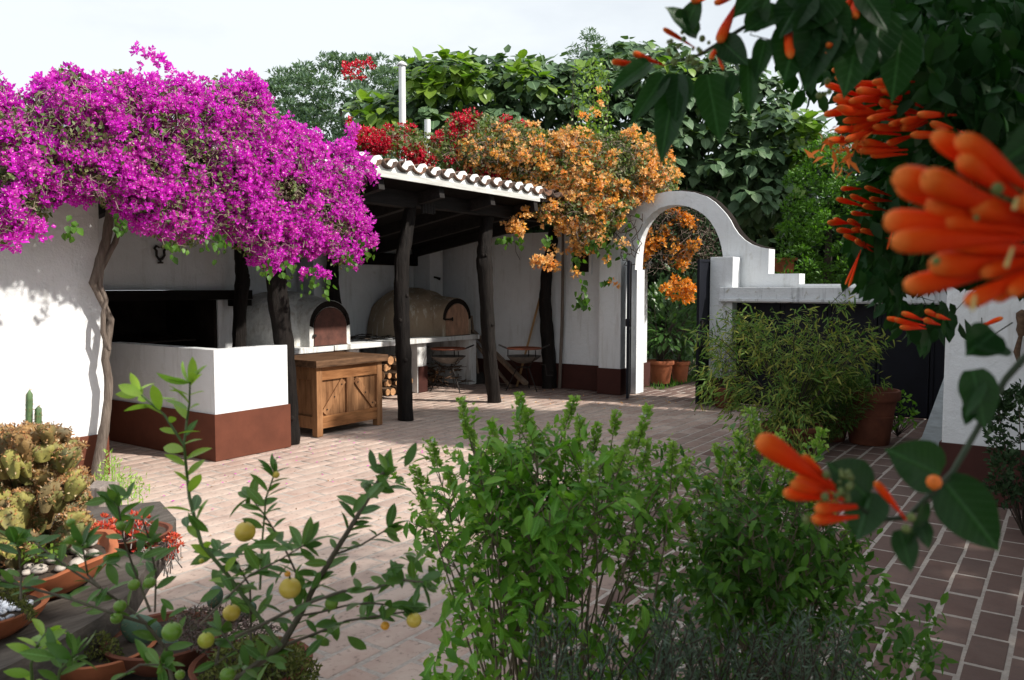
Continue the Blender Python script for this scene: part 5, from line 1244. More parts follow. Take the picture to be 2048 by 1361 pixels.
# =================================================================== FLAME VINE (right, overhead)
def trumpet_mesh(name, bend=.25, nseg=10, seg=10):
    """club shaped flower bud, base at origin, length 1 along +Z"""
    V = []; F = []
    prof = [(0, .022), (.08, .026), (.2, .036), (.35, .052), (.5, .070), (.65, .086), (.78, .094), (.87, .092), (.94, .078), (.98, .05), (1.0, .012)]
    for (t_, r) in prof:
        ox = bend * t_ * t_ * .5
        for k in range(seg):
            a = 2 * math.pi * k / seg; rr = r * (1 + .03 * math.cos(5 * a)); V.append((ox + rr * math.cos(a), rr * math.sin(a), t_))
    for i in range(len(prof) - 1):
        for k in range(seg): F.append((i * seg + k, i * seg + (k + 1) % seg, (i + 1) * seg + (k + 1) % seg, (i + 1) * seg + k))
    return mesh_np(name, V, np.array(F), M_trumpet, smooth=True)
TRM = [trumpet_mesh('flower_bud', b) for b in (.05, .14, .22, -.1)]
def bud_lo():
    V = []; F = []; prof = [(0, .025), (.3, .05), (.7, .09), (.9, .085), (1, .02)]
    for (t_, r) in prof:
        for k in range(6): a = k * math.pi / 3; V.append((r * math.cos(a) + .15 * t_ * t_, r * math.sin(a), t_))
    for i in range(4):
        for k in range(6): F.append((i * 6 + k, i * 6 + (k + 1) % 6, i * 6 + 6 + (k + 1) % 6, i * 6 + 6 + k))
    return mesh_np('flower_bud', V, np.array(F), M_trumpet, smooth=True)
TRL = bud_lo()
def cluster(label, tips, heart, d_tip, d_heart, parent=None, lo=False, wid=1.0, extra=0):
    """tips: [(x,y,fat)] where each bud's rounded end shows; heart: where the stalks meet"""
    for i, tp in enumerate(tips):
        x, y = tp[:2]; hx, hy = tp[2:4] if len(tp) > 3 else heart
        dt = d_tip + random.uniform(-.02, .02) * d_tip; b = PD(hx, hy, d_heart); a = PD(x, y, dt)
        v = Vector(a - b); Ln = v.length
        qv = v.to_track_quat('Z', 'Y').to_matrix().to_4x4() @ Matrix.Rotation(random.uniform(-.5, .5) + (0 if not lo else 3 * random.random()), 4, 'Z')
        o = bpy.data.objects.new('flower_bud', TRL if lo else random.choice(TRM)); wd = wid * random.uniform(.9, 1.1)
        if len(tp) == 5 or len(tp) == 3: wd *= tp[-1]
        o.matrix_basis = Matrix.Translation(b) @ qv @ Matrix.Diagonal((wd * min(Ln, .075) , wd * min(Ln, .075), Ln, 1)); link(o, parent)
def vleaf(parent, base, tip, d0, d1, wide=.62, roll=0.0, fold=.18, droop=.12):
    """one near leaf from base px to tip px, its own object"""
    a = PD(base[0], base[1], d0); b = PD(tip[0], tip[1], d1); Ln = np.linalg.norm(b - a)
    V, F, _ = VL[0]; ax = (b - a)[None]; up = (view + np.array([0, 0, .25]))[None]
    R = frames(ax, up)[0]; R = R @ np.array([[math.cos(roll), 0, math.sin(roll)], [0, 1, 0], [-math.sin(roll), 0, math.cos(roll)]])
    o = bpy.data.objects.new('leaf', VLME); S = np.diag([wide / .62, 1, 1]) * Ln
    RS = R @ S; o.matrix_basis = Matrix([[*RS[0], a[0]], [*RS[1], a[1]], [*RS[2], a[2]], [0, 0, 0, 1]]); link(o, parent)
def vl_mesh():
    V = []; F = []; n = 12
    for i in range(n + 1):
        t_ = i / n
        wd = .62 * (math.sin(math.pi * (t_ * .93 + .07) ** .72) ** .85) if t_ < .8 else .62 * .50 * ((1 - t_) / .2) ** 1.25
        wd = max(wd, 0)
        for s in (-1, -.5, 0, .5, 1):
            V.append((wd / 2 * s, t_, -.10 * t_ * t_ + .22 * wd * abs(s) ** 1.3 * .5 + .012 * math.sin(t_ * 16) * abs(s)))
    for i in range(n):
        for k in range(4): F.append((5 * i + k, 5 * i + k + 1, 5 * i + 6 + k, 5 * i + 5 + k))
    return (np.array(V), [np.array(F)], None)
VL = [vl_mesh()]; VLME = mesh_np('leaf', VL[0][0], VL[0][1], M_vleafn, smooth=True)
fv = thing('flame_vine', 'flame vine with dark leaves and orange trumpet clusters filling the upper right corner', 'vine', (*G(2300, 1361)[:2], 0))
# --- leaf mass
vpoly = [(1700, -80), (1650, 40), (1640, 90), (1665, 130), (1700, 150), (1700, 220), (1720, 270), (1760, 320), (1730, 380), (1760, 420), (1700, 440), (1720, 500), (1750, 500), (1740, 540), (1790, 560), (1850, 560), (1890, 540), (2000, 560), (2120, 570), (2120, -80)]
q = sample_poly(vpoly, 15000); e = np.clip(edge_dist(q, vpoly) / 120, 0, 1); dd = 2.2 + RG.uniform(-.6, 1.2, len(q)) * (.3 + e)
# keep the lower part by the house wall sparse
m = ~((q[:, 1] > 430) & (RG.random(len(q)) > .75)); q, dd = q[m], dd[m]; p_ = PD(q[:, 0], q[:, 1], dd); n = len(q)
LV = leaf_template(3, .5, .2, .15, 'oval')
scatter('foliage', LV, M_vleaf, p_, frames(rnd(n) * .8 + np.array([0, 0, -.7]), rnd(n) + view), RG.uniform(.035, .075, n), fv, smooth=True)
# deep backing growth over the house roof
q = sample_poly([(1730, -120), (1690, 60), (1740, 330), (1790, 380), (1900, 500), (2200, 540), (2200, -120)], 5200); p_ = PD(q[:, 0], q[:, 1], RG.uniform(6.3, 7.9, len(q))); n = len(q)
scatter('shaded_foliage', LV, M_darkleaf, p_, frames(rnd(n) * .8 + np.array([0, 0, -.6]), rnd(n) + view), RG.uniform(.15, .28, n), fv)
# lower fringe
q = np.concatenate([sample_poly([(1735, 380), (1800, 420), (1800, 620), (1770, 590), (1740, 570), (1690, 545), (1715, 470)], 200), sample_poly([(1760, 600), (1900, 600), (1950, 640), (1900, 660), (1840, 680), (1800, 650)], 60), sample_poly([(1560, 110), (1660, 140), (1640, 200), (1600, 180)], 14)]); p_ = PD(q[:, 0], q[:, 1], RG.uniform(1.7, 2.1, len(q))); n = len(q)
scatter('fringe_leaves', LV, M_vleaf, p_, frames(rnd(n) * .6 + np.array([0, 0, -1]), rnd(n) + view), RG.uniform(.035, .06, n), fv, smooth=True)
p0 = PD(RG.uniform(1720, 2050, 120), RG.uniform(0, 650, 120), RG.uniform(1.7, 2.6, 120)); cube_twigs('fine_stems', M_vstem, p0, p0 + rnd(120) * .12, .0018, fv)
m_ = MB(); m_.tube([(*G(2300, 1361)[:2], 0), PD(2250, 900, 2.3), PD(2150, 500, 2.3), PD(2050, 250, 2.3), PD(1900, 100, 2.3), PD(1750, 20, 2.2)], [.03, .03, .028, .022, .016, .008], 8); m_.build('main_stem', M_vine, fv, smooth=True)

# mid cluster A (upper), buds point left
tipsA = [(1676, 152), (1662, 196), (1646, 170), (1652, 230), (1690, 205), (1665, 215), (1701, 170), (1740, 165), (1760, 182), (1720, 200), (1745, 232), (1712, 218), (1690, 240), (1665, 262), (1650, 280), (1700, 262), (1722, 258), (1750, 254), (1690, 280), (1800, 244), (1795, 262), (1820, 270), (1770, 250), (1715, 305), (1740, 310), (1860, 248), (1664, 140), (1705, 185), (1675, 190), (1730, 240), (1688, 225), (1752, 205), (1775, 215), (1700, 295), (1722, 285), (1768, 290), (1840, 230), (1748, 178)]
cl = thing('vine_flower_cluster', 'dense orange bud cluster high beside the sky gap', 'flower cluster', PD(1780, 230, 1.5))
for (x, y) in tipsA:
    L_ = random.uniform(70, 110); a = random.uniform(-.35, .35) + (y - 230) / 300
    cluster('', [(x, y, x + L_ * math.cos(-a), y - L_ * math.sin(a) * .9)], None, 1.35 + random.uniform(0, .15), 1.5, cl, wid=.95)
p_ = PD(RG.normal(1690, 22, 60), RG.normal(300, 22, 60), RG.uniform(1.4, 1.5, 60)); scatter('open_petals', leaf_template(2, .3, .2, .5, 'ellip'), M_trumpet, p_, frames(rnd(60), rnd(60)), RG.uniform(.012, .03, 60), cl)
# small cluster D
cl = thing('vine_flower_cluster', 'small orange bud cluster over the green bush below the upper one', 'flower cluster', PD(1740, 420, 1.75))
for (x, y) in [(1672, 398), (1680, 376), (1700, 392), (1662, 440), (1668, 462), (1690, 440), (1700, 425), (1690, 470), (1705, 480), (1720, 460), (1733, 375), (1720, 410), (1655, 445), (1700, 460), (1735, 400)]:
    cluster('', [(x, y, x + random.uniform(40, 62), y + random.uniform(-6, 30))], None, 1.7, 1.8, cl, wid=.8)
cluster('', [(1697, 575, 1722, 500, .7), (1775, 500, 1790, 440, .6), (1690, 570, 1722, 500, .5)], None, 1.7, 1.72, cl, wid=.6)
# E small spray before black panels
cl = thing('vine_flower_cluster', 'small orange bud spray hanging in front of the black panels', 'flower cluster', PD(1850, 650, 1.5))
for (x, y, hx, hy) in [(1776, 636, 1850, 652), (1786, 640, 1850, 658), (1797, 654, 1852, 658), (1808, 627, 1850, 642), (1850, 622, 1890, 640), (1848, 640, 1880, 650), (1868, 630, 1900, 640), (2002, 634, 1950, 660), (1975, 646, 1940, 665)]:
    cluster('', [(x, y, hx, hy)], None, 1.45, 1.5, cl, wid=.75)
# B huge near cluster
cl = thing('vine_flower_cluster', 'big out of focus orange trumpet cluster closest to the camera', 'flower cluster', PD(2050, 480, .45))
fat = 1.0
TB = [(1925, 275, 2030, 385), (1905, 320, 2015, 400), (1795, 345, 2010, 420), (1862, 262, 1990, 380) , (1790, 368, 2000, 445), (1925, 405, 2080, 455), (1764, 445, 1990, 450), (1792, 482, 2000, 470), (1888, 440, 2060, 462), (1895, 482, 2060, 500), (1805, 572, 2010, 520), (1870, 525, 2060, 520), (1968, 545, 2080, 500), (1940, 612, 2040, 520), (2010, 590, 2075, 500), (2000, 560, 2090, 500), (2042, 380, 2120, 440), (2035, 462, 2140, 440), (2025, 410, 2120, 430), (1862, 412, 2030, 440), (1985, 600, 2060, 520), (2060, 600, 2110, 510), (2050, 420, 2150, 450), (2045, 545, 2140, 500), (1880, 500, 2060, 505), (1830, 360, 2010, 430)]
for i, (x, y, hx, hy) in enumerate(TB):
    zd = .415 + .035 * random.random(); cluster('', [(x, y, hx + 45, hy + 8)], None, zd, zd + .010, cl, wid=1.02)
for (x, y, r) in ((1995, 378, .0032), (1953, 436, .0014), (1872, 522, .0022)):
    m_ = MB(); c = PD(x, y, .405); m_.lathe([(.0005, -r), (r * .7, -r * .7), (r, 0), (r * .7, r * .7), (.0005, r)], c, 10, cap0=False); m_.build('green_bud', M_budgreen, cl, smooth=True)
for (x0, y0, x1, y1) in ((2035, 395, 2028, 420), (2026, 495, 2012, 535), (1950, 590, 1945, 622)):
    m_ = MB(); m_.tube([PD(x0, y0, .385), PD(x1, y1, .385)], [.0007, .0011], 6); m_.build('stamen', M_stamen, cl)
m_ = MB(); m_.tube([PD(2060, 470, .46), PD(2160, 480, .5), PD(2300, 470, .6)], [.004, .004, .004], 8); m_.build('stalk', M_vstem, cl)
for (a, b, w_) in (((2090, 330), (1985, 420), .7), ((2110, 250), (2000, 330), .6)): vleaf(cl, a, b, .5, .5, w_)
# C lower spray
cl = thing('vine_spray', 'hanging vine spray with orange buds and round dark leaves at lower right', 'vine spray', PD(1700, 950, .62))
for (x, y, hx, hy, f_) in [(1512, 876, 1668, 978, 1.15), (1604, 910, 1670, 972, .8), (1565, 985, 1690, 1000, .9), (1590, 955, 1675, 985, .85), (1580, 968, 1690, 1000, .7), (1625, 1016, 1712, 1012, .95), (1630, 1042, 1715, 1034, .85), (1750, 962, 1812, 1040, .9), (1640, 1022, 1716, 1016, .6)]:
    cluster('', [(x, y, hx, hy, f_)], None, .575, .585, cl, wid=1.12)
m_ = MB(); c = PD(1868, 965, .56); m_.lathe([(.001, -.0052), (.004, -.0032), (.0052, 0), (.004, .0036), (.001, .0052)], c, 12, cap0=False); m_.build('round_orange_bud', M_orb, cl, smooth=True)
for k in range(26):
    x, y = (random.gauss(1690, 12), random.gauss(968, 18)) if k < 20 else random.choice([(1822, 1036), (1653, 950), (1650, 995), (1613, 1040), (1812, 1058), (1800, 1065)])
    r = random.uniform(.0014, .0026) if k < 20 else .0032
    m_ = MB(); c = PD(x, y, .575 + random.uniform(-.01, .01)); m_.lathe([(.0003, -r), (r * .75, -r * .6), (r, 0), (r * .7, r * .8), (.0003, r * 1.1)], c, 8, cap0=False); m_.build('green_bud', M_budgreen, cl, smooth=True)
m_ = MB(); m_.tube([PD(*q) for q in [(1690, 1000, .60), (1760, 1040, .61), (1815, 1035, .61), (1850, 1000, .61), (1905, 945, .61), (1960, 850, .61), (2010, 760, .62), (2080, 680, .63), (2200, 560, .66)]], [.0016, .002, .0022, .0022, .0022, .0024, .0026, .0028, .003], 8); m_.build('stem', M_vstem, cl, smooth=True)
m_ = MB(); m_.tube([PD(*q) for q in [(1905, 945, .61), (1940, 880, .63), (1990, 790, .64), (2060, 700, .66)]], .0013, 6); m_.build('side_stem', M_vstem, cl, smooth=True)
for (a, b, w_, r_) in (((1735, 995), (1660, 925), .95, .2), ((1880, 950), (1778, 900), .82, -.1), ((1745, 985), (1712, 1080), .85, .7), ((1800, 1060), (1825, 1145), .62, .2), ((1835, 1040), (1862, 1098), .8, -.3), ((1885, 960), (2005, 1108), .62, .3), ((1850, 1000), (1820, 1100), .5, -.7),
                      ((1990, 665), (1935, 708), .9, .2), ((1945, 740), (1975, 860), .62, .2), ((2010, 690), (1948, 690), .85, .5), ((1940, 810), (1932, 850), .6, .1), ((1960, 760), (1930, 830), .5, .8)):
    vleaf(cl, a, b, .61, .60, w_, r_)
# F top spray
cl = thing('vine_spray', 'drooping vine spray with pointed leaves along the top edge', 'vine spray', PD(1500, 20, .9))
for (x, y, hx, hy, f_) in [(1222, 124, 1290, 130, .9), (1262, 106, 1330, 132, .8), (1328, 56, 1390, 96, .75), (1432, 88, 1478, 0, 1.0), (1574, 138, 1580, -10, .8), (1568, 120, 1582, -10, .8), (1380, 5, 1440, -20, .9), (1424, 10, 1480, -10, .8), (1700, 40, 1712, -10, 1.1), (1690, 20, 1720, -30, .9), (1420, 118, 1440, 85, .7), (1640, 60, 1670, 70, .5), (1650, 92, 1690, 106, .8), (1654, 110, 1700, 100, .8), (1448, 140, 1430, 100, .6)]:
    cluster('', [(x, y, hx, hy, f_)], None, .95, .97, cl, wid=1.0)
for (a, b, w_, r_) in (((1300, 125), (1218, 182), .5, .2), ((1330, 150), (1262, 245), .42, .1), ((1352, 150), (1322, 325), .42, .1), ((1360, 150), (1352, 238), .7, .0), ((1415, 150), (1444, 282), .66, 0), ((1495, 118), (1500, 236), .38, .1), ((1440, 80), (1495, 128), .85, .5), ((1395, 70), (1335, 10), .8, .2), ((1370, 60), (1400, -10), .8, -.2), ((1600, 50), (1570, 160), .9, .1), ((1640, 20), (1620, 165), .95, -.3), ((1655, 40), (1608, 178), .6, .3), ((1530, 80), (1512, 160), .5, .1), ((1500, 60), (1540, -10), .8, 0), ((1560, 20), (1490, 60), .6, 0), ((1640, 0), (1700, 80), .9, 0), ((1610, -10), (1560, 70), .9, .3), ((1470, 150), (1455, 200), .5, 0), ((1680, 20), (1650, 130), .9, 0), ((1720, 60), (1690, 190), .7, .2), ((1760, 20), (1740, 150), .8, 0), ((1660, -20), (1600, 60), .9, 0), ((1580, -30), (1640, 40), .9, 0), ((1800, 60), (1790, 200), .7, 0), ((1520, -20), (1470, 30), .7, 0), ((1720, -20), (1780, 60), .8, 0)):
    vleaf(cl, a, b, .95, .93, w_ * .8, r_)
for k in range(34):
    x, y = random.choice([(1360, 110), (1340, 100), (1380, 130), (1400, 105), (1420, 90), (1350, 85), (1660, 175), (1440, 105)]); r = random.uniform(.002, .0042); m_ = MB(); c = PD(x + random.gauss(0, 14), y + random.gauss(0, 12), .95); m_.lathe([(.0003, -r), (r * .75, -r * .6), (r, 0), (r * .7, r * .8), (.0003, r * 1.1)], c, 8, cap0=False); m_.build('green_bud', M_budgreen, cl, smooth=True)
m_ = MB(); m_.tube([PD(*q) for q in [(1330, 130, .96), (1400, 110, .96), (1480, 60, .97), (1560, 10, .98), (1640, -40, 1.0), (1800, -90, 1.1)]], [.0015, .002, .0025, .003, .003, .004], 8); m_.build('stem', M_vstem, cl, smooth=True)
m_ = MB(); m_.tube([PD(*q) for q in [(1520, 40, .97), (1500, 70, .97), (1540, 80, .97), (1560, 60, .97), (1550, 30, .97)]], .0008, 5); m_.build('tendril', M_vstem, cl, smooth=True)

# pergola roofed with the same vine over the camera side of the yard (mostly unseen above and beside the frame, trimmed to shape the shade)
pg = thing('vine_pergola', 'vine covered pergola shading the near right side of the yard', 'pergola', (2.5, -2.0, 0))
for k in range(7):
    m_ = MB(); m_.box(-2.5, 6.3, -4.2 + k * .62, -4.12 + k * .62, 2.62, 2.72); m_.build('rafter', M_beam, pg)
for (x, y) in ((-2.4, -4.1), (6.15, -4.1), (1.9, -3.4)): m_ = MB(); m_.tube([(x, y, 0), (x, y, 2.62)], .07, 10, .05); m_.build('post', M_post, pg, smooth=True)
n = 34000; px_ = RG.uniform(-2.6, 6.3, n); py_ = RG.uniform(-4.4, .35, n); keep = ~((py_ > -.75) & (px_ > 2.6) & ~((py_ < .12 * px_ - .35) & (px_ > 5.0))) & ~((py_ > -.3) & (px_ > 1.2)) ; px_, py_ = px_[keep], py_[keep]; n = len(px_)
pp = np.stack([px_, py_, 2.74 + RG.uniform(-.12, .25, n)], 1); scatter('foliage', leaf_template(2, .6, .2, .15), M_vleaf, pp, frames(rnd(n) * np.array([1, 1, .3]), rnd(n) * .6 + np.array([0, 0, 1])), RG.uniform(.09, .16, n), pg)

# =================================================================== HERBS IN FRONT
def herb(label, tips, base, bdep, dep, poly_low, nlow, nsub, leafmm, dark=False, spike=.09, seed=0, singles=150, wf=1.0):
    t = thing('herb_bush', label, 'herb bush', (*PD(base[0], base[1], bdep)[:2], 0)); ML = M_basilshade if dark else M_basil
    b0 = PD(base[0], base[1], bdep); b0[2] = 0.02
    lp, la, lu, sp, sa, wp, P0, P1, rad = [], [], [], [], [], [], [], [], []
    dsp, dsa = [], []
    for (x, y, k) in tips:
        d = dep + random.uniform(-.28, .28); tip = PD(x, y, d); b = b0 + RG.normal(0, .05, 3) * np.array([1, 1, 0])
        ctrl = b * .55 + tip * .45; ctrl[2] = b[2] + (tip[2] - b[2]) * .62 + random.uniform(-.05, .05); ctrl[:2] += RG.normal(0, .06, 2)
        def Q(s): return (1 - s) ** 2 * b + 2 * s * (1 - s) * ctrl + s * s * tip
        ss = np.linspace(0, 1, 10)
        for i in range(9): P0.append(Q(ss[i])); P1.append(Q(ss[i + 1])); rad.append(.0065 * (1 - .75 * ss[i]))
        tg = tip - Q(.9); tg /= np.linalg.norm(tg)
        has = k > 0
        # leaf pairs down the stem
        s = .97 if not has else .90; ang = random.uniform(0, 6.28)
        lim = .74 if random.random() < .8 else .55
        while s > lim:
            p = Q(s); tt = Q(min(1, s + .03)) - Q(s - .03); tt /= np.linalg.norm(tt); o1 = np.cross(tt, [math.cos(ang), math.sin(ang), .1]); o1 /= np.linalg.norm(o1)
            for sg in (-1, 1):
                a = o1 * sg + tt * .35 + np.array([0, 0, random.uniform(-.5, .15)]); lp.append(p + o1 * sg * .008); la.append(a); lu.append(tt + np.array([0, 0, .7]))
            # side shoots
            for _ in range(nsub):
                a = rnd(1)[0] * np.array([1, 1, .5]) + tt * .9; a /= np.linalg.norm(a); L_ = random.uniform(.04, .11); e = p + a * L_; P0.append(p); P1.append(e); rad.append(.0018)
                for j in range(5):
                    o2 = rnd(1)[0]; lp.append(p + a * L_ * (.5 + .17 * j)); la.append(o2 * .8 + a * .5 + np.array([0, 0, -.25])); lu.append(a + np.array([0, 0, .8]))
                if has and random.random() < .7 * wf:
                    for j in range(8): sp.append(e + a * j * .007); sa.append(rnd(1)[0])
            s -= random.uniform(.04, .07); ang += 1.571
        if has:
            L_ = spike * random.uniform(.7, 1.3) * k; nw = int(L_ / .0075)
            dry = random.random() < .015
            for j in range(nw):
                for r_ in range(9):
                    v = rnd(1)[0]; v[2] = abs(v[2]) * .4 + .2; (dsp if dry else sp).append(tip + tg * (j * .0075 - L_ * .45) + v * .003); (dsa if dry else sa).append(v)
                if random.random() < .16 * wf: wp.append(tip + tg * (j * .0075 - L_ * .45) + rnd(1)[0] * .008)
            P0.append(tip - tg * L_ * .45); P1.append(tip + tg * L_ * .55); rad.append(.0014)
    # low dense leaves
    q = sample_poly(poly_low, nlow); dd = dep + RG.uniform(-.3, .35, nlow); pl_ = PD(q[:, 0], q[:, 1], dd)
    lp += list(pl_); la += list(rnd(nlow) + np.array([0, 0, -.25])); lu += list(rnd(nlow) * .4 + np.array([0, 0, 1.0]) + view * .3)
    lp, la, lu = map(np.array, (lp, la, lu)); n = len(lp); R_ = frames(la, lu + rnd(n) * .3); sz = RG.uniform(.6, 1.25, n) * leafmm
    T4 = leaf_template(5, .40, .35, .3, 'ellip'); T2 = leaf_template(3, .40, .3, .25, 'ellip')
    dist = (lp - C0) @ _F; o_ = np.argsort(dist - sz * 3)
    single_leaves('leaf', T4, M_basilshade if dark else M_basiln, lp[o_[:singles]], R_[o_[:singles]], sz[o_[:singles]], t)
    scatter('foliage', T2, ML, lp[o_[singles:]], R_[o_[singles:]], sz[o_[singles:]], t, smooth=True)
    sp, sa = np.array(sp), np.array(sa); scatter('flower_spikes', diamond(.7, .4), M_basilspike, sp, frames(sa, rnd(len(sp))), RG.uniform(.009, .019, len(sp)), t)
    if dsp: dsp, dsa = np.array(dsp), np.array(dsa); scatter('dry_spikes', diamond(.7, .4), M_dryspike, dsp, frames(dsa, rnd(len(dsp))), RG.uniform(.007, .014, len(dsp)), t)
    wp = np.array(wp); wp = np.repeat(wp, 3, 0); scatter('white_flowers', diamond(.8, .3), M_wflower, wp + rnd(len(wp)) * .003, frames(rnd(len(wp)), rnd(len(wp)) + view), RG.uniform(.006, .011, len(wp)), t)
    cube_twigs('stems', M_basilstem, np.array(P0), np.array(P1), np.array(rad), t)
    return t
tips1 = [(x, y + 28, k) for (x, y, k) in [(835, 925, 1), (868, 880, 1.1), (930, 815, 1.2), (945, 850, .9), (985, 850, 1), (1040, 800, 1.6), (1060, 830, 1.2), (1075, 870, 1), (1140, 800, 1.7), (1160, 840, 1), (1190, 850, .8), (1230, 820, 1), (1285, 830, 1.3), (1290, 880, 1), (1345, 890, 1.3), (1355, 930, 1), (1130, 880, 1), (1000, 880, 1.2), (960, 900, 1), (900, 930, 1), (1210, 900, 1), (1250, 880, 1.1), (1100, 900, 1), (1320, 960, 1), (1370, 1000, .8), (860, 1010, .7), (845, 980, .6), (1180, 930, 1), (1040, 900, 1), (1280, 1000, 1)]]
tips1 += [(float(x), float(y), 0) for x, y in sample_poly([(880, 950), (930, 870), (1050, 870), (1200, 900), (1340, 950), (1370, 1020), (1250, 1060), (1050, 1060), (900, 1030)], 24)]
herb('tall flowering basil like bush with pale seed spikes in the centre foreground', tips1, (1090, 1400), 2.0, 1.95, [(830, 1361), (870, 1290), (900, 1200), (960, 1150), (1060, 1170), (1160, 1220), (1300, 1200), (1330, 1400), (830, 1400)], 800, 2, .043, singles=150, spike=.075)
tips2 = [(1380, 940, .8), (1440, 920, .9), (1480, 900, 1), (1510, 860, 1.1), (1545, 905, 1), (1420, 985, .9), (1460, 960, 1), (1600, 960, 1), (1650, 1010, 1), (1560, 940, .8), (1380, 1060, .8), (1700, 1060, .8), (1640, 880, .8), (1500, 950, 1)]
tips2 += [(float(x), float(y), 0) for x, y in sample_poly([(1380, 1010), (1420, 960), (1500, 930), (1600, 970), (1700, 1030), (1760, 1120), (1600, 1200), (1400, 1180)], 34)]
herb('flowering herb bush with shade-darkened leaves behind the hanging orange spray', tips2, (1530, 1420), 2.3, 2.15, [(1250, 1361), (1270, 1150), (1380, 1080), (1500, 1060), (1700, 1090), (1790, 1180), (1800, 1250), (1880, 1200), (1895, 1330), (1700, 1400), (1250, 1400)], 1700, 2, .038, singles=150, wf=1.6, dark=True)
# rosemary in the corner
t = thing('rosemary_bush', 'grey green rosemary sprigs in the dark lower right foreground', 'herb bush', (*G(1450, 1361)[:2], 0))
P0, P1, lp, la = [], [], [], []
for k in range(150):
    x = RG.uniform(1060, 1720); y = RG.uniform(1190, 1345) + abs(x - 1400) * .12; d = RG.uniform(1.45, 1.75); tip = PD(x, y, d); b = PD(x + RG.normal(0, 110), y + 300, d + .05); mid = (tip + b) / 2 + RG.normal(0, .035, 3)
    P0 += [b, mid]; P1 += [mid, tip]
    for s in np.linspace(.12, 1, 56):
        p = b * (1 - s) ** 2 + 2 * s * (1 - s) * mid + s * s * tip; lp.append(p); tt = tip - b; tt = tt / np.linalg.norm(tt); la.append(rnd(1)[0] * .8 + tt * .8)
cube_twigs('stems', M_twigd, np.array(P0), np.array(P1), .0022, t)
lp, la = np.array(lp), np.array(la); scatter('needles', diamond(.13, .2), M_rosemary, lp, frames(la, rnd(len(lp)) + view), RG.uniform(.016, .028, len(lp)), t)

# =================================================================== POTS ON THE OLD TIMBER (lower left)
ZT = .55
tb = thing('timber_bench', 'long weathered grey timber slab carrying the cactus pots', 'bench', (*G(100, 1150, ZT)[:2], 0))
edge = [(-260, 1080), (60, 1050), (200, 1015), (320, 1003), (352, 1038), (325, 1092), (296, 1130), (262, 1185), (200, 1235), (105, 1290), (0, 1340), (-140, 1420), (-420, 1420)]
pl_ = [tuple(G(x, y, ZT)[:2]) for x, y in edge]
extruded('slab', pl_, lambda a, b, t_: (a, b, t_), ZT - .09, ZT, M_grey, tb)
for (x, y) in ((190, 1110), (-100, 1330), (-100, 1090)):
    g0 = G(x, y, ZT); m_ = MB(); m_.box(g0[0] - .07, g0[0] + .07, g0[1] - .07, g0[1] + .07, 0, ZT - .092); m_.build('leg', M_grey, tb, bevel=.008)
st = thing('stump', 'upright grey timber stump behind the cactus by the trunk', 'stump', (*G(190, 1000, .42)[:2], 0))
c = G(188, 968, .55); m_ = MB(); M = Matrix.Translation((c[0], c[1], 0)) @ Matrix.Rotation(.35, 4, 'Z'); m_.box(-.07, .07, -.09, .09, 0, .55, M); m_.build('block', M_stump, st, bevel=.01)
def bowl(label, px, py, z, rx, h, mat=M_terra, pebble=None, nump=0, lobes=0, group=None, psz=.02):
    c = G(px, py, z); t = thing('cactus_bowl', label, 'bowl', (c[0], c[1], z), group)
    m_ = MB(); V = []; F = []; seg = 40
    prof = [(.55, 0), (.62, .01), (.82, .35 * h), (.93, .62 * h), (1.0, .86 * h), (1.03, .97 * h), (1.0, 1.0 * h), (.93, .97 * h), (.90, .8 * h), (.86, .72 * h)]
    for (r, zz) in prof:
        for k in range(seg):
            a = 2 * math.pi * k / seg; lob = 1 + (.07 * max(0, math.cos(lobes * a)) * (zz / h) if lobes else 0); V.append((rx * r * lob * math.cos(a), rx * r * lob * math.sin(a), zz + (.012 * math.cos(lobes * a) if lobes and zz > .8 * h else 0)))
    for i in range(len(prof) - 1):
        for k in range(seg): F.append((i * seg + k, i * seg + (k + 1) % seg, (i + 1) * seg + (k + 1) % seg, (i + 1) * seg + k))
    m_.add(V, F); o = m_.build('bowl', mat, t, smooth=True); o.matrix_parent_inverse = Matrix()
    m_ = MB(); m_.lathe([(.001, h * .8), (rx * .5, h * .8), (rx * .885, h * .76)], (0, 0, 0), 24, cap0=False, jit=.01); o = m_.build('soil', M_soil, t); o.matrix_parent_inverse = Matrix()
    if pebble:
        V = []; F = []
        for (rr, zz) in ((.02, -1), (.75, -.6), (1, 0), (.72, .62), (.02, .95)):
            for k in range(8): a = k * math.pi / 4; V.append((rr * math.cos(a), rr * math.sin(a) * .85, zz * .7))
        for i in range(4):
            for k in range(8): F.append((i * 8 + k, i * 8 + (k + 1) % 8, i * 8 + 8 + (k + 1) % 8, i * 8 + 8 + k))
        me = mesh_np('pebble', V, np.array(F), pebble, smooth=True)
        for k in range(nump):
            a = random.uniform(0, 6.28); r = rx * .82 * math.sqrt(random.random()); s = psz * random.uniform(.5, 1.2)
            o = bpy.data.objects.new('pebble', me); o.matrix_basis = Matrix.Translation((c[0] + r * math.cos(a), c[1] + r * math.sin(a), z + h * .82 + s * .4)) @ Matrix.Rotation(random.uniform(0, 6.28), 4, 'Z') @ Matrix.Rotation(random.uniform(-.4, .4), 4, 'X') @ Matrix.Diagonal((s, s * random.uniform(.7, 1), s * .8, 1)); link(o, t)
    return t, c
bA, cA = bowl('wide wavy rimmed terracotta bowl with pale pebbles under the crested cactus', 58, 1180, ZT, .25, .115, M_terra, M_pebble, 46, 5, psz=.026)
bB, cB = bowl('small terracotta bowl full of whitish stones at the far left edge', -30, 1265, ZT, .155, .075, M_terra, M_pebblew, 60, psz=.017)
bC, cC = bowl('terracotta dish of red tipped succulents on the far end of the timber', 262, 1090, ZT, .14, .05, M_terrad)
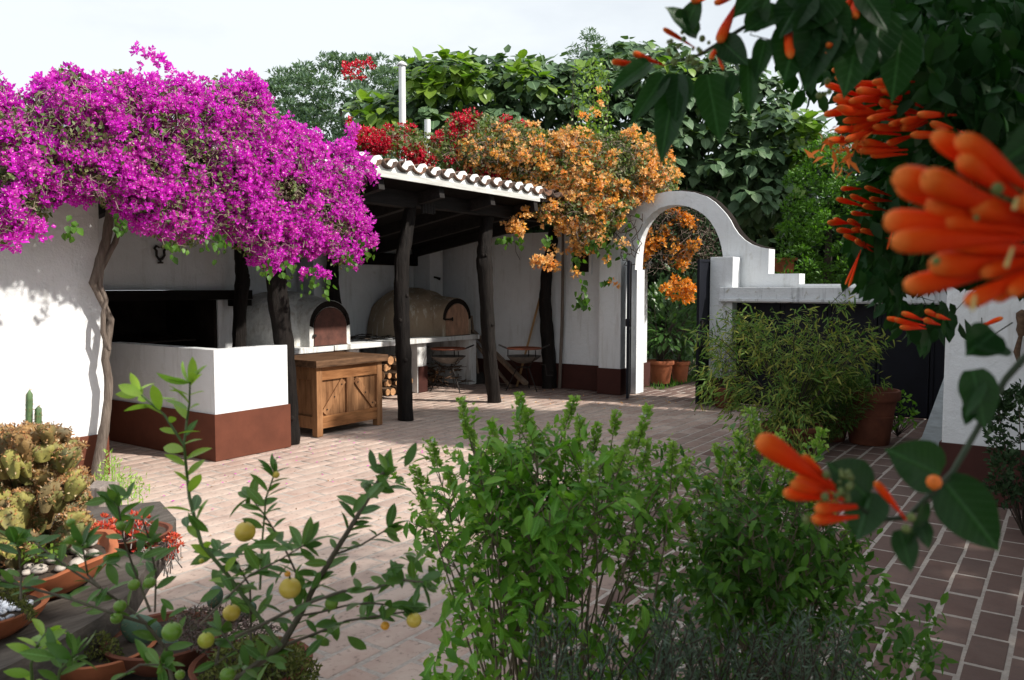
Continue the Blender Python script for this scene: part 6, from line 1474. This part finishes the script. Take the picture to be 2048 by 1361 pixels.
bD, cD = bowl('low terracotta bowl with a trailing mossy plant at the bottom edge', 205, 1345, .38, .15, .085, M_terra)
bE, cE = bowl('dark terracotta bowl with prickly pear pads under the citrus branches', 330, 1325, .38, .17, .09, M_terrad)
bF, cF = bowl('bowl of mixed small succulents and dark moss behind the citrus stem', 505, 1385, .38, .16, .09, M_terrad)
tb2 = thing('plank_stand', 'rough low plank stand under the cactus bowls at the bottom', 'bench', (*G(380, 1361, .3)[:2], 0))
pl_ = [tuple(G(x, y, .375)[:2]) for x, y in ((110, 1275), (200, 1245), (420, 1290), (600, 1330), (625, 1400), (560, 1500), (60, 1500))]
extruded('slab', pl_, lambda a, b, t_: (a, b, t_), .31, .375, M_grey, tb2)
for (x, y) in ((150, 1420), (540, 1440), (300, 1310)):
    g0 = G(x, y, .375); m_ = MB(); m_.box(g0[0] - .05, g0[0] + .05, g0[1] - .05, g0[1] + .05, 0, .308); m_.build('leg', M_grey, tb2, bevel=.008)

# crested euphorbia
t = thing('crested_cactus', 'large golden brown crested cactus with frilled fan shaped crests', 'cactus', tuple(cA))
dA = float((cA - C0) @ _F)
epoly = [(-80, 900), (-20, 870), (10, 850), (40, 840), (75, 848), (105, 842), (135, 850), (142, 875), (165, 885), (170, 930), (178, 960), (165, 1010), (175, 1040), (150, 1070), (110, 1085), (60, 1100), (-80, 1110)]
cen = sample_poly(epoly, 210); cen = np.concatenate([cen, np.array([(20, 862), (60, 855), (95, 858), (125, 868), (150, 905), (160, 950), (155, 1000), (150, 1040), (-10, 890)])])
SP, SA = [], []
for i, (x, y) in enumerate(cen):
    d = dA + random.uniform(-.16, .14); c = PD(x, y, d); wdt = random.uniform(.022, .048); hgt = random.uniform(.05, .10)
    th = random.uniform(0, 3.14); ux = np.array([math.cos(th), math.sin(th), 0]); uy = np.cross(ux, [0, 0, 1.0])
    lean = np.array([0, 0, 1.0]) + (PXR * (x - 60) / 130) * .6 + view * random.uniform(-.2, .5); lean /= np.linalg.norm(lean)
    V = []; F = []; nu, nv = 9, 5
    for j in range(nv + 1):
        v = j / nv
        for sgn in (1, -1):
            for k in range(nu):
                u = k / (nu - 1) * 2 - 1; w__ = wdt * (.30 + .70 * v ** .8); frill = .012 * math.sin(u * 7 + i) * v; thk = (.011 + .010 * v) * (1 - u * u * .6)
                if j == nv: thk *= .35
                ztop = hgt * v - (u * u) * .35 * hgt * v
                V.append(c + ux * (u * w__) + uy * (frill + sgn * thk) + lean * (ztop - hgt))
    m2 = 2 * nu
    for j in range(nv):
        for k in range(nu - 1):
            F += [(j * m2 + k, j * m2 + k + 1, (j + 1) * m2 + k + 1, (j + 1) * m2 + k), (j * m2 + nu + k, (j + 1) * m2 + nu + k, (j + 1) * m2 + nu + k + 1, j * m2 + nu + k + 1)]
        for k in (0, nu - 1): F.append((j * m2 + k, (j + 1) * m2 + k, (j + 1) * m2 + nu + k, j * m2 + nu + k))
    for k in range(nu - 1): F.append((nv * m2 + k, nv * m2 + k + 1, nv * m2 + nu + k + 1, nv * m2 + nu + k))
    me = mesh_np('crest', np.array(V), np.array(F), M_euph, smooth=True); obj('crest', me, t)
    V = np.array(V); 
    for _ in range(70):
        p = V[random.randrange(int(len(V) * .35), len(V))]; SP.append(p); SA.append((p - (c - lean * hgt * .8)) + rnd(1)[0] * .04)
    for _ in range(75):
        p = V[random.randrange(int(len(V) * .80), len(V))]; SP.append(p + rnd(1)[0] * .004); SA.append(lean * .6 + rnd(1)[0])
SP, SA = np.array(SP), np.array(SA); scatter('spines', diamond(.45, .3), M_spine, SP, frames(SA, rnd(len(SP))), RG.uniform(.006, .014, len(SP)), t)
for (x, y0, y1) in ((58, 780, 880), (76, 812, 880)):
    tt = thing('column_cactus', 'taller thin green column cactus poking above the crested one' if y0 < 800 else 'shorter thin column cactus poking above the crested one', 'cactus', PD(x, y1, dA + .05))
    V = []; F = []; P_ = [PD(x + (y0 - y1) * 0, y1, dA + .05), PD(x, (y0 + y1) / 2, dA + .05), PD(x + 1, y0, dA + .05)]
    nseg = 10; sg_ = 15
    for j in range(nseg + 1):
        s = j / nseg; p = P_[0] * (1 - s) + P_[2] * s; r = .0095 * (1 if s < .85 else math.sqrt(max(.02, 1 - ((s - .85) / .15) ** 2)))
        for k in range(sg_): a = 2 * math.pi * k / sg_; rr = r * (1 + .16 * math.cos(5 * a) + .08 * math.sin(j * 3.1)); V.append(p + np.array([rr * math.cos(a), rr * math.sin(a), 0]))
    for j in range(nseg):
        for k in range(sg_): F.append((j * sg_ + k, j * sg_ + (k + 1) % sg_, (j + 1) * sg_ + (k + 1) % sg_, (j + 1) * sg_ + k))
    obj('stem', mesh_np('stem', np.array(V), np.array(F), M_cactus, smooth=True), tt); V = np.array(V); i = RG.integers(0, len(V), 160); scatter('spines', diamond(.12, 0), M_spine, V[i], frames(V[i] - V.mean(0) * np.array([1, 1, 0]) - V[i] * np.array([0, 0, 1]) + rnd(160) * .01, rnd(160)), .009, tt)
# small green ground plants among pebbles
q = sample_poly([(20, 1080), (110, 1090), (130, 1110), (60, 1130), (10, 1120)], 110); p_ = PD(q[:, 0], q[:, 1], dA - .12 + RG.uniform(-.06, .06, 110)); scatter('ground_rosettes', leaf_template(2, .6, .3, .2), M_bigleafy, p_, frames(rnd(110) + np.array([0, 0, .6]), rnd(110)), RG.uniform(.012, .024, 110), bA)
# red succulents
dC = float((cC - C0) @ _F); centers = [(200, 1060), (195, 1072), (215, 1085), (208, 1098), (225, 1090), (235, 1075), (262, 1068), (268, 1045), (285, 1065), (275, 1100), (285, 1112), (300, 1095), (240, 1100), (345, 1088), (335, 1115), (175, 1118), (165, 1122), (250, 1080), (225, 1062), (295, 1080), (255, 1100)]
t = thing('red_succulent', 'clump of red tipped succulent rosettes on pale tangled stems', 'succulent', tuple(cC)); SP, SA = [], []; S0, S1 = [], []
for (x, y) in centers:
    for _ in range(9):
        c = PD(x + random.gauss(0, 9), y - 6 + random.gauss(0, 8), dC + random.uniform(-.12, .12)); 
        for k in range(18): v = rnd(1)[0]; v[2] = abs(v[2]) + .1; SP.append(c + v * .004); SA.append(v)
        b = c + np.array([random.uniform(-.04, .04), random.uniform(-.04, .04), -random.uniform(.04, .09)]); S0.append(b); S1.append(c)
for k in range(170):
    c = PD(random.uniform(190, 320), random.uniform(1075, 1125), dC + random.uniform(-.12, .1)); v = rnd(1)[0] * .035; S0.append(c); S1.append(c + v)
scatter('rosettes', leaf_template(2, .42, .5, -.2, 'ellip'), M_succ, np.array(SP), frames(np.array(SA), rnd(len(SP))), RG.uniform(.012, .024, len(SP)), t); cube_twigs('pale_stems', M_greystem, np.array(S0), np.array(S1), .0028, t)
# moss / trailing plants
def moss(label, poly, d, n, size, bowl_, mat=M_moss, cat='trailing plant'):
    t = thing('trailing_plant', label, cat, tuple(PD(np.mean([p[0] for p in poly]), np.mean([p[1] for p in poly]), d)))
    q = sample_poly(poly, n); p_ = PD(q[:, 0], q[:, 1], d + RG.uniform(-.07, .07, n)); scatter('sprigs', diamond(.4, .2), mat, p_, frames(rnd(n) + np.array([0, 0, .2]), rnd(n) + view), RG.uniform(size * .6, size * 1.3, n), t)
    k = min(n // 8, 160); cube_twigs('runners', M_twigd, p_[:k], p_[:k] + rnd(k) * .03, .0012, t)
dB = float((cB - C0) @ _F); moss('yellow green moss trailing over the rim of the small stone bowl', [(-40, 1165), (30, 1170), (50, 1200), (70, 1225), (65, 1240), (40, 1215), (0, 1190), (-40, 1190)], dB - .12, 1400, .012, bB)
dD = float((cD - C0) @ _F); moss('mossy trailing plant spilling from the low bowl at the bottom left', [(130, 1290), (160, 1270), (210, 1265), (240, 1290), (245, 1330), (210, 1345), (160, 1325)], dD - .02, 1700, .013, bD)
dE = float((cE - C0) @ _F); dF = float((cF - C0) @ _F)
moss('dark moss and tiny succulents covering the bowl under the citrus', [(400, 1361), (430, 1300), (520, 1270), (600, 1290), (640, 1340), (620, 1400), (420, 1400)], dF - .05, 3800, .016, bF)
moss('purplish dry sprigs behind the prickly pear pads', [(330, 1250), (380, 1215), (470, 1215), (560, 1260), (520, 1300), (400, 1310)], dF + .05, 1500, .015, bF, mat=leafmat('purple_grey_sprig', [(.10, .07, .07), (.16, .10, .09), (.08, .09, .05)], .8, .1))
t = thing('prickly_pear', 'blue green prickly pear with flat spiny pads under the citrus', 'cactus', tuple(cE))
for (x, y, rx, ry, rot) in ((285, 1262, 46, 32, .35), (345, 1300, 36, 22, .5), (375, 1322, 30, 20, .2), (478, 1225, 38, 20, -.4), (430, 1195, 16, 24, .2)):
    d = dE - .02 if x < 400 else dF + .12; c = PD(x, y, d); V = []; F = []; nn = 20
    ux = PXR * math.cos(rot) - PXUP * math.sin(rot); uy = PXR * math.sin(rot) + PXUP * math.cos(rot)
    for (k_, tz) in ((.02, .020), (.5, .018), (.85, .012), (1.0, 0), (.85, -.012), (.5, -.018), (.02, -.02)):
        for k in range(nn): a = 2 * math.pi * k / nn; V.append(c + (ux * rx * math.cos(a) + uy * ry * math.sin(a)) * k_ * d / FPX + view * tz)
    for i in range(6):
        for k in range(nn): F.append((i * nn + k, i * nn + (k + 1) % nn, (i + 1) * nn + (k + 1) % nn, (i + 1) * nn + k))
    obj('pad', mesh_np('pad', np.array(V), np.array(F), M_pad, smooth=True), t)
    n = 60; a = RG.uniform(0, 6.28, n); r = np.sqrt(RG.random(n)); pp = c + (ux[None] * (rx * r * np.cos(a))[:, None] + uy[None] * (ry * r * np.sin(a))[:, None]) * d / FPX + view * .017
    scatter('spines', diamond(.1, 0), M_spine, pp, frames(rnd(n) + view, rnd(n)), .012, t)

# =================================================================== CITRUS IN FRONT
DC = 1.40
ct = thing('citrus_tree', 'small citrus tree with yellow and green fruit in the left foreground', 'tree', (*PD(520, 1361, DC)[:2], 0))
br = [ # (depth offset, radius0, radius1, points, young)
 (0, .0085, .0035, [(300, 1480), (400, 1400), (484, 1352), (562, 1293), (598, 1233), (626, 1178), (667, 1110), (726, 1014), (767, 945)], 0),
 (-.05, .004, .0018, [(562, 1293), (510, 1225), (455, 1150), (402, 1087), (379, 996), (374, 950), (368, 891), (329, 831), (276, 784)], 2),
 (-.05, .0022, .0015, [(368, 891), (374, 840), (379, 808), (380, 765)], 2),
 (.05, .0038, .0020, [(351, 1400), (333, 1301), (292, 1247), (228, 1228), (137, 1197), (0, 1160), (-60, 1145)], 0),
 (.08, .0028, .0015, [(292, 1247), (256, 1215), (196, 1174), (137, 1137), (59, 1078)], 0),
 (-.08, .0030, .0016, [(470, 1275), (511, 1256), (593, 1215), (685, 1183), (749, 1178), (799, 1160), (850, 1165)], 0),
 (.03, .0030, .0016, [(562, 1293), (625, 1270), (694, 1242), (760, 1232), (812, 1224)], 0),
 (.0, .0022, .0014, [(667, 1110), (721, 1091), (776, 1058)], 0),
 (.06, .0022, .0012, [(612, 1190), (585, 1130), (562, 1082), (530, 1032), (498, 991)], 0),
 (-.02, .0022, .0013, [(520, 1180), (525, 1078), (532, 996), (550, 945)], 1),
 (.02, .0024, .0014, [(502, 1290), (502, 1251), (500, 1174), (470, 1120), (430, 1100)], 0),
 (.05, .0024, .0014, [(301, 1224), (269, 1142), (247, 1078), (235, 1000)], 0),
 (.12, .0020, .0012, [(310, 1225), (312, 1150), (300, 1085), (285, 1040), (262, 1035)], 0),
 (-.1, .0020, .0012, [(400, 1250), (450, 1200), (500, 1150), (560, 1120), (610, 1090)], 0),
 (-.12, .0030, .0018, [(60, 1480), (65, 1370), (62, 1330), (75, 1290), (90, 1268)], 2),
 (-.14, .0030, .0018, [(120, 1480), (110, 1400), (120, 1340), (150, 1310)], 1),
 (-.1, .0024, .0014, [(200, 1380), (280, 1330), (330, 1330)], 0),
 (.0, .0022, .0014, [(42, 1200), (42, 1150), (40, 1110), (30, 1085)], 0),
 (-.05, .0020, .0013, [(200, 1175), (175, 1150), (170, 1120), (165, 1090)], 0),
 (-.04, .0022, .0013, [(435, 1330), (440, 1290), (430, 1330), (470, 1300), (440, 1260)], 0),
 (-.02, .0022, .0013, [(600, 1232), (640, 1225), (690, 1212), (740, 1206), (812, 1215)], 0),
]
lp, la, lu, ls, ly = [], [], [], [], []
for bi_, (off, r0, r1, pts, young) in enumerate(br):
    P = [PD(x, y, DC + off + (.02 * math.sin(i * 1.7))) for i, (x, y) in enumerate(pts)]
    if pts[0][1] > 1390 and bi_ == 0: P[0] = np.array([ct.location[0], ct.location[1], P[0][2] - .05]); P = [np.array([ct.location[0], ct.location[1], 0.0])] + P
    n = len(P); rad = [r0 + (r1 - r0) * i / (n - 1) for i in range(n)]
    if bi_ == 0: rad[0] = .014; rad[1] = .012
    m_ = MB(); m_.tube(P, rad, 7, .05); m_.build('branch', M_citgreen if young else M_citbark, ct, smooth=True)
    # leaves along
    seg = [np.linalg.norm(P[i + 1] - P[i]) for i in range(n - 1)]; tot = sum(seg); s = tot * (.12 if young else (.42 if bi_ == 0 else .18)); side = 1
    while s <= tot * 1.0:
        a = s; i = 0
        while i < n - 2 and a > seg[i]: a -= seg[i]; i += 1
        p = P[i] + (P[i + 1] - P[i]) * (a / seg[i]); tg = (P[i + 1] - P[i]) / seg[i]
        if (p - C0) @ _F > .3:
            o1 = PXR * side * random.uniform(.6, 1) + view * random.uniform(-.5, .6) + PXUP * random.uniform(-.35, .5); ax_ = o1 + tg * random.uniform(.35, .9)
            lp.append(p); la.append(ax_); lu.append(PXUP * .7 + view * random.uniform(-.2, .8) + rnd(1)[0] * .3); ls.append(random.uniform(.028, .050)); ly.append(young == 2 and s > tot * .25)
            if random.random() < .3: lp.append(p); la.append(-PXR * side * .8 + rnd(1)[0] * .4 + tg * .6); lu.append(PXUP * .7 + rnd(1)[0] * .4); ls.append(random.uniform(.022, .045)); ly.append(young == 2)
        side = -side; s += random.uniform(.010, .022) if s > tot * .55 else random.uniform(.018, .034)
    for k in range(6):
        lp.append(P[-1] - (P[-1] - P[-2]) * .04 * k); la.append((P[-1] - P[-2]) / seg[-1] * .9 + rnd(1)[0] * .9); lu.append(rnd(1)[0] + PXUP * .5); ls.append(random.uniform(.028, .052)); ly.append(young == 2)
# the heavy tufts
for (x, y, off, k, r_) in ((770, 955, 0, 20, 24), (740, 985, 0, 10, 20), (820, 1130, -.05, 16, 30), (700, 1170, 0, 8, 30), (520, 1110, -.03, 16, 36), (560, 1160, -.03, 12, 34), (470, 1140, 0, 12, 30), (480, 1340, -.05, 16, 44), (560, 1330, -.04, 8, 30), (240, 1000, .05, 8, 18), (235, 1120, .05, 12, 26), (300, 1070, .08, 10, 26), (600, 1210, -.03, 8, 30), (380, 1030, -.05, 8, 18), (640, 1265, .02, 10, 40), (340, 1240, 0, 7, 30), (130, 1320, -.14, 9, 26), (820, 1190, -.02, 9, 34)):
    for _ in range(int(k * .7)):
        lp.append(PD(x + random.gauss(0, r_ * .7), y + random.gauss(0, r_ * .6), DC + off + random.uniform(-.04, .04))); la.append(rnd(1)[0] + PXUP * .3); lu.append(PXUP * .5 + view * .4 + rnd(1)[0] * .5); ls.append(random.uniform(.03, .052)); ly.append(False)
lp, la, lu, ls, ly = np.array(lp), np.array(la), np.array(lu), np.array(ls), np.array(ly)
R_ = frames(la, lu); CT = leaf_template(6, .36, .28, .14, 'ellip'); idx = np.arange(len(lp)); RG.shuffle(idx)
yo = [i for i in idx if ly[i]]; ol = [i for i in idx if not ly[i]]; kk = max(0, 300 - len(yo))
single_leaves('leaf', CT, M_citrusy, lp[yo], R_[yo], ls[yo] * 1.05, ct)
single_leaves('leaf', CT, M_citrusn, lp[ol[:kk]], R_[ol[:kk]], ls[ol[:kk]], ct)
if len(ol) > kk: scatter('foliage', CT, M_citrus, lp[ol[kk:]], R_[ol[kk:]], ls[ol[kk:]], ct, smooth=True)
for (x, y, r, mt, off) in ((490, 1064, 23, M_fy, 0), (580, 1177, 24, M_fy, -.05), (828, 1241, 17, M_fy, 0), (770, 1252, 10, M_fo, 0), (663, 1207, 15, M_fg, 0), (344, 1264, 22, M_fg, -.04), (412, 1281, 18, M_fm, -.04), (463, 1226, 19, M_fy, .03), (268, 1170, 13, M_fg, .05), (299, 1166, 13, M_fg, .05), (240, 1213, 14, M_fg, .05), (233, 1237, 13, M_fg, .04), (140, 1080, 10, M_fg, .08), (552, 950, 8, M_fy, -.02), (455, 1350, 17, M_fg, -.05), (575, 1148, 7, M_fo, -.06), (537, 1090, 9, M_fy, 0), (242, 1052, 11, M_fg, .04), (360, 1350, 11, M_fg, -.04), (403, 1122, 6, M_fm, -.04), (142, 1046, 10, M_fg, .08)):
    d = DC + off - .02; c = PD(x, y, d); R0 = .9 * r * d / FPX
    prof = [(math.sin(a) * R0, -math.cos(a) * R0 * .95) for a in np.linspace(.02, math.pi - .02, 13)]
    m_ = MB(); m_.lathe(prof, c, 20, cap0=False, jit=.012); o = m_.build('fruit', mt, ct, smooth=True)
    m_ = MB(); m_.lathe([(R0 * .16, R0 * .93), (R0 * .1, R0 * 1.02), (R0 * .04, R0 * 1.3)], c, 6); m_.build('stalk', M_citgreen, o) if False else m_.build('fruit_stalk', M_citgreen, ct)

# =================================================================== FALLEN PETALS AND LEAVES
def litter(name, label, n, area, mat, size):
    x = RG.uniform(area[0], area[1], n); y = area[2] + (area[3] - area[2]) * RG.random(n) ** 1.3
    p = np.stack([x, y, np.full(n, .004)], 1)
    o = scatter(name, diamond(.6, .25), mat, p, frames(rnd(n) * np.array([1, 1, .15]), np.array([0, 0, 1.0]) + rnd(n) * .4), RG.uniform(size * .6, size * 1.4, n)); tag(o, label, 'litter')
litter('fallen_petals', 'scattered magenta petals dropped on the paving below the left bougainvillea', 90, (3.2, 6.2, 6.0, 4.6), M_magenta, .022)
litter('fallen_petals', 'scattered orange petals dropped on the paving before the gate wall', 110, (8.6, 10.0, 6.8, 4.2), M_orange, .024)
litter('fallen_leaves', 'small dry leaves and dirt scattered over the courtyard bricks', 420, (2.5, 9.8, 6.0, 1.0), M_dryspike, .018)
